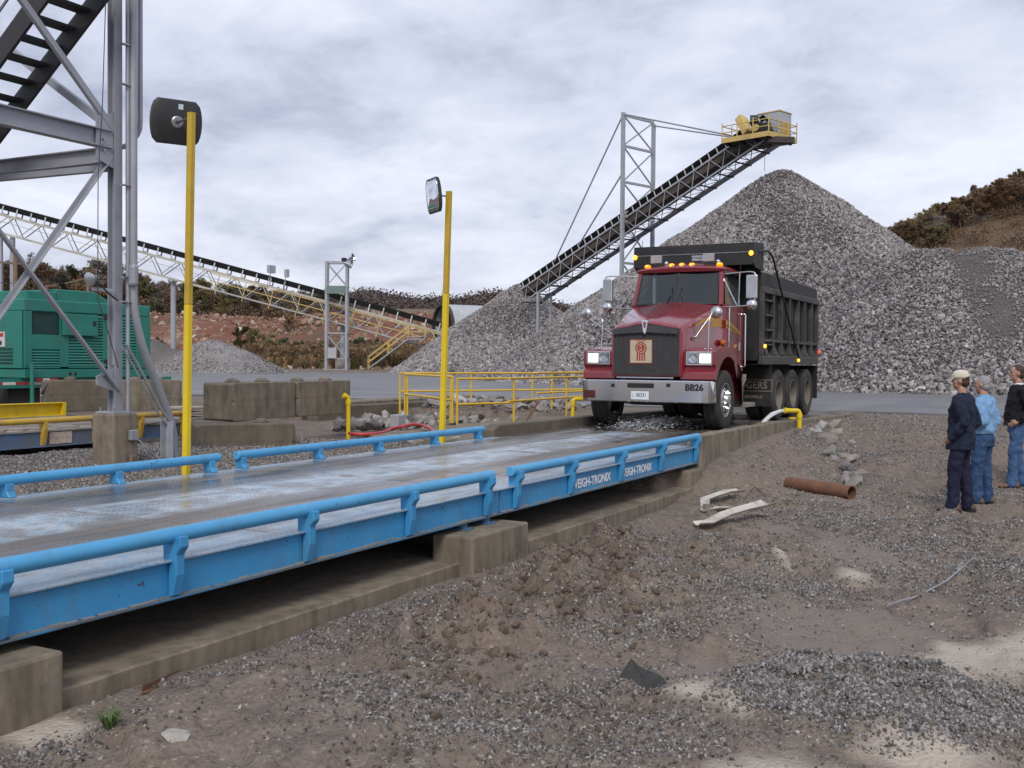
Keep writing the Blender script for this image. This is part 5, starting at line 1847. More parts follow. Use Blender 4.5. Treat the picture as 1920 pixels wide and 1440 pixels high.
# ---- the bed
bx0, bx1 = -2.32, -7.36
ribs = [-2.48, -3.19, -3.85, -4.55, -5.34, -5.96, -6.68, -7.30]
MB().box(bx1, bx0, -1.10, 1.10, 1.14, 1.22).build('bed_floor', 'truck_black', T)
MB().box(bx0 - .05, bx0, -1.14, 1.14, 1.14, 3.40).build('bed_front', 'truck_black', T, bevel=.01)
MB().box(bx1, bx1 + .05, -1.14, 1.14, 1.14, 2.62).build('tailgate', 'truck_black', T, bevel=.01)
for s in (1, -1):
    lo = lambda a, b_: (a, b_) if s > 0 else (-b_, -a)
    y0, y1 = lo(1.09, 1.115)
    MB().box(bx1, bx0 - .02, y0, y1, 1.2, 2.62).build('bed_side', 'under_black', T)
    y0, y1 = lo(1.10, 1.215)
    MB().box(bx1, bx0, y0, y1, 2.54, 2.66).build('top_rail', 'bed_rail', T, bevel=.012)
    MB().prism([(1.10, 1.14), (1.215, 1.14), (1.215, 1.31), (1.10, 1.36)] if s > 0 else [(-1.215, 1.14), (-1.10, 1.14), (-1.10, 1.36), (-1.215, 1.31)], bx1, bx0, frame_m((0, 0, 0), (0, 1, 0), (0, 0, 1))).build('bottom_rail', 'bed_rail', T, bevel=.01)
    y0, y1 = lo(1.115, 1.195)
    MB().box(bx1 + .06, bx0 - .20, y0, y1, 1.585, 1.645).build('mid_rail', 'bed_rail', T, bevel=.008)
    y0, y1 = lo(1.12, 1.165)
    MB().prism([(bx1 + .02, 2.66), (bx0, 2.66), (bx0, 2.94), (bx0 - 1.6, 2.945), (bx1 + .12, 2.915), (bx1 + .02, 2.88)], -y1, -y0, frame_m((0, 0, 0), (1, 0, 0), (0, 0, 1))).build('side_board', 'truck_black', T, bevel=.008)
    for x in ribs:
        y0, y1 = lo(1.115, 1.205)
        xa, xb = (x - .045, x + .045)
        if x == ribs[0]:
            xa, xb = bx0 - .12, bx0
        if x == ribs[-1]:
            xa, xb = bx1, bx1 + .10
        MB().box(xa, xb, y0, y1, 1.33, 2.545).build('rib', 'bed_rail', T, bevel=.008)
    for i in range(len(ribs) - 1):                                   # sloped dirt shedders at the foot of each bay
        xa, xb = ribs[i] - .05, ribs[i + 1] + .05
        MB().add([(xa, s * 1.205, 1.34), (xa - .30, s * 1.205, 1.34), (xa, s * 1.19, 1.56), (xa, s * 1.117, 1.57), (xa - .30, s * 1.117, 1.36)], [(0, 1, 2), (2, 1, 4, 3), (0, 2, 3)]).build('rib_gusset', 'bed_rail', T)
    for k in range(4):                                               # climbing rungs in the first bay
        MB().box(ribs[1] + .05, ribs[0] - .07, lo(1.14, 1.20)[0], lo(1.14, 1.20)[1], 1.52 + k * .29, 1.555 + k * .29).build('rung', 'bed_rail', T)
    # cab shield side wing
    MB().prism([(bx0, 2.95), (bx0, 3.46), (-1.62, 3.44), (-1.60, 3.05), (-1.75, 2.98)], -.012, .012, frame_m((0, s * 1.19, 0), (1, 0, 0), (0, 0, 1))).build('shield_wing', 'truck_black', T)
    MB().ball((-1.57, s * 1.16, 3.235), (.03, .045, .05), 10, 8).build('shield_lamp', 'lamp_amber_hot', T, smooth=True)
    MB().ball((bx0 - .10, s * 1.225, 1.50), (.05, .03, .04), 10, 8).build('marker_lamp', 'lamp_amber_hot', T, smooth=True)
    MB().ball((-5.22, s * 1.235, 1.235), (.06, .03, .04), 10, 8).build('marker_lamp', 'lamp_amber_hot', T, smooth=True)
    MB().ball((bx1 + .03, s * 1.225, 1.44), (.05, .03, .04), 10, 8).build('tail_lamp', 'lamp_red', T, smooth=True)
    # tarpaulin arm
    MB().tube(bend([(-1.95, s * 1.20, 3.30), (-2.35, s * 1.29, 3.34), (-2.62, s * 1.30, 3.26), (-3.35, s * 1.30, 2.62), (-5.05, s * 1.28, 1.28)], .15), .022, 8).build('tarp_arm', 'ink_black', T, auto=60)
MB().prism([(-1.62, 3.44), (bx0, 3.50), (bx0, 3.46), (-1.64, 3.40)], -1.19, 1.19, frame_m((0, 0, 0), (1, 0, 0), (0, 0, 1))).build('shield_top', 'bed_rail', T)
MB().box(-1.63, -1.60, -1.18, 1.18, 3.02, 3.415).build('shield_front', 'truck_black', T, bevel=.006)
MB().tube([(-1.595, -1.16, 3.26), (-1.595, 1.16, 3.26)], .006, 6).build('tarp_cord', 'dull_chrome', T)
np_ = MB().box(-1.598, -1.590, .0, .24, 3.13, 3.23).build('maker_plate', 'dull_chrome', T)
text('maker_lettering', 'ROGERS', .062, 'ink_black', np_, frame_m((-1.589, .12, 3.18), (0, 1, 0), (0, 0, 1)), .0008, .001)
MB().prism([(-2.4, 1.14), (-7.3, 1.14), (-7.3, 1.0), (-2.6, 1.0)], -.55, .55, frame_m((0, 0, 0), (1, 0, 0), (0, 0, 1))).build('bed_subframe', 'under_black', T)
MB().tube([(-2.2, -.95, 1.0), (-2.2, -.95, 3.0)], .065, 12).build('exhaust_stack', 'dull_chrome', T, auto=40)

# ---- water of the tyre wash
def water_material():
    m, nt, b, o = _mat('water_white')
    g = NT(nt)
    n = g.noise(g.coord(), 26, 4, 0.7)
    g.l(g.mix(n, (.80, .82, .85), (.92, .93, .95)), b.inputs['Base Color'])
    b.inputs['Roughness'].default_value = 0.12
    b.inputs['Transmission Weight'].default_value = 0.40
    b.inputs['IOR'].default_value = 1.33
    g.l(g.bump(n, 0.6, 0.03), b.inputs['Normal'])


water_material()
w0 = at(1475, 766, 21.4)
sd_ = Vector((-.72, .55, 0)).normalized()
w0 = sp_base + Vector((0, 0, spz.z - sp_base.z - .02)) + sd_ * .34
pts = [w0 + sd_ * (.62 * t) + Vector((0, 0, .05 * t - .42 * t * t)) for t in (0, .15, .3, .45, .6, .75, .9, 1.0)]
mb = MB().tube([p - pts[0] for p in pts], [.030, .034, .036, .036, .038, .042, .046, .05], 10)
mb.v = [tuple(Vector(q) + Vector((random.uniform(-.012, .012), random.uniform(-.012, .012), random.uniform(-.012, .012)))) for q in mb.v]
ws = mb.build('water_jet', 'water_white', smooth=True)
ws.location = pts[0]
tag(ws, 'white water jet arching from the yellow spout on the near kerb', 'water jet')
mb = MB()
rs = random.Random(3)
org = Vector((17.9, 6.75, 0.0))
for k in range(1500):
    a, d = rs.gauss(0, .55), abs(rs.gauss(0, .42))
    h = max(0.0, rs.gauss(.10, .09)) * math.exp(-abs(a))
    q = (.003 + .010 * rs.random() ** 3)
    mb.ball((a * .9 + .1, d * rs.choice((-1, 1)) * .75, h + q), (q * rs.uniform(.8, 3.6), q * rs.uniform(.8, 3.2), q * rs.uniform(.3, .9)), 6, 4)
for k in range(0):
    a = rs.uniform(-.6, .9)
    d0 = Vector((a * .5, rs.uniform(-.3, .3), .01))
    mb.tube([d0, d0 + Vector((rs.uniform(-.15, .15), rs.uniform(-.2, .2), rs.uniform(.08, .2))), d0 + Vector((rs.uniform(-.4, .4), rs.uniform(-.4, .4), .01))], [.03, .02, .008], 6)
sw = mb.build('water_splash', 'water_white', smooth=True)
sw.location = org
tag(sw, 'white water splashing on the slab under the truck bumper', 'water', kind='stuff')

# ================================================================== steel stair tower at the left edge
pmat('steel_grey', (0.27, 0.28, 0.315), (0.34, 0.35, 0.385), 1.6, 0.5, metal=0.15, dirt=(0.20, 0.16, 0.13), dirt_amt=0.2, dscale=1.8, streak=2, bump=0.04, bscale=30)
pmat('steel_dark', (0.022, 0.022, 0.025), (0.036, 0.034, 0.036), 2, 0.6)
pmat('conduit_grey', (0.30, 0.31, 0.34), (0.36, 0.37, 0.40), 3, 0.4, metal=0.4)
pmat('cable_black', (0.02, 0.02, 0.025), (0.03, 0.03, 0.035), 3, 0.5)
cx, cy = 10.045, 11.28
tw = thing('stair_tower', 'grey steel stair tower of columns, beams and crossed braces', 'steel tower', (cx, cy, -.22))
W = lambda x, y, z: Vector((x - cx, y - cy, z + .22))
MB().box(-.205, .205, -.205, .205, -.1, .66).build('pedestal', 'concrete', tw, bevel=.03, seg=2)
col = MB().ibeam(W(cx, cy, .46), W(cx, cy, 8.5), .13, .13, .010, (0, 1, 0)).build('column', 'steel_grey', tw)
MB().box(-.17, .17, -.17, .17, .661, .685).build('base_plate', 'steel_grey', tw)
for dx, dy in ((-.13, -.13), (.13, -.13), (-.13, .13), (.13, .13)):
    MB().cyl((dx, dy, .68), (dx, dy, .735), .014, 8).build('anchor_bolt', 'zinc', tw)
zb = 4.03
MB().ibeam(W(cx - .1, cy, zb), W(3.6, cy, zb), .15, .235, .012).build('beam', 'steel_grey', tw)
MB().ibeam(W(cx, cy + .1, zb - .17), W(cx, 16.8, zb - .17), .15, .20, .012).build('beam', 'steel_grey', tw)
MB().beam(W(cx - .08, cy + .1, zb - .36), W(cx - .08, 16.8, zb - .30), .10, .08).build('beam', 'steel_grey', tw)
MB().beam(W(cx, cy - .02, zb + .1), W(7.4, cy - .02, 6.6), .06, .08).build('brace', 'steel_grey', tw)
MB().beam(W(cx, cy + .1, zb + .2), W(cx, 14.3, 6.1), .08, .10).build('brace', 'steel_grey', tw)
MB().angle(W(cx - .02, cy - .06, .72), W(7.4, cy - .06, 3.55), .068, .010, (0, -1, 0)).build('brace', 'steel_grey', tw)
MB().angle(W(cx - .02, cy + .02, 3.86), W(7.4, cy + .02, .42), .068, .010, (0, -1, 0)).build('brace', 'steel_grey', tw)
for z0, z1 in ((zb - .38, zb + .38), (.72, 1.05)):
    MB().prism([(-.02, z0), (-.34, z0 + .10), (-.34, z1 - .12), (-.02, z1)], -.008, .008, frame_m(W(cx, cy - .035, 0), (1, 0, 0), (0, 0, 1))).build('gusset_plate', 'steel_grey', tw)
    for k in range(3):
        p = W(cx - .24, cy - .05, z0 + .22 + k * .07)
        MB().cyl(p, p + Vector((0, -.03, 0)), .014, 6).build('bolt', 'zinc', tw)
MB().box(-.11, .11, -.012, .0, .98, 1.30).build('splice_plate', 'steel_grey', tw)
# flight of steps, seen from below
xr, xl = 9.70, 9.0


def sz(y):
    return 4.30 + (13.1 - y) * math.tan(math.radians(37.8))


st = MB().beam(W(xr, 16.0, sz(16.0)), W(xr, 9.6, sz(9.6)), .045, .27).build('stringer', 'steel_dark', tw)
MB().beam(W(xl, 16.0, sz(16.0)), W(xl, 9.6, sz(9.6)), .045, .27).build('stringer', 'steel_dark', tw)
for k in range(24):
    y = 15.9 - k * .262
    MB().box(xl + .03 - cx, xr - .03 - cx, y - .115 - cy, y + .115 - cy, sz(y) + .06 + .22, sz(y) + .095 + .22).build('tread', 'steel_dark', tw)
for y in (15.2, 14.2, 13.2, 12.2, 11.2):
    MB().cyl(W(xl, y, sz(y)), W(xl, y, sz(y) + 1.0), .02, 6).build('handrail_post', 'rust', tw)
for h in (.55, 1.0):
    MB().tube([W(xl, 16, sz(16) + h), W(xl, 9.8, sz(9.8) + h)], .02, 6).build('handrail', 'steel_grey', tw)
# conduits strapped to the column
big = [oy(u, v, 11.08) for u, v in ((250, -120), (250, 200), (250, 470), (251, 585), (268, 655), (301, 738), (325, 798), (325, 856))]
big[0] = Vector((big[1].x, 11.08, 8.0))
MB().tube(bend([W(*p) for p in big], .35, 5), .052, 14).build('conduit', 'conduit_grey', tw, auto=50)
top = [W(10.115, 11.12, 8.0), W(10.115, 11.12, -.05)]
MB().tube(top, .027, 10).build('conduit', 'conduit_grey', tw, auto=50)
MB().tube([W(10.165, 11.2, 8.0), W(10.165, 11.2, .2)], .012, 8).build('cable', 'cable_black', tw)
MB().tube(bend([W(10.40, 11.2, 8.0), W(10.40, 11.2, 4.22), W(10.30, 11.3, 4.02), W(10.10, 11.36, 3.95)], .15), .034, 10).build('conduit', 'conduit_grey', tw, auto=50)
sm = [oy(u, v, 11.05) for u, v in ((236, 645), (262, 690), (300, 765), (326, 800), (331, 815), (331, 856))]
MB().tube(bend([W(*p) for p in sm], .12), .018, 8).build('conduit', 'conduit_grey', tw, auto=50)
MB().tube(bend([W(*p) + Vector((-.05, .02, -.03)) for p in sm], .12), .014, 8).build('conduit', 'conduit_grey', tw, auto=50)
for v in (85, 160, 348, 520, 566):
    p = oy(240, v, 11.1)
    MB().box(p.x - .10 - cx, p.x + .115 - cx, p.y - .03 - cy, p.y + .03 - cy, p.z + .22 - .008, p.z + .22 + .008).build('conduit_clamp', 'zinc', tw)
p = oy(250, 516, 11.02)
lb = MB().box(-.055, .055, -.06, .06, -.15, .15)
lb.v = [tuple(Vector(q) + W(p.x, p.y, p.z)) for q in lb.v]
lb.build('conduit_body', 'conduit_grey', tw, bevel=.045, seg=3)
MB().box(.02, .15, -.27, -.21, .30, .44).build('pull_box', 'conduit_grey', tw, bevel=.01)
MB().box(.03, .14, -.265, -.21, -.05, .10).build('pull_box', 'concrete', tw, bevel=.01)
p = oz(318, 858, -.2)
q_ = W(p.x, p.y, -.2)
MB().chan(q_, q_ + Vector((0, 0, .50)), .10, .14, .01, (0, 1, 0)).build('conduit_stanchion', 'galvanised', tw)
for a, b_, c in (((.1, -.3, .32), (.45, -.35, .0), (.62, -.1, .03)), ((.15, -.3, .3), (.25, -.35, .06), (.5, -.25, .02)), ((.62, -.1, .03), (.8, .0, .16), (.95, .0, .20))):
    MB().tube(bend([a, b_, c], .2), .010, 6).build('flex_conduit', 'conduit_grey', tw, auto=60)
MB().tube([oy(200, -60, 11.0) - Vector((cx, cy, -.22)), oy(192, 200, 11.0) - Vector((cx, cy, -.22)), oy(184, 330, 11.0) - Vector((cx, cy, -.22)), oy(183, 560, 11.0) - Vector((cx, cy, -.22)), oy(196, 600, 11.0) - Vector((cx, cy, -.22)), oy(222, 690, 11.0) - Vector((cx, cy, -.22))], .006, 5).build('hanging_wire', 'cable_black', tw)
# area lamp on a short arm
la = oy(214, 545, 11.2)
MB().beam(W(cx - .10, 11.2, la.z), W(cx - .44, 11.2, la.z), .035, .045).build('lamp_arm', 'galvanised', tw)
MB().tube(bend([W(cx - .1, 11.12, la.z - .13), W(cx - .25, 11.1, la.z - .06), W(cx - .42, 11.15, la.z + .11)], .1), .012, 6).build('lamp_cord', 'cable_black', tw)
MB().lathe([(.015, .10), (.04, .08), (.055, -.02), (.10, -.05), (.095, -.055), (0, -.05)], Matrix.Translation(W(cx - .48, 11.15, la.z + .12)) @ Matrix.Rotation(math.radians(80), 4, 'Y'), 14).build('lamp_head', 'dull_chrome', tw, auto=50)

# ================================================================== green generator on its trailer
pmat('gen_green', (0.012, 0.165, 0.125), (0.016, 0.20, 0.15), 1.5, 0.45, dirt=(0.06, 0.10, 0.08), dirt_amt=0.4, dscale=1.6, streak=2, chip=(0.10, 0.09, 0.07), chip_amt=.2)
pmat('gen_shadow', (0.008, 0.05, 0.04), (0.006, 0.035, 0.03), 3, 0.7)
pmat('warn_white', (0.62, 0.60, 0.58), (0.55, 0.50, 0.48), 8, 0.5)
pmat('warn_red', (0.42, 0.03, 0.03), (0.36, 0.03, 0.03), 8, 0.5)
gx, gy = 17.15, 22.36
G = thing('generator', 'green louvred generator enclosure on a road trailer', 'generator', (gx, gy, 0))
L_, D_, z0, z1 = 3.95, 2.1, .88, 2.58
def gpan(x0, x1, za, zb_, name='side_panel', mat='gen_green', out=.0, th=.03):
    return MB().box(x0, x1, -out - th, -out, za, zb_).build(name, mat, G, bevel=.006)
MB().box(.03, L_ - .03, 0.03, D_, z0, z1 - .01).build('enclosure', 'gen_green', G, bevel=.03, seg=2)
MB().box(.0, L_, -.03, D_ + .02, z1 - .30, z1).build('roof_band', 'gen_green', G, bevel=.03, seg=2)
MB().box(.28, 1.15, .25, D_ - .25, z1, z1 + .22).build('roof_hood', 'gen_green', G, bevel=.02)
MB().prism([(1.15, z1), (3.0, z1), (2.35, z1 + .30), (1.15, z1 + .30)], -D_ + .3, -.28, frame_m((0, 0, 0), (1, 0, 0), (0, 0, 1))).build('roof_hood', 'gen_green', G, bevel=.02)
MB().tube([(1.05, .5, z1 + .2), (1.05, .5, z1 + .36), (1.32, .5, z1 + .38)], .05, 8).build('exhaust_pipe', 'rust', G)
for (a, b_) in ((0.0, .22), (1.02, 1.28), (2.34, 2.52), (3.45, L_)):
    gpan(a, b_, z0 + .02, z1 - .30)
gpan(.22, 1.02, 1.36, 1.72)
gpan(.22, 3.45, z0 + .02, z0 + .06, 'sill_strip')
def louvres(x0, x1, za, zb_, n):
    h = (zb_ - za) / n
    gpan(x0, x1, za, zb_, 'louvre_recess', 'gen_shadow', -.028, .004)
    for k in range(n):
        z = za + (k + .5) * h
        MB().add([(x0, -.028, z - h * .34), (x1, -.028, z - h * .34), (x1, .0, z + h * .34), (x0, .0, z + h * .34), (x0, -.028, z - h * .40), (x1, -.028, z - h * .40)],
                 [(0, 1, 2, 3), (4, 5, 1, 0)]).build('louvre', 'gen_green', G)
louvres(.22, 1.02, z0 + .07, 1.35, 6)
louvres(1.28, 2.34, z0 + .07, 1.74, 11)
louvres(2.52, 3.45, z0 + .07, z1 - .33, 17)
louvres(2.16, 2.34, 1.76, z1 - .33, 7)
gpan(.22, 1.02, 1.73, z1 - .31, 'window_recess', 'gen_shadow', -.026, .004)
MB().box(1.06, 2.12, -.11, -.035, 1.72, z1 - .32).build('access_door', 'gen_green', G, bevel=.01)
MB().box(1.96, 2.04, -.13, -.105, 1.98, 2.10).build('door_latch', 'ink_black', G)
for z in (1.06, z1 - .36):
    MB().lathe([(0, .02), (.07, .02), (.07, 0), (0, 0)], frame_m((2.43, -.032, z), (1, 0, 0), (0, 0, 1)), 14).build('round_latch', 'ink_black', G)
# end wall facing left
MB().box(-.03, .03, .02, D_ - .02, z0 + .02, z1 - .30).build('end_panel', 'gen_green', G, bevel=.006)
for k in range(5):
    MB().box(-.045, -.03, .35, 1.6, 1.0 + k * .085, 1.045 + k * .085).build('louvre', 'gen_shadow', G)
sgn = MB().box(-.05, -.031, .62, 1.25, 1.42, 1.78).build('warning_sign', 'warn_white', G)
MB().box(-.054, -.0505, .66, 1.21, 1.66, 1.75).build('sign_band', 'warn_red', sgn)
MB().box(-.054, -.0505, .72, .88, 1.46, 1.56).build('sign_mark', 'ink_black', sgn)
# skid and trailer
MB().box(.0, L_ + .1, -.03, D_, .66, .878).build('fuel_base', 'gen_green', G, bevel=.015)
for x in (.22, 1.32, 1.48):
    MB().lathe([(0, .006), (.045, .006), (.045, 0), (0, 0)], frame_m((x, -.032, .76), (1, 0, 0), (0, 0, 1)), 12).build('lifting_hole', 'ink_black', G)
MB().box(-2.6, L_ + .9, .12, .30, .42, .655).build('trailer_beam', 'gen_green', G)
MB().box(-2.6, L_ + .9, D_ - .30, D_ - .12, .42, .655).build('trailer_beam', 'under_black', G)
for k in range(7):
    MB().box(-1.55 + k * .36, -1.55 + k * .36 + .34, .112, .1195, .50, .57).build('reflector_strip', 'warn_red' if k % 2 == 0 else 'warn_white', G)
for k in range(3):
    MB().box(.30 + k * .22, .50 + k * .22, -.037, -.031, .60, .655).build('reflector_strip', 'warn_red' if k % 2 == 0 else 'warn_white', G)
MB().cyl((.12, -.15, -.2), (.12, -.15, 1.02), .05, 10).build('landing_jack', 'gen_green', G, auto=50)
for x in (3.0, 3.9):
    for y in (.25, D_ - .25):
        MB().lathe([(.22, -.11), (.40, -.12), (.46, -.09), (.46, .09), (.40, .12), (.22, .11)], frame_m((x, y, .36), (1, 0, 0), (0, 0, 1)), 20).build('tyre', 'tyre_rubber', G, auto=40)
MB().box(-.2, .7, .3, 1.6, .02, .42).build('battery_tray', 'under_black', G)

# ================================================================== wooden power pole and its wire
pp = at(27, 690, 62)
pole = thing('utility_pole', 'weathered wooden utility pole behind the generator', 'utility pole', (pp.x, pp.y, 0))
pmat('old_wood', (0.16, 0.12, 0.085), (0.22, 0.17, 0.12), 3, 0.9, bump=0.3, bscale=20)
MB().tube([(0, 0, -.3), (.05, 0, 3.5), (.08, 0, 7.4)], [.17, .15, .12], 10).build('pole_shaft', 'old_wood', pole, auto=50)
MB().beam((-.9, .3, 6.6), (.9, -.3, 6.6), .10, .12).build('cross_arm', 'old_wood', pole)
p2 = at(165, 690, 75)
pole2 = thing('utility_pole', 'short wooden utility pole with a cross arm above the generator roof', 'utility pole', (p2.x, p2.y, 0))
hh = at(165, 515, 75).z
MB().tube([(0, 0, -.3), (0, 0, hh)], [.15, .11], 8).build('pole_shaft', 'old_wood', pole2, auto=50)
MB().beam((-1.9, 0, hh - .75), (.7, 0, hh - .05), .09, .09).build('cross_arm', 'old_wood', pole2)
wv = []
for k in range(13):
    t = k / 12
    a = Vector((pp.x - 30, pp.y + 40, 6.4)).lerp(Vector((p2.x, p2.y, hh - .6)), t)
    a.z -= 2.0 * t * (1 - t)
    wv.append(a - p2)
wr = MB().tube(wv, .025, 5).build('overhead_wire', 'cable_black')
wr.location = p2
tag(wr, 'thin overhead wire strung above the generator roof', 'wire')

# ================================================================== conveyors
pmat('truss_grey', (0.30, 0.31, 0.34), (0.37, 0.38, 0.41), 0.8, 0.5, metal=0.1, dirt=(0.26, 0.22, 0.18), dirt_amt=0.2, dscale=0.8)
pmat('truss_cream', (0.46, 0.43, 0.36), (0.40, 0.38, 0.33), 0.8, 0.6, dirt=(0.28, 0.22, 0.15), dirt_amt=0.3, dscale=0.8)
pmat('belt_black', (0.010, 0.010, 0.012), (0.018, 0.017, 0.018), 1.0, 0.6)
pmat('belt_under', (0.055, 0.042, 0.036), (0.075, 0.058, 0.048), 1.0, 0.8)
pmat('idler_white', (0.55, 0.55, 0.55), (0.45, 0.45, 0.45), 2, 0.5)
pmat('platform_dark', (0.045, 0.035, 0.03), (0.06, 0.05, 0.045), 2, 0.8)
pmat('safety_yellow', (0.58, 0.42, 0.13), (0.50, 0.36, 0.12), 1.0, 0.55, dirt=(0.35, 0.28, 0.16), dirt_amt=0.3, dscale=1.0)
pmat('sheet_metal', (0.42, 0.43, 0.45), (0.36, 0.37, 0.39), 1.0, 0.5, metal=0.2)
pmat('corrugated', (0.46, 0.49, 0.51), (0.38, 0.41, 0.44), 1.0, 0.65)
pmat('sign_green', (0.12, 0.19, 0.17), (0.15, 0.22, 0.20), 3, 0.6)


def conveyor(root, o, p0, p1, side, width, depth, panels, chord, idlers, mat_near, mat_far, belt_h=.16):
    """box truss from p0 to p1 (belt line), near side first; every bar, idler and belt a part"""
    p0, p1 = Vector(p0) - o, Vector(p1) - o
    ax = (p1 - p0).normalized()
    sd = Vector(side).normalized() * width
    dn = (ax.cross(Vector(side))).normalized()
    if dn.z > 0:
        dn = -dn
    top, bot = dn * (belt_h * 1.9), dn * depth
    for k, (off, m) in enumerate(((Vector((0, 0, 0)), mat_near), (sd, mat_far))):
        MB().beam(p0 + off + top, p1 + off + top, chord, chord * 1.5, dn).build('top_chord', m, root)
        MB().beam(p0 + off + bot, p1 + off + bot, chord, chord * 1.3, dn).build('bottom_chord', m, root)
        for i in range(panels):
            a, b_ = p0.lerp(p1, i / panels), p0.lerp(p1, (i + 1) / panels)
            mid_ = (a + b_) / 2
            MB().beam(a + off + bot, mid_ + off + top, chord * .55, chord * .55, sd).build('diagonal', m, root)
            MB().beam(mid_ + off + top, b_ + off + bot, chord * .55, chord * .55, sd).build('diagonal', m, root)
            if k == 0:
                MB().beam(a + bot, a + bot + sd, chord * .6, chord * .6, ax).build('cross_bar', mat_far, root)
                MB().beam(a + bot, b_ + bot + sd, chord * .4, chord * .4, ax).build('lacing', mat_far, root)
    for i in range(idlers):
        a = p0.lerp(p1, (i + .5) / idlers)
        mb = MB().beam(a + top - sd * .02, a - dn * belt_h * .55 - sd * .02, chord * .8, chord * .6, sd)
        mb.beam(a + top + sd * 1.02, a - dn * belt_h * .55 + sd * 1.02, chord * .8, chord * .6, sd)
        mb.beam(a + top * .8, a + top * .8 + sd, chord * .6, chord * .6, ax)
        mb.build('idler_frame', 'idler_white', root)
    d = dn
    MB().section(p0 + sd * .5, p1 + sd * .5, [(-width * .5, belt_h * .9), (-width * .3, -belt_h * .5), (width * .3, -belt_h * .5), (width * .5, belt_h * .9), (width * .46, belt_h), (width * .27, -belt_h * .3), (-width * .27, -belt_h * .3), (-width * .46, belt_h)], -d).build('belt', 'belt_black', root)
    MB().beam(p0 + sd * .5 + bot * .55, p1 + sd * .5 + bot * .55, width * .7, .03, -d).build('return_belt', 'belt_under', root)
    return ax, sd, dn, top, bot


# ------------------------------------------------------------------ long feed conveyor across the back
ZL = 105
o = at(700, 690, ZL)
o.z = 0
cv = thing('feed_conveyor', 'long grey conveyor sloping down from the left edge into the corrugated tunnel', 'conveyor', o)
pa, pb = at(-60, 372, ZL), at(838, 613, ZL)
ax, sd, dn, top, bot = conveyor(cv, o, pa, pb, FWH, 1.25, 2.45, 17, .15, 34, 'truss_cream', 'truss_grey', .36)
A0, B0_ = pa - o, pb - o
# walkway with yellow handrail on the near side
out = -FWH * .75


def cvp(u, dv=0.0):
    """point on the belt line above photo column u"""
    t = (u + 60) / 898
    return A0.lerp(B0_, t)


wa, wbb = cvp(405), cvp(835)
MB().beam(wa + bot + out * .5, wbb + bot + out * .5, .7, .06, dn).build('walkway_grating', 'truss_grey', cv)
for h in (1.55, .85):
    MB().tube([wa + bot + out - dn * h, wbb + bot + out - dn * h], .05, 6).build('handrail', 'safety_yellow', cv)
for k in range(9):
    a = wa.lerp(wbb, (k + .3) / 8.6)
    MB().beam(a + bot + out + dn * .35, a + bot + out - dn * 1.55, .07, .07, ax).build('handrail_post', 'safety_yellow', cv)
for u in (505, 534):
    a = cvp(u)
    MB().beam(a + top + out * .3, a - dn * 1.1 + out * .3, .07, .07).build('switch_post', 'truss_grey', cv)
    MB().cbox(a - dn * 1.0 + out * .35, (.9 if u == 505 else .35, .35, .75)).build('switch_box', 'sheet_metal', cv)
# legs
for u in (333, 653):
    a = cvp(u) + bot
    base = Vector((a.x, a.y, .25)) + sd * .5
    MB().tube([base + Vector((0, 0, .9)), Vector((base.x, base.y, a.z - .1))], .27, 14).build('leg', 'truss_grey', cv, auto=50)
    MB().box(base.x - .55, base.x + .55, base.y - .55, base.y + .55, -.2, 1.25).build('footing', 'concrete_pale', cv, bevel=.05)
    MB().beam(Vector((base.x, base.y, a.z - .15)) - sd * .6, Vector((base.x, base.y, a.z - .15)) + sd * .6, .35, .3).build('cap_beam', 'truss_grey', cv)
for u, off in ((12, 0.0), (24, 1.0)):
    a = cvp(u) + bot + sd * off
    MB().beam(Vector((a.x, a.y, -.2)), a, .38, .38, ax).build('leg', 'truss_grey', cv)
for v0, v1 in ((3.0, 7.5), (7.5, 3.0)):
    a, b_ = cvp(12), cvp(24) + sd
    MB().beam(Vector((a.x, a.y, v0)), Vector((b_.x, b_.y, v1)), .14, .14).build('leg_brace', 'truss_grey', cv)
# stair up to the walkway
s0, s1_, s2_ = at(690, 692, 103.4) - o, at(765, 636, 103.4) - o, at(797, 636, 103.4) - o
for off in (Vector((0, 0, 0)), FWH * .9):
    MB().beam(s0 + off, s1_ + off, .10, .45, FWH).build('stair_stringer', 'truss_grey', cv)
    MB().beam(s1_ + off - Vector((0, 0, .0)), s2_ + off, .10, .45, FWH).build('landing_beam', 'truss_grey', cv)
for k in range(15):
    q = s0.lerp(s1_, (k + .5) / 15)
    MB().cbox(q + FWH * .45, (.35, .85, .05), Matrix.Rotation(math.atan2(RTH.y, RTH.x), 3, 'Z')).build('stair_tread', 'truss_grey', cv)
MB().cbox((s1_ + s2_) / 2 + FWH * .45 + Vector((0, 0, .24)), (1.9, 1.0, .05), Matrix.Rotation(math.atan2(RTH.y, RTH.x), 3, 'Z')).build('landing', 'truss_grey', cv)
for off in (Vector((0, 0, 0)), FWH * .9):
    for h in (.62, 1.15):
        MB().tube([s0 + off + Vector((-.1, 0, h)), s1_ + off + Vector((0, 0, h + .1)), s2_ + off + Vector((0, 0, h + .1))], .045, 6).build('stair_rail', 'safety_yellow', cv)
    for t in (0, .5, 1):
        q = s0.lerp(s1_, t) + off
        MB().cyl(q, q + Vector((0, 0, 1.2)), .05, 6).build('stair_post', 'safety_yellow', cv)
    MB().cyl(s2_ + off, s2_ + off + Vector((0, 0, 1.25)), .05, 6).build('stair_post', 'safety_yellow', cv)

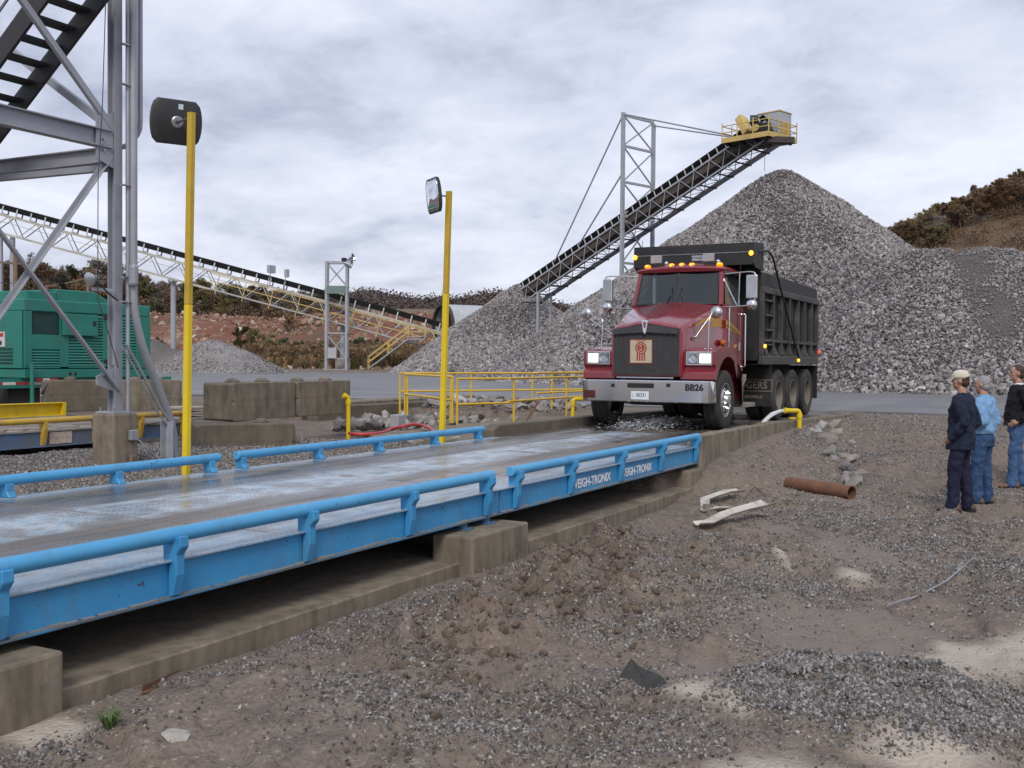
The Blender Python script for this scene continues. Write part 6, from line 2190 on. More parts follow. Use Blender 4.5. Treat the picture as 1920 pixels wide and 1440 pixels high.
# corrugated tunnel mouth
tc_ = at(829, 612, 105.6)
tn = thing('corrugated_tunnel', 'pale corrugated steel tunnel mouth where the belt enters the low stone pile', 'tunnel', (tc_.x, tc_.y, 0))
prof = []
R_ = 2.15
axis = (RTH * .86 + FWH * .5).normalized()
FWT = Vector((-axis.y, axis.x, 0))
n = 44
mb = MB()
rings = []
for i in range(n):
    r_ = R_ + (.05 if i % 2 else -.02)
    c = Vector((0, 0, tc_.z)) + axis * (i * .14)
    rings.append([c + (FWT * math.cos(2 * math.pi * k / 28) + ZUP * math.sin(2 * math.pi * k / 28)) * r_ for k in range(28)])
mb.loft(rings, True, False)
mb.build('tunnel_shell', 'corrugated', tn, smooth=True)
rings = [[Vector((0, 0, tc_.z)) + axis * x + (FWT * math.cos(2 * math.pi * k / 28) + ZUP * math.sin(2 * math.pi * k / 28)) * r_ for k in range(28)] for x, r_ in ((-.05, R_ + .12), (-.05, R_ - .1), (.25, R_ - .1), (.25, R_ + .12))]
mb = MB()
mb.loft(rings + [rings[0]], True, False)
mb.build('mouth_ring', 'platform_dark', tn)
MB().lathe([(0, 0), (R_ - .1, 0), (R_ - .1, .05), (0, .05)], Matrix.Translation(Vector((0, 0, tc_.z)) + axis * 1.2) @ axis.to_track_quat('Z', 'Y').to_matrix().to_4x4(), 28).build('tunnel_disc', 'platform_dark', tn)  # dark disc across the tunnel, a little inside the mouth

# ------------------------------------------------------------------ lighting tower
ot = at(630, 693, 103)
ot.z = .1
lt = thing('light_tower', 'slim grey steel tower with floodlights standing before the feed conveyor', 'light tower', ot)
mpx = 103 / FPX
hw_, ht = 19 * mpx, (at(630, 490, 103).z - .1)
posts = [(-1, 0), (1, 0), (-1, 1), (1, 1)]
PT = lambda i, z: RTH * (posts[i][0] * hw_) + FWH * (posts[i][1] * 1.2) + Vector((0, 0, z))
for i in range(4):
    MB().beam(PT(i, -.1), PT(i, ht), .22 if i < 2 else .14, .22 if i < 2 else .14, FWH).build('leg', 'truss_grey', lt)
for z in (.05, 1.15, 3.6, 7.6, ht - .1):
    for a, b_ in ((0, 1), (2, 3), (0, 2), (1, 3)):
        MB().beam(PT(a, z), PT(b_, z), .16, .2 if z > 9 else .12).build('girt', 'truss_grey', lt)
zt0, zt1 = ht * .77, ht - .2
for z0_, z1_ in ((zt0, zt1), (1.2, 3.5)):
    MB().beam(PT(0, z1_), PT(1, z0_), .09).build('brace', 'truss_grey', lt)
    MB().beam(PT(1, z1_), PT(0, z0_) , .09).build('brace', 'truss_grey', lt)
    MB().beam(PT(2, z1_), PT(3, z0_), .07).build('brace', 'truss_grey', lt)
MB().cbox(PT(0, at(612, 542, 103).z - .1) * .5 + PT(1, at(648, 545, 103).z - .1) * .5 - FWH * .16, (36 * mpx, .08, .75), Matrix.Rotation(math.atan2(RTH.y, RTH.x), 3, 'Z')).build('sign_board', 'sign_green', lt)
zq = at(624, 662, 103).z - .1
MB().cbox(RTH * -.35 - FWH * .2 + Vector((0, 0, zq)), (17 * mpx, .3, 20 * mpx), Matrix.Rotation(math.atan2(RTH.y, RTH.x), 3, 'Z')).build('control_cabinet', 'sheet_metal', lt, bevel=.02)
for k, (u, v, tilt) in enumerate(((657, 485, 25), (652, 494, -15))):
    p = at(u, v, 102.6) - ot
    dirn = (RTH * math.cos(math.radians(tilt)) + ZUP * math.sin(math.radians(tilt)) - FWH * .2).normalized()
    MB().lathe([(.08, -.45), (.14, -.3), (.22, -.1), (.36, .28), (.42, .38), (.40, .38), (.2, -.08), (0, -.1)], Matrix.Translation(p) @ dirn.to_track_quat('Z', 'Y').to_matrix().to_4x4(), 18).build('floodlight', 'chrome', lt, auto=50)
MB().cbox(at(645, 487, 102.8) - ot, (.35, .35, .35)).build('lamp_ballast', 'ink_black', lt)

# ------------------------------------------------------------------ radial stacker over the main pile
s0_, s1_ = at(975, 535, 79), at(1432, 219, 64)
os_ = Vector((at(1175, 690, 70).x, at(1175, 690, 70).y, 0))
stk = thing('stacking_conveyor', 'inclined grey stacking conveyor with masts and yellow head platform over the tall pile', 'conveyor', os_)
h = (s1_ - s0_)
hd = Vector((h.x, h.y, 0)).normalized()
sdir = Vector((-hd.y, hd.x, 0))
if sdir.dot(FWH) < 0:
    sdir = -sdir
ax, sd, dn, top, bot = conveyor(stk, os_, s0_, s1_, sdir, 1.35, 1.30, 18, .075, 34, 'truss_grey', 'truss_grey', .17)
a0, a1 = s0_ - os_, s1_ - os_
MB().beam(a0 + bot * 1.02 + sd * 1.15, a1 + bot * 1.02 + sd * 1.15, .45, .12, dn).build('catwalk', 'steel_grey', stk)
for k in range(17):
    q = a0.lerp(a1, k / 16) + bot * 1.08
    MB().beam(q, q + sd * 1.35, .07, .07, ax).build('catwalk_bracket', 'steel_dark', stk)
MB().section(a0 + sd * .5 + bot * .42, a1 + sd * .5 + bot * .42, [(-.60, -.30), (.60, -.30), (.60, .26), (-.60, .26)], -dn).build('return_belt_shroud', 'belt_under', stk)


def on_belt(u):
    """where the belt line crosses photo column u"""
    lo_, hi_ = 0.0, 1.0
    for _ in range(40):
        m = (lo_ + hi_) / 2
        P = s0_.lerp(s1_, m) - CAM
        uu = 960 + FPX * P.dot(RT) / P.dot(FW)
        lo_, hi_ = (m, hi_) if uu < u else (lo_, m)
    return lo_


tm = on_belt(1175)
bp = a0.lerp(a1, tm)
zt = at(1175, 214, (s0_.lerp(s1_, tm) - CAM).dot(FW)).z
M0 = Vector((bp.x, bp.y, 0)) - sdir * .45
M1 = M0 + sdir * 3.25
mz1 = zt * .985
for b_, zz in ((M0, zt), (M1, mz1)):
    MB().beam(b_ + Vector((0, 0, -.2)), b_ + Vector((0, 0, zz)), .22, .22, hd).build('mast', 'truss_grey', stk)
levels = [zt - .15, zt - 2.2, zt - 4.6, zt - 6.9, zt - 10.0, zt - 12.6]
for z in levels:
    MB().beam(M0 + Vector((0, 0, z)), M1 + Vector((0, 0, z)), .12, .16).build('mast_girt', 'truss_grey', stk)
for i in range(len(levels) - 1):
    MB().beam(M0 + Vector((0, 0, levels[i])), M1 + Vector((0, 0, levels[i + 1])), .08).build('mast_brace', 'truss_grey', stk)
    MB().beam(M1 + Vector((0, 0, levels[i])), M0 + Vector((0, 0, levels[i + 1])), .08).build('mast_brace', 'truss_grey', stk)
for k, (u, zz, b_) in enumerate(((1040, zt - .1, M0), (1086, zt - 4.0, M0))):
    q = a0.lerp(a1, on_belt(u))
    MB().cyl(b_ + Vector((0, 0, zz)), q, .055, 6).build('stay', 'steel_grey', stk)
for b_, zz, off in ((M0, zt - .1, Vector()), (M1, mz1 - .1, sd)):
    q = a0.lerp(a1, on_belt(1372)) + off - dn * .25
    MB().cyl(b_ + Vector((0, 0, zz)), q, .055, 6).build('stay', 'steel_grey', stk)
q = a0.lerp(a1, .065) + bot
for off in (Vector(), sd):
    MB().beam(q + off, Vector((q.x + off.x, q.y + off.y, -.2)), .16, .16).build('tail_leg', 'truss_grey', stk)
MB().beam(q, Vector((q.x + sd.x, q.y + sd.y, q.z - 1.6)), .08).build('tail_brace', 'truss_grey', stk)
# head platform: level deck, toe board, rails, drive, motor house
e = a1 - ax * .05 + dn * .1
hx, hy = hd, sdir
PC = Vector((e.x, e.y, 0)) + hy * .45 - hx * .05
pz = at(1430, 257, 64).z
FP = lambda a, b_, z: PC + (hx * a + hy * b_) * .78 + Vector((0, 0, pz + (z - pz) * .82))
rz3 = Matrix.Rotation(math.atan2(hx.y, hx.x), 3, 'Z')
MB().cbox(FP(-.9, .35, pz - .06), (3.28, 3.12, .12), rz3).build('platform', 'platform_dark', stk)
for (c0, c1) in (((-3.0, -1.65), (1.2, -1.65)), ((1.2, -1.65), (1.2, 2.35)), ((1.2, 2.35), (-3.0, 2.35)), ((-3.0, 2.35), (-3.0, -1.65))):
    MB().beam(FP(*c0, pz - .02), FP(*c1, pz - .02), .06, .30).build('toe_board', 'safety_yellow', stk)
    for hz in (.55, 1.05):
        MB().tube([FP(*c0, pz + hz), FP(*c1, pz + hz)], .030, 6).build('platform_rail', 'safety_yellow', stk)
    for t in (0, .33, .67):
        a = FP(*c0, pz).lerp(FP(*c1, pz), t)
        MB().cyl(a, a + Vector((0, 0, 1.06)), .035, 6).build('platform_post', 'safety_yellow', stk)
for k in range(4):
    MB().beam(FP(-2.8 + k * 1.2, -1.5, pz - .2), FP(-2.8 + k * 1.2, 2.2, pz - .2), .12, .2).build('platform_joist', 'steel_dark', stk)
MB().beam(FP(.6, -1.0, pz - .35), FP(1.9, .6, pz - .35), .7, .35).build('discharge_lip', 'platform_dark', stk)
hs_ = MB().cbox(FP(.05, 1.0, pz + .95), (1.5, 1.33, 1.56), rz3).build('motor_house', 'sheet_metal', stk, bevel=.02)
MB().cbox(FP(.05, 1.0, pz + 1.93), (1.58, 1.4, .06), rz3).build('house_roof', 'safety_yellow', hs_)
MB().cbox(FP(1.02, 1.0, pz + .6), (.04, 1.0, .95), rz3).build('house_guard', 'safety_yellow', hs_)
ga, gb = FP(-2.2, -.3, pz + 1.75), FP(-1.05, -.9, pz + .35)
MB().section(ga, gb, [(-.25, -.32), (.25, -.32), (.25, .32), (-.25, .32)], hy).build('belt_guard', 'safety_yellow', stk, bevel=.05, seg=2)
mm = MB().tube([FP(-1.6, .1, pz + 1.55), FP(-.9, .6, pz + 1.55)], .33, 14).build('drive_motor', 'ink_black', stk, auto=50)
MB().cbox(FP(-1.5, .2, pz + .65), (.35, .35, 1.3), rz3).build('motor_stand', 'steel_dark', stk)
MB().tube([FP(-.4, -1.0, pz + .7), FP(-.4, .8, pz + .7)], .22, 12).build('head_shaft', 'safety_yellow', stk, auto=50)
MB().tube([FP(-.2, .9, pz + .55), FP(-.2, -.9, pz + .55)], .45, 16).build('head_pulley', 'belt_black', stk, auto=50)
MB().cyl(FP(.6, -1.2, pz - .5), FP(.6, -1.2, pz - 2.6), .015, 5).build('hanging_cable', 'cable_black', stk)

# ================================================================== trees, brush, hills
def leaf_material(name, c1, c2, c3):
    m, nt, b, o = _mat(name)
    g = NT(nt)
    rnd = g.n('ShaderNodeObjectInfo').outputs['Random']
    n = g.noise(g.coord(), 1.6, 3, 0.6)
    f = g.m('ADD', g.m('MULTIPLY', rnd, 0.65), g.m('MULTIPLY', g.m('SUBTRACT', n, 0.32), 1.0), clamp=True)
    g.l(g.ramp(f, [(0.0, c1), (0.5, c2), (1.0, c3)]), b.inputs['Base Color'])
    b.inputs['Roughness'].default_value = 0.8
    b.inputs['Specular IOR Level'].default_value = 0.2


leaf_material('leaf_brown', (0.125, 0.088, 0.062), (0.175, 0.115, 0.072), (0.215, 0.135, 0.072))
leaf_material('leaf_rust', (0.135, 0.088, 0.052), (0.18, 0.105, 0.055), (0.19, 0.128, 0.060))
leaf_material('leaf_olive', (0.105, 0.098, 0.050), (0.155, 0.138, 0.062), (0.22, 0.175, 0.066))
leaf_material('leaf_green', (0.062, 0.074, 0.042), (0.085, 0.094, 0.052), (0.115, 0.112, 0.062))
leaf_material('leaf_yellow', (0.140, 0.110, 0.020), (0.200, 0.150, 0.028), (0.230, 0.170, 0.040))
leaf_material('leaf_straw', (0.18, 0.13, 0.08), (0.26, 0.18, 0.10), (0.34, 0.20, 0.10))
leaf_material('twig_grey', (0.165, 0.138, 0.122), (0.205, 0.172, 0.150), (0.24, 0.198, 0.17))
pmat('bark', (0.075, 0.062, 0.052), (0.12, 0.10, 0.085), 3, 0.95, bump=0.4, bscale=14)


def make_tree(seed, h, kind):
    """returns trunk mesh (with limbs) and crown mesh: tapered stem, forking limbs, leaf-sized faces in uneven clumps"""
    r = random.Random(seed)
    tb, cr = MB(), MB()
    tips = []
    lean = Vector((r.uniform(-.06, .06), r.uniform(-.06, .06), 1))
    top = lean * h * (.92 if kind == 'fir' else .78)
    pts = [Vector((0, 0, -.3))] + [lean * h * t + Vector((r.uniform(-.03, .03) * h * t, r.uniform(-.03, .03) * h * t, 0)) for t in (.15, .3, .45, .6, .75)] + [top]
    r0 = h * .020
    tb.tube(pts, [r0 * 1.3, r0, r0 * .85, r0 * .7, r0 * .5, r0 * .3, r0 * .12], 6)

    def branch(p, d, L, rad, lev):
        q = p + d * L * .5 + Vector((r.uniform(-1, 1), r.uniform(-1, 1), r.uniform(0, .8))) * L * .10
        e = p + d * L + Vector((0, 0, L * .12))
        tb.tube([p, q, e], [rad, rad * .7, rad * .3], 4 if lev == 0 else 3, False)
        tips.append((e, L))
        tips.append((q, L * .8))
        if lev < (3 if kind == 'bare' else 2):
            for k in range(4 if kind == 'bare' else 3):
                t = r.uniform(.35, 1.0)
                b_ = p.lerp(e, t)
                a = r.uniform(0, 6.28)
                nd = (d + Vector((math.cos(a), math.sin(a), r.uniform(-.1, .7))) * .75).normalized()
                branch(b_, nd, L * r.uniform(.42, .62), rad * .5, lev + 1)
    if kind == 'fir':
        for i in range(26):
            t = .12 + .86 * i / 25
            p = lean * h * t
            L = h * .26 * (1 - t) ** .8 + .15
            for k in range(4):
                a = r.uniform(0, 6.28)
                e = p + Vector((math.cos(a) * L, math.sin(a) * L, -L * .18))
                tb.tube([p, e], [.03, .01], 3, False)
                for j in range(5):
                    tips.append((p.lerp(e, .25 + .18 * j), .6))
    else:
        nb = 13 if kind == 'bare' else 11
        for i in range(nb):
            t = r.uniform(.28, .95)
            k = min(5, int(t * 6))
            p = pts[k].lerp(pts[k + 1], t * 6 - k) if k < 6 else pts[-1]
            a = i * 2.4 + r.uniform(-.4, .4)
            d = Vector((math.cos(a), math.sin(a), r.uniform(.35, 1.1))).normalized()
            branch(p, d, h * r.uniform(.16, .30) * (1.15 - .5 * t), r0 * .45, 0)
    n_leaf = {'bare': 2, 'leafy': 17, 'fir': 3}[kind]
    size = {'bare': .10, 'leafy': .15, 'fir': .34}[kind] * (h / 9) ** .5
    for (e, L) in tips:
        if kind == 'leafy' and r.random() < .18:
            continue
        for k in range(n_leaf):
            c = e + Vector((r.gauss(0, 1), r.gauss(0, 1), r.gauss(0, .8))) * (.10 + .26 * min(L, 1.6)) * (h / 9) ** .5
            s = size * r.uniform(.6, 1.5)
            u = Vector((r.gauss(0, 1), r.gauss(0, 1), r.gauss(0, 1))).normalized() * s
            v = u.orthogonal().normalized() * s * r.uniform(.5, .9)
            cr.add([c - u - v * .4, c - v, c + u, c + v], [(0, 1, 2, 3)])
    return tb, cr


def tree_set(kind, leaf, n, seed, h):
    out = []
    for i in range(n):
        tb, cr = make_tree(seed + i, h, kind)
        mt = tb.mesh('trunk')
        mt.materials.append(MATS['bark'])
        mc = cr.mesh('crown')
        mc.materials.append(MATS[leaf])
        out.append((mt, mc))
    return out


TS = {'bare': tree_set('bare', 'twig_grey', 4, 500, 9.0), 'brown': tree_set('leafy', 'leaf_brown', 3, 520, 9.0), 'rust': tree_set('leafy', 'leaf_rust', 2, 540, 9.0),
      'olive': tree_set('leafy', 'leaf_olive', 3, 560, 9.0), 'green': tree_set('leafy', 'leaf_green', 2, 580, 9.0), 'fir': tree_set('fir', 'leaf_green', 2, 600, 9.0)}
TNAME = {'bare': 'bare grey tree', 'brown': 'brown-leaved tree', 'rust': 'rust-coloured tree', 'olive': 'olive yellow tree', 'green': 'dark green tree', 'fir': 'dark evergreen tree'}


def plant_tree(kind, p, s, r, label, group, nm='tree'):
    t = thing(nm, label, 'tree', p, r.uniform(0, 6.28), group)
    t.scale = (s * r.uniform(.85, 1.2), s * r.uniform(.85, 1.2), s)
    mt, mc = r.choice(TS[kind])
    link('trunk', mt, None, t)
    link('crown', mc, None, t)
    return t


rt_ = random.Random(77)
UNI = ['', 'first', 'second', 'third', 'fourth', 'fifth', 'sixth', 'seventh', 'eighth', 'ninth']
ORD = ['first', 'second', 'third', 'fourth', 'fifth', 'sixth', 'seventh', 'eighth', 'ninth', 'tenth', 'eleventh', 'twelfth', 'thirteenth', 'fourteenth', 'fifteenth', 'sixteenth',
       'seventeenth', 'eighteenth', 'nineteenth', 'twentieth']
for _t, _n in (('twenty', 'thirtieth'), ('thirty', 'fortieth'), ('forty', 'fiftieth'), ('fifty', 'sixtieth'), ('sixty', 'seventieth')):
    ORD += [_t + '-' + q for q in UNI[1:]] + [_n]


def name_each(items):
    """items: (tree, column, kind words, place words); the order along the place singles each one out"""
    seen = {}
    for t, u, kw, pw in sorted(items, key=lambda q: q[1]):
        k = seen.get((kw, pw), 0)
        seen[(kw, pw)] = k + 1
        t['label'] = (ORD[k] + ' ') + kw + ' from the left ' + pw


def gzf(x, y):
    return float(ground_height(np.array([float(x)]), np.array([float(y)]), False)[0])


# wood behind the clay bench
items = []
for row, (Z0, n, s0_, s1__) in enumerate(((156, 44, .55, .85), (166, 40, .75, 1.05), (180, 40, .85, 1.15))):
    for i in range(n):
        u = -60 + (i + rt_.uniform(.1, .9)) * 720 / n
        Z = Z0 + rt_.uniform(-4, 4)
        p = at(u, 600, Z)
        k = rt_.choices(['bare', 'brown', 'rust', 'olive', 'green', 'fir'], [46, 28, 5, 12, 7, 2])[0]
        if row == 0:
            k = rt_.choices(['brown', 'olive', 'green', 'bare'], [25, 22, 18, 35])[0]
        sc = np.interp(u, [0, 220, 260, 400, 560, 660], [.90, .90, .66, .58, .46, .38]) * rt_.uniform(.82, 1.12) * (1, .95, .92)[row]
        t = plant_tree(k, (p.x, p.y, gzf(p.x, p.y) - .2), float(sc), rt_, TNAME[k], k + ' trees of the wood above the clay bank')
        pw = ('over the green generator' if u < 205 else 'between steel column and tall yellow post' if u < 350 else 'right of the tall yellow post' if u < 480 else
              'left of the light tower' if u < 612 else 'right of the light tower')
        items.append((t, u, TNAME[k], pw + (', front row', ', middle row', ', back row')[row]))
name_each(items)

# bushes on and below the clay bank
items = []
for i, (u, v, Z, s, k) in enumerate(((452, 610, 128, .42, 'olive'), (478, 622, 126, .40, 'olive'), (505, 640, 122, .34, 'olive'), (530, 632, 124, .30, 'green'), (560, 640, 124, .28, 'olive'),
                                    (585, 655, 118, .24, 'rust'), (610, 650, 120, .26, 'olive'), (672, 640, 124, .30, 'green'), (700, 632, 126, .30, 'green'), (300, 620, 132, .22, 'green'),
                                    (420, 585, 150, .34, 'olive'), (385, 588, 150, .30, 'olive'), (290, 575, 152, .40, 'green'), (345, 585, 152, .36, 'green'), (540, 600, 140, .32, 'rust'),
                                    (500, 590, 146, .36, 'brown'), (725, 650, 122, .20, 'olive'), (640, 660, 116, .2, 'rust'))):
    p = at(u, v + 20, Z)
    t = plant_tree(k, (p.x, p.y, gzf(p.x, p.y) - .9), s * 1.15, rt_, {'olive': 'yellow-green bush', 'green': 'dark green bush', 'rust': 'rusty brown bush', 'brown': 'brown bush'}[k] + ' on the slope of the clay bank',
                   k + ' bushes on the clay bank', 'bush')
    t['category'] = 'bush'
    items.append((t, u, t['label'].replace(' on the slope of the clay bank', ''), 'on the slope of the clay bank'))
name_each(items)

# weeds and clay rubble on the slope by the light tower
def tuft_mesh(name, seed, mat, n=16, s=.5):
    r = random.Random(seed)
    mb = MB()
    for k in range(n):
        a = r.uniform(0, 6.28)
        b_ = Vector((math.cos(a) * r.uniform(.0, .4), math.sin(a) * r.uniform(.0, .4), 0)) * s
        e = b_ + Vector((math.cos(a) * r.uniform(.1, .5), math.sin(a) * r.uniform(.1, .5), r.uniform(.5, 1.2))) * s
        w = Vector((-math.sin(a), math.cos(a), 0)) * s * .09
        mb.add([b_ - w, b_ + w, e + w * 2.2, e - w * 1.6], [(0, 1, 2, 3)])
    me = mb.mesh(name)
    me.materials.append(MATS[mat])
    return me


def clump_mesh(name, seed, mat, n=150, f0=.07, f1=.17):
    r_ = random.Random(seed)
    mb = MB()
    for k in range(n):
        c = Vector((r_.gauss(0, .5), r_.gauss(0, .5), r_.gauss(0, .45)))
        u_ = Vector((r_.gauss(0, 1), r_.gauss(0, 1), r_.gauss(0, 1))).normalized() * r_.uniform(f0, f1)
        v_ = u_.orthogonal() * .8
        mb.add([c - u_, c - v_, c + u_, c + v_], [(0, 1, 2, 3)])
    me = mb.mesh(name)
    me.materials.append(MATS[mat])
    return me


WD = [proto(tuft_mesh('weed', 700 + i, m_)) for i, m_ in enumerate(('leaf_straw', 'leaf_straw', 'leaf_rust', 'leaf_olive', 'leaf_brown'))]
r = np.random.default_rng(5)
u, Z = r.uniform(470, 840, 4200), r.uniform(108, 132, 4200)
X = (u - 960) / FPX * Z
x, y = X * RTH.x + Z * FWH.x, X * RTH.y + Z * FWH.y
z = ground_height(x, y, False)
tag(scatter('weeds', np.column_stack([x, y, z]), r.uniform(.7, 2.4, len(x)), WD, rot=np.column_stack([np.zeros(len(x)), np.zeros(len(x)), r.uniform(0, 6.28, len(x))]), seed=6),
    'dry straw-coloured weeds on the rubble slope by the light tower', 'weeds', kind='stuff')
BW_ = [proto(clump_mesh('brush_clump', 760 + i, m_, 300, .03, .075)) for i, m_ in enumerate(('leaf_brown', 'twig_grey', 'leaf_rust', 'leaf_brown'))]
u, Z = r.uniform(-80, 650, 3000), r.uniform(154, 196, 3000)
X = (u - 960) / FPX * Z
x, y = X * RTH.x + Z * FWH.x, X * RTH.y + Z * FWH.y
tag(scatter('brushwood', np.column_stack([x, y, ground_height(x, y, False)]), np.interp(u, [0, 300, 650], [3.4, 2.6, 1.8]) * r.uniform(.6, 1.1, len(x)), BW_, rot=np.column_stack([np.zeros(len(x)), np.zeros(len(x)), r.uniform(0, 6.28, len(x))]), seed=16),
    'dark brushwood filling the wood above the clay bank', 'brushwood', kind='stuff')
RB = [proto(rock_mesh('clay_lump', 720 + i, .9, 18, 'rubble_stone')) for i in range(4)]
u, Z = np.concatenate([r.uniform(470, 840, 2400), r.uniform(255, 860, 1700)]), np.concatenate([r.uniform(107, 128, 2400), r.uniform(128, 152, 1700)])
X = (u - 960) / FPX * Z
x, y = X * RTH.x + Z * FWH.x, X * RTH.y + Z * FWH.y
z = ground_height(x, y, False)
tag(scatter('clay_rubble', np.column_stack([x, y, z]), .25 + 1.0 * r.uniform(0, 1, len(x)) ** 3, RB, seed=8), 'tan and red stones littering the quarry slope', 'rubble', kind='stuff')

# ------------------------------------------------------------------ wooded hill on the right
pmat('hill_ground', (0.10, 0.066, 0.038), (0.13, 0.082, 0.046), 0.05, 0.95, bump=0.6, bscale=0.6)
pmat('far_wood', (0.085, 0.068, 0.066), (0.105, 0.080, 0.070), 0.02, 0.95, bump=1.0, bscale=0.12)


def hill_h(X, Z):
    ridge = np.clip(31 + (X - 102) * .42, -8, 90)
    f = sst(175, 305, Z) * (1 - .5 * sst(310, 450, Z))
    return ridge * f * sst(20, 100, X) + fbm(X, Z, .03, 4, 61) * 3 * sst(190, 240, Z) - .5


gx_, gz_ = np.linspace(30, 330, 90), np.linspace(165, 460, 80)
XX, ZZ = np.meshgrid(gx_, gz_)
hz = hill_h(XX, ZZ)
mb = MB()
mb.v = [tuple(RTH * float(a) + FWH * float(b_) + ZUP * float(c)) for a, b_, c in zip(XX.ravel(), ZZ.ravel(), hz.ravel())]
mb.f = [(i * 90 + j, i * 90 + j + 1, (i + 1) * 90 + j + 1, (i + 1) * 90 + j) for i in range(79) for j in range(89)]
mb.mi = [0] * len(mb.f)
tag(mb.build('hill', 'hill_ground', smooth=True), kind='structure')
cnt = 0
items = []
for i in range(1300):
    u, Z = rt_.uniform(1640, 1935), rt_.uniform(225, 312)
    X = (u - 960) / FPX * Z
    z = float(hill_h(np.array([X]), np.array([Z]))[0])
    v = 682 - (z - CAMZ) * FPX / Z
    if v > 480 or (u > 1770 and v > 432 - (u - 1770) * .22 and Z < 290):
        continue
    k = rt_.choices(['brown', 'rust', 'olive', 'bare', 'green'], [42, 26, 16, 16, 0])[0]
    p = RTH * X + FWH * Z + ZUP * (z - .3)
    t = plant_tree(k, p, rt_.uniform(.62, .95), rt_, TNAME[k], k + ' trees on the right hill')
    items.append((t, u, TNAME[k], 'on the ' + ('lower hill' if Z < 255 else 'upper hill' if Z < 285 else 'hill ridge') + (' above cone' if u < 1760 else ' above men')))
    cnt += 1
    if cnt >= 165:
        break
name_each(items)
u, Z = r.uniform(1590, 2050, 4200), r.uniform(195, 320, 4200)
X = (u - 960) / FPX * Z
z = hill_h(X, Z)
keep = ~((u > 1770) & (682 - (z - CAMZ) * FPX / Z > 432 - (u - 1770) * .22) & (r.uniform(0, 1, len(u)) < .9))
X, Z, z = X[keep], Z[keep], z[keep]
tag(scatter('undergrowth', np.column_stack([X * RTH.x + Z * FWH.x, X * RTH.y + Z * FWH.y, z]), r.uniform(1.6, 3.6, len(X)), BW_,
            rot=np.column_stack([np.zeros(len(X)), np.zeros(len(X)), r.uniform(0, 6.28, len(X))]), seed=9), 'brown undergrowth between the trees of the right hill', 'undergrowth', kind='stuff')

# ------------------------------------------------------------------ distant ridge
us = np.array([100, 350, 560, 640, 668, 700, 730, 765, 800, 830, 862, 892, 930, 1000, 1200, 1500, 2000])
vs_ = np.array([640, 620, 590, 574, 560, 556, 562, 568, 569, 566, 570, 562, 562, 580, 600, 610, 620])
ZF = 900.0


def far_h(X, Z):
    uu = 960 + FPX * X / ZF
    vv = np.interp(uu, us, vs_)
    top_ = (676 - vv) / FPX * ZF + 1
    return top_ * sst(760, 900, Z) * (1 - .3 * sst(905, 1100, Z)) + fbm(X, Z, .02, 4, 71) * 9 * sst(760, 860, Z) - 2


gx_, gz_ = np.linspace(-420, 480, 150), np.linspace(740, 1100, 40)
XX, ZZ = np.meshgrid(gx_, gz_)
hz = far_h(XX, ZZ) - 5
mb = MB()
mb.v = [tuple(RTH * float(a) + FWH * float(b_) + ZUP * float(c)) for a, b_, c in zip(XX.ravel(), ZZ.ravel(), hz.ravel())]
mb.f = [(i * 150 + j, i * 150 + j + 1, (i + 1) * 150 + j + 1, (i + 1) * 150 + j) for i in range(39) for j in range(149)]
mb.mi = [0] * len(mb.f)
tag(mb.build('far_hills', 'far_wood', smooth=True), kind='structure')


leaf_material('hazed_leaf', (0.105, 0.082, 0.085), (0.130, 0.098, 0.092), (0.150, 0.118, 0.098))  # lighter purple tones put the distance haze into the leaf colour
FC = [proto(clump_mesh('far_crown', 740 + i, 'hazed_leaf', 260, .06, .14)) for i in range(4)]
X, Z = r.uniform(-220, 60, 7000), r.uniform(790, 912, 7000)
z = far_h(X, Z)
tag(scatter('far_forest', np.column_stack([X * RTH.x + Z * FWH.x, X * RTH.y + Z * FWH.y, z - 3]), r.uniform(5, 9, len(X)), FC, seed=10), 'far purple-brown forest covering the distant ridge', 'forest', kind='stuff')

# ================================================================== three men watching the truck
def cloth(name, c1, c2, rough=0.85, fold=0.5):
    m, nt, b, o = _mat(name)
    g = NT(nt)
    co = g.coord()
    n = g.noise(co, 5, 4, 0.6)
    g.l(g.mix(g.ramp(n, [(0.35, 0), (0.65, 1)]), c1, c2), b.inputs['Base Color'])
    b.inputs['Roughness'].default_value = rough
    b.inputs['Specular IOR Level'].default_value = 0.25
    f = g.noise(g.coord('Object', (1, 1, .55)), 9, 3, 0.5, 1.5)
    g.l(g.bump(f, fold, 0.05), b.inputs['Normal'])


cloth('navy_cloth', (0.012, 0.016, 0.034), (0.017, 0.022, 0.045))
cloth('navy_trouser', (0.012, 0.013, 0.034), (0.018, 0.020, 0.048))
cloth('denim_light', (0.16, 0.30, 0.50), (0.20, 0.36, 0.56))
cloth('denim_blue', (0.026, 0.055, 0.125), (0.042, 0.085, 0.18))
cloth('denim_mid', (0.040, 0.080, 0.175), (0.065, 0.125, 0.25))
cloth('black_knit', (0.010, 0.010, 0.013), (0.015, 0.014, 0.018))
cloth('cap_beige', (0.66, 0.61, 0.50), (0.58, 0.53, 0.43), fold=0.15)
pmat('skin', (0.42, 0.235, 0.165), (0.36, 0.19, 0.13), 14, 0.55, rvar=0.1)
pmat('hair_brown', (0.035, 0.018, 0.010), (0.05, 0.026, 0.014), 40, 0.6, bump=0.6, bscale=90)
pmat('hair_grey', (0.30, 0.29, 0.28), (0.22, 0.215, 0.21), 40, 0.6, bump=0.6, bscale=90)
pmat('boot_brown', (0.085, 0.055, 0.038), (0.12, 0.08, 0.055), 9, 0.7, bump=0.2, bscale=40)
pmat('boot_tan', (0.19, 0.10, 0.05), (0.15, 0.08, 0.045), 9, 0.7, bump=0.2, bscale=40)
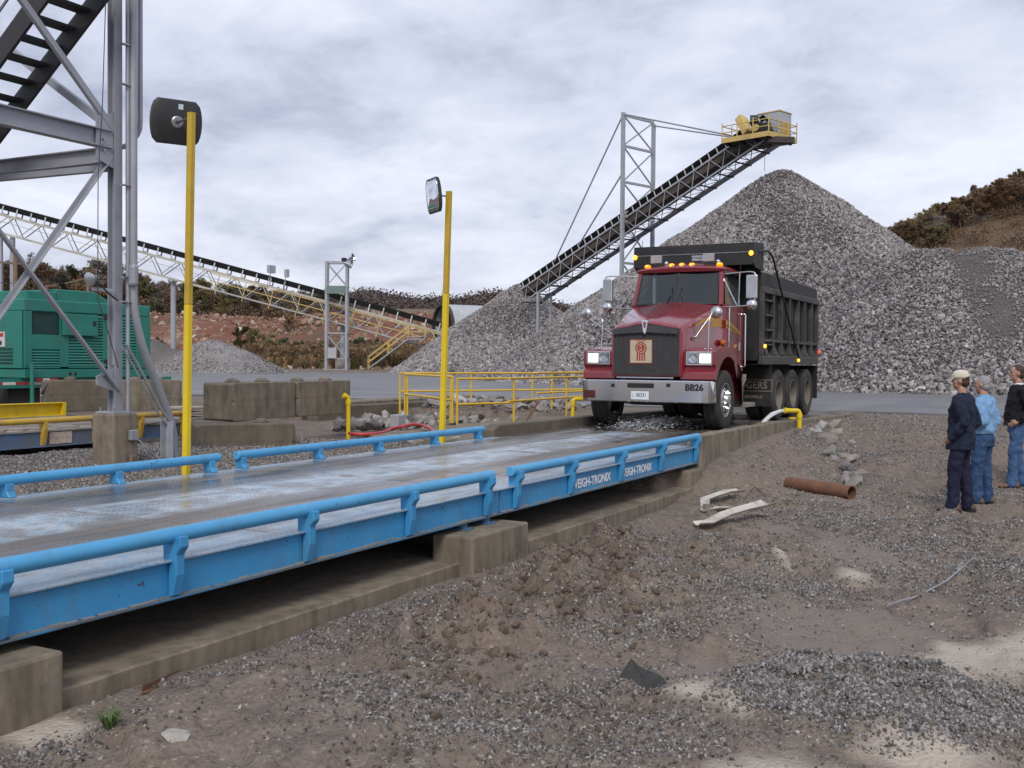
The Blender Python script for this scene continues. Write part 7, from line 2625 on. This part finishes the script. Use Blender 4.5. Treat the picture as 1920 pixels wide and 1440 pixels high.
pmat('belt_leather', (0.02, 0.015, 0.012), (0.03, 0.02, 0.016), 9, 0.5)


def seg(mb, p0, r0, p1, r1, n=12):
    p0, p1 = Vector(p0), Vector(p1)
    d = (p1 - p0).normalized()
    mb.tube([p0 - d * r0 * .7, p0 - d * r0 * .35, p0, p1, p1 + d * r1 * .35, p1 + d * r1 * .7], [r0 * .45, r0 * .85, r0, r1, r1 * .85, r1 * .45], n)


def rings_body(mb, lv, n=20):
    """closed trunk from (z, centre x, half depth, half width)"""
    mb.loft([[(c + a * math.cos(2 * math.pi * k / n), b_ * math.copysign(abs(math.sin(2 * math.pi * k / n)) ** .85, math.sin(2 * math.pi * k / n)), z) for k in range(n)] for z, c, a, b_ in lv])


_FT = []


def fold_texture():
    if not _FT:
        t_ = bpy.data.textures.new('cloth_folds', 'CLOUDS')
        t_.noise_scale = .085
        t_.noise_depth = 2
        _FT.append(t_)
    return _FT[0]


def skinned(mb, name, mat, parent, vox, it=2, folds=0.0):
    o = mb.build(name, mat, parent, smooth=True)
    md = o.modifiers.new('remesh', 'REMESH')
    md.mode = 'VOXEL'
    md.voxel_size = vox
    md.use_smooth_shade = True
    if folds:
        dm = o.modifiers.new('folds', 'DISPLACE')
        dm.texture = fold_texture()
        dm.texture_coords = 'LOCAL'
        dm.strength = folds
        dm.mid_level = .5
    sm = o.modifiers.new('smooth', 'SMOOTH')
    sm.iterations = it
    sm.factor = .5
    return o


def person(label, loc, rz, H, top, topmat, legmat, bootmat, hat, hairmat, head_turn=0.0, arms='pocket', girth=1.0, step=.06):
    s = H / 1.76
    V = lambda x, y, z: Vector((x, y, z)) * s
    hipL, hipR = V(0, .095, .92), V(0, -.095, .92)
    kneeL, kneeR = V(.03 + step * .4, .105, .50), V(.01 - step * .4, -.105, .50)
    ankL, ankR = V(-.01 + step, .11, .09), V(-.01 - step, -.11, .09)
    shL, shR = V(-.01, .195, 1.415), V(-.01, -.195, 1.415)
    if arms == 'pocket':
        elL, elR = V(-.11, .275, 1.13), V(-.11, -.275, 1.13)
        wrL, wrR = V(.06, .235, .93), V(.06, -.235, .93)
        haL, haR = V(.11, .185, .875), V(.11, -.185, .875)
    elif arms == 'front':
        elL, elR = V(-.09, .265, 1.14), V(-.09, -.265, 1.14)
        wrL, wrR = V(.14, .17, 1.05), V(.14, -.17, 1.05)
        haL, haR = V(.21, .09, 1.05), V(.21, -.09, 1.03)
    else:
        elL, elR = V(-.10, .30, 1.15), V(-.10, -.30, 1.15)
        wrL, wrR = V(.05, .23, .96), V(.05, -.23, .96)
        haL, haR = V(.10, .20, .93), V(.10, -.20, .93)
    # ---- body: one continuous surface
    b = MB()
    rings_body(b, [(.86 * s, 0, .10 * s, .15 * s), (.95 * s, 0, .105 * s, .16 * s), (1.08 * s, 0, .10 * s, .145 * s), (1.25 * s, .0, .11 * s, .165 * s), (1.38 * s, -.01 * s, .095 * s, .18 * s), (1.46 * s, -.015 * s, .05 * s, .08 * s)])
    seg(b, V(-.015, 0, 1.42), .058 * s, V(.008, 0, 1.55), .054 * s)
    hc = V(.018, 0, 1.645)
    tr = Matrix.Translation(hc) @ Matrix.Rotation(head_turn, 4, 'Z')
    hd = MB()
    hd.ball((0, 0, .015), (.094, .074, .100), 20, 14)
    hd.ball((.025, 0, -.045), (.068, .058, .070), 16, 12)
    hd.ball((.055, 0, -.085), (.032, .034, .028), 12, 8)                 # chin
    hd.add([(.082, -.010, .028), (.082, .010, .028), (.120, 0, -.018), (.086, -.018, -.026), (.086, .018, -.026), (.06, 0, .0)], [(0, 1, 2), (0, 2, 3), (1, 4, 2), (3, 2, 4), (0, 3, 5), (1, 5, 4), (0, 5, 1), (3, 4, 5)])
    hd.ball((.076, 0, .036), (.018, .052, .012), 12, 6)                  # brow
    hd.ball((.082, 0, -.052), (.014, .026, .012), 10, 6)                 # lips
    for sd_ in (-1, 1):
        hd.ball((-.004, sd_ * .076, -.005), (.022, .012, .034), 10, 8)   # ears
        hd.ball((.050, sd_ * .042, -.02), (.028, .022, .026), 10, 8)     # cheeks
    hd.v = [tuple(tr @ (Vector(q) * s)) for q in hd.v]
    b.add(hd.v, hd.f)
    for a, e, w_, h_, sg in ((shL, elL, wrL, haL, 1), (shR, elR, wrR, haR, -1)):
        seg(b, a, .052 * s, e, .040 * s)
        seg(b, e, .040 * s, w_, .029 * s)
        d = (h_ - w_).normalized()
        side = d.cross(Vector((0, sg, 0))).normalized()
        palm = w_ + d * .055 * s
        seg(b, w_, .028 * s, palm, .034 * s, 10)
        for k in range(4):
            f0 = palm + side * (.028 - .0185 * k) * s + d * .02 * s
            L = (.070, .080, .074, .058)[k] * s
            f1 = f0 + d * L * .5 + Vector((0, -sg * .006 * s, 0))
            f2 = f1 + d * L * .42 + Vector((0, -sg * .018 * s, 0))
            seg(b, f0, .0095 * s, f1, .009 * s, 8)
            seg(b, f1, .009 * s, f2, .0075 * s, 8)
        t0 = w_ + d * .025 * s + side * .030 * s
        seg(b, t0, .012 * s, t0 + d * .038 * s + side * .022 * s, .010 * s, 8)
        seg(b, t0 + d * .038 * s + side * .022 * s, .010 * s, t0 + d * .066 * s + side * .026 * s, .008 * s, 8)
    for h_, k_, a_ in ((hipL, kneeL, ankL), (hipR, kneeR, ankR)):
        seg(b, h_, .080 * s, k_, .052 * s)
        seg(b, k_, .052 * s, a_, .036 * s)
        seg(b, a_, .036 * s, a_ + V(.05, 0, -.055), .026 * s)
    body = skinned(b, 'person', 'skin', None, .0085, 1)
    body.location = loc
    body.rotation_euler = (0, 0, rz)
    tag(body, label, 'person')
    # ---- eyes
    for sd_ in (-1, 1):
        e = MB().ball((0, 0, 0), (.008 * s, .013 * s, .008 * s), 8, 6)
        off = tr @ (Vector((.083, sd_ * .030, .018)) * s)
        e.v = [tuple(Vector(q) + off) for q in e.v]
        e.build('eye', 'ink_black', body, smooth=True)
    # ---- trousers
    t = MB()
    rings_body(t, [(.80 * s, 0, .13 * s, .185 * s * girth), (.90 * s, -.005 * s, .135 * s, .185 * s * girth), (.98 * s, 0, .128 * s, .175 * s * girth), (1.04 * s, 0, .122 * s, .168 * s * girth)])
    for h_, k_, a_ in ((hipL, kneeL, ankL), (hipR, kneeR, ankR)):
        seg(t, h_ - V(0, 0, .03), .102 * s, k_, .080 * s, 14)
        seg(t, k_, .080 * s, a_ + V(.005, 0, .02), .072 * s, 14)
        seg(t, a_ + V(.005, 0, .06), .078 * s, a_ + V(.014, 0, -.045), .078 * s, 14)
    skinned(t, 'trousers', legmat, body, .011, 1, .045)
    # ---- upper garment
    j = MB()
    if top == 'jacket':
        lv = [(.78, .015, .165, .215), (.84, .01, .168, .215), (.98, 0, .155, .205), (1.12, .0, .150, .200), (1.27, -.005, .148, .215), (1.38, -.015, .125, .215), (1.45, -.02, .085, .13), (1.485, -.02, .07, .085)]
    elif top == 'shirt':
        lv = [(.97, .005, .148, .190), (1.02, .01, .168, .205), (1.12, .01, .160, .200), (1.27, 0, .145, .208), (1.38, -.015, .118, .210), (1.45, -.02, .080, .12), (1.485, -.02, .065, .08)]
    else:
        lv = [(.96, .005, .152, .195), (1.01, .005, .165, .205), (1.12, .0, .152, .200), (1.27, 0, .142, .212), (1.38, -.015, .120, .215), (1.45, -.02, .082, .12), (1.478, -.02, .062, .08)]
    rings_body(j, [(z * s, c * s, a * s * girth, w_ * s * girth) for z, c, a, w_ in lv])
    for a, e, w_ in ((shL, elL, wrL), (shR, elR, wrR)):
        seg(j, a, .082 * s, e, .066 * s, 14)
        seg(j, e, .066 * s, w_.lerp(e, .04), .050 * s, 14)
    skinned(j, {'jacket': 'jacket', 'shirt': 'shirt', 'pullover': 'pullover'}[top], topmat, body, .011, 1, .045)
    if top == 'shirt':
        c = MB().lathe([(.062 * s, 0), (.075 * s, .01 * s), (.068 * s, .045 * s), (.060 * s, .04 * s)], Matrix.Translation(V(-.012, 0, 1.465)), 18)
        c.build('collar', topmat, body, smooth=True)
        MB().lathe([(.125 * s, 0), (.13 * s, .0), (.13 * s, .03 * s), (.125 * s, .03 * s)], Matrix.Translation(V(0, 0, .985)) @ Matrix.Diagonal((1.12, 1.45, 1, 1)), 24).build('belt', 'belt_leather', body)
    if top == 'pullover':
        MB().lathe([(.056 * s, 0), (.066 * s, .0), (.060 * s, .03 * s), (.052 * s, .03 * s)], Matrix.Translation(V(-.008, 0, 1.475)), 18).build('shirt_collar', 'plate_white', body, smooth=True)
        ph = MB()
        ph.cbox(V(.03, .205, .985), (.055 * s, .03 * s, .085 * s))
        ph.build('belt_phone', 'dull_chrome', body, bevel=.006)
    # ---- boots
    for a_ in (ankL, ankR):
        f_ = MB()
        rg = []
        for x, w_, zt_, zb_ in ((-.085, .030, .05, .012), (-.07, .042, .095, 0), (-.01, .044, .10, 0), (.06, .046, .082, 0), (.12, .050, .058, 0), (.165, .044, .044, .004), (.195, .026, .030, .010)):
            rg.append([(x * s, math.cos(q) * w_ * s, ((zt_ + zb_) / 2 + math.sin(q) * (zt_ - zb_) / 2) * s) for q in [2 * math.pi * k / 12 for k in range(12)]])
        f_.loft(rg)
        f_.v = [tuple(Vector(q) + Vector((a_.x, a_.y, 0))) for q in f_.v]
        bo = f_.build('boot', bootmat, body, smooth=True)
        so = MB().prism([(-.09 * s, -.04 * s), (.10 * s, -.052 * s), (.18 * s, -.036 * s), (.20 * s, 0), (.18 * s, .036 * s), (.10 * s, .052 * s), (-.09 * s, .04 * s)], -.012 * s, .016 * s, Matrix.Translation((a_.x, a_.y, 0)))
        so.build('sole', 'ink_black', bo)
    # ---- hair, cap
    if hat:
        c = MB()
        rings = [[(math.cos(2 * math.pi * k / 20) * .102 * q, math.sin(2 * math.pi * k / 20) * .083 * q, z) for k in range(20)] for q, z in ((1.0, .025), (1.02, .055), (.98, .085), (.80, .115), (.45, .132), (.05, .137))]
        c.loft(rings)
        c.v = [tuple(tr @ (Vector(q) * s)) for q in c.v]
        cp = c.build('cap', hat, body, smooth=True)
        pk = MB().prism([(.07, -.075), (.12, -.070), (.165, -.045), (.178, 0), (.165, .045), (.12, .070), (.07, .075)], .028, .036)
        pk.v = [tuple(tr @ Matrix.Rotation(math.radians(8), 4, 'Y') @ (Vector(q) * s)) for q in pk.v]
        pk.build('cap_peak', hat, cp)
    h_ = MB()
    h_.ball((-.014, 0, .030), (.095, .080, .098), 20, 14)
    h_.ball((-.045, 0, -.025), (.062, .071, .066), 16, 10)
    keep = []
    hv = [Vector(q) for q in h_.v]
    h_.f = [f for f in h_.f if not any(hv[i].x > .055 - .55 * max(0, .055 - hv[i].z) and hv[i].z < .075 for i in f)]
    h_.mi = [0] * len(h_.f)
    h_.v = [tuple(tr @ (q * s * (1.0 if not hat else .985))) for q in hv]
    h_.build('hair', hairmat, body, smooth=True)
    return body


yaw_left = math.atan2(-RTH.y, -RTH.x)                                    # towards the left of the picture
def ghit(u, v):
    z = -.65
    for _ in range(6):
        p = oz(u, v, z)
        z = .5 * z + .5 * gz(p.x, p.y)
    return Vector((p.x, p.y, gz(p.x, p.y)))


def stand(u, v, z):
    p = oz(u, v, z)
    return Vector((p.x, p.y, gz(p.x, p.y) + .004))


m1 = ghit(1800, 958)
person('man in dark navy jacket and trousers wearing a pale cap', (m1.x, m1.y, gz(m1.x, m1.y)), yaw_left - math.radians(38), 1.735, 'jacket', 'navy_cloth', 'navy_trouser', 'boot_brown', 'cap_beige', 'hair_brown', head_turn=math.radians(8), arms='pocket', girth=1.0)
m2 = ghit(1841, 944)
person('grey-haired man in light blue denim shirt and jeans', (m2.x, m2.y, gz(m2.x, m2.y)), yaw_left - math.radians(42), 1.73, 'shirt', 'denim_light', 'denim_blue', 'boot_brown', None, 'hair_grey', head_turn=math.radians(0), arms='front', girth=1.02, step=.03)
m3 = ghit(1906, 914)
person('dark-haired man in black pullover and blue jeans at the right edge', (m3.x, m3.y, gz(m3.x, m3.y)), yaw_left - math.radians(10), 1.84, 'pullover', 'black_knit', 'denim_mid', 'boot_tan', None, 'hair_brown', head_turn=math.radians(-4), arms='hip', girth=1.04, step=.09)

# ================================================================== things lying about the yard
def place(o_, p):
    o_.location = p
    return o_


pl_, pr_ = ghit(1478, 912), ghit(1597, 936)
pl_.z, pr_.z = pl_.z + .085, pr_.z + .085
d = (pr_ - pl_)
M = Matrix.Translation(pl_) @ d.to_track_quat('Z', 'Y').to_matrix().to_4x4()
rp = thing('rusty_pipe', 'short length of rusty brown steel pipe lying on the gravel', 'pipe', pl_)
L = d.length
R3 = d.to_track_quat('Z', 'Y').to_matrix().to_4x4()
MB().lathe([(.092, 0), (.095, .02), (.095, L), (.083, L), (.083, 0)], R3, 28).build('pipe_wall', 'rust', rp, auto=40)
MB().lathe([(.0, .4), (.082, .4), (.082, .41), (0, .41)], R3, 20).build('pipe_disc', 'under_black', rp)  # black disc set across the bore

pmat('plastic_white', (0.55, 0.52, 0.46), (0.46, 0.43, 0.38), 5, 0.5, dirt=(0.22, 0.19, 0.15), dirt_amt=0.35, dscale=6)


def shard(label, path, w0, w1, curl, th=.006, seed=0):
    """piece of split plastic pipe: curved strip along a path of points"""
    r_ = random.Random(seed)
    path = [Vector(p) for p in path]
    c0 = path[0]
    n, m = len(path), 7
    up_ = ZUP
    rings = []
    for i, p in enumerate(path):
        t = (path[min(i + 1, n - 1)] - path[max(i - 1, 0)]).normalized()
        sd_ = t.cross(up_).normalized()
        w = w0 + (w1 - w0) * i / (n - 1)
        top_, bot_ = [], []
        for k in range(m):
            a = -1 + 2 * k / (m - 1)
            q = p - c0 + sd_ * a * w * (1 - .12 * curl * a * a) + up_ * (curl * w * .75 * a * a) + Vector((0, 0, r_.uniform(-.003, .003)))
            top_.append(q + up_ * th / 2)
            bot_.append(q - up_ * th / 2)
        rings.append(top_ + bot_[::-1])
    o_ = MB().loft(rings).build('plastic_shard', 'plastic_white', None, auto=50)
    o_.location = c0
    tag(o_, label, 'plastic scrap', 'broken white plastic pieces on the ground')


def gp(u, v, dz=.05):
    p = ghit(u, v)
    return Vector((p.x, p.y, p.z + dz))


shard('white split plastic strip, longer and nearer of the two on the mud', [gp(1306, 986, .05), gp(1330, 987, .07), gp(1360, 981, .09), gp(1395, 976, .11), gp(1420, 972, .12), gp(1443, 968, .15)], .085, .12, .55, seed=1)
shard('white plastic strip folded back on itself beside the rusty pipe', [gp(1390, 934, .12), gp(1365, 940, .11), gp(1340, 945, .09), gp(1322, 948, .06), gp(1322, 953, .03), gp(1345, 957, .04), gp(1372, 962, .05)], .08, .05, .6, seed=2)

a_, b_ = gp(264, 1304, .012), gp(378, 1250, .012)
bar = MB().angle((0, 0, 0), b_ - a_, .036, .007, (0, 0, 1)).build('rusty_bar', 'rust')
bar.location = a_
tag(bar, 'rusty iron angle bar leaning against the foundation edge', 'iron bar')
pmat('pale_rock', (0.34, 0.31, 0.27), (0.42, 0.39, 0.35), 6, 0.9, bump=0.6, bscale=18)
p = gp(330, 1372, -.015)
me = rock_mesh('pale_rock', 31, .55, 30, 'pale_rock')
ro = link('pale_rock', me)
ro.location = p
ro.scale = (.30, .22, .22)
ro.rotation_euler = (.1, .1, .6)
tag(ro, 'pale flat rock half sunk in mud beside a grass tuft', 'rock')
p = gp(1208, 1290, .03)
ac = MB()
ac.prism([(-.13, -.05), (-.06, -.075), (.05, -.06), (.13, -.07), (.14, .03), (.05, .06), (-.05, .05), (-.12, .07)], -.03, .02, Matrix.Rotation(math.radians(56), 4, Vector((RTH.x, RTH.y, 0))) @ Matrix.Rotation(math.atan2(RTH.y, RTH.x) - .5, 4, 'Z'))
ac.v = [(q[0] + random.uniform(-.012, .012), q[1] + random.uniform(-.012, .012), q[2] + random.uniform(-.008, .008)) for q in ac.v]
pmat('asphalt_lump', (0.030, 0.029, 0.030), (0.05, 0.048, 0.048), 20, 0.85, bump=0.8, bscale=50)
ao = ac.build('asphalt_chunk', 'asphalt_lump', bevel=.008)
ao.location = p + Vector((0, 0, .02))
tag(ao, 'jagged black asphalt chunk standing on edge in the mud', 'asphalt chunk')


def grass_tuft(label, p, n, L, mat, seed):
    r_ = random.Random(seed)
    mb = MB()
    for k in range(n):
        a = r_.uniform(0, 6.28)
        q = Vector((math.cos(a), math.sin(a), 0))
        b0 = q * r_.uniform(0, .025)
        l_ = L * r_.uniform(.5, 1.1)
        w = Vector((-q.y, q.x, 0)) * .0028
        m1_, e_ = b0 + q * l_ * .28 + Vector((0, 0, l_ * .6)), b0 + q * l_ * r_.uniform(.6, 1.0) + Vector((0, 0, l_ * r_.uniform(.4, .8)))
        mb.add([b0 - w, b0 + w, m1_ + w * .8, m1_ - w * .8, e_], [(0, 1, 2, 3), (3, 2, 4)])
    o_ = mb.build('grass_tuft', mat)
    o_.location = p
    tag(o_, label, 'grass tuft', 'grass tufts in the mud')


pmat('grass_blade', (0.055, 0.11, 0.022), (0.09, 0.13, 0.03), 30, 0.6)
pmat('red_stem', (0.16, 0.055, 0.04), (0.12, 0.06, 0.04), 30, 0.7)
grass_tuft('bright green grass tuft beside the pale flat rock', gp(205, 1383, .0), 110, .11, 'grass_blade', 1)
grass_tuft('small green grass tuft between gravel in front of the foundation', gp(565, 1262, .0), 40, .05, 'grass_blade', 2)
grass_tuft('reddish dry weed tuft on the mud hump by the white plastic', gp(1395, 1003, .0), 60, .10, 'red_stem', 3)
grass_tuft('thin green sprout on the lower buried concrete block', at(499, 790, 17.2), 12, .10, 'grass_blade', 4)
for lab, pts, rad, mt_ in (('pale dry twig lying on the mud hump', [(1290, 1078), (1297, 1060), (1306, 1045), (1322, 1033)], .006, 'old_wood'),
                           ('grey cable end lying across the gravel', [(1664, 1142), (1690, 1133), (1715, 1128), (1745, 1110), (1775, 1095), (1800, 1075), (1825, 1052)], .007, 'conduit_grey'),
                           ('thin dark twig leaning on the bank by the rusty pipe', [(1395, 905), (1415, 915), (1434, 932)], .006, 'bark')):
    P_ = [gp(u, v, .03) for u, v in pts]
    o_ = MB().tube(bend([q - P_[0] for q in P_], .1), rad, 6).build('twig' if 'twig' in lab else 'cable', mt_, None, auto=60)
    o_.location = P_[0]
    tag(o_, lab, 'twig' if 'twig' in lab else 'cable')
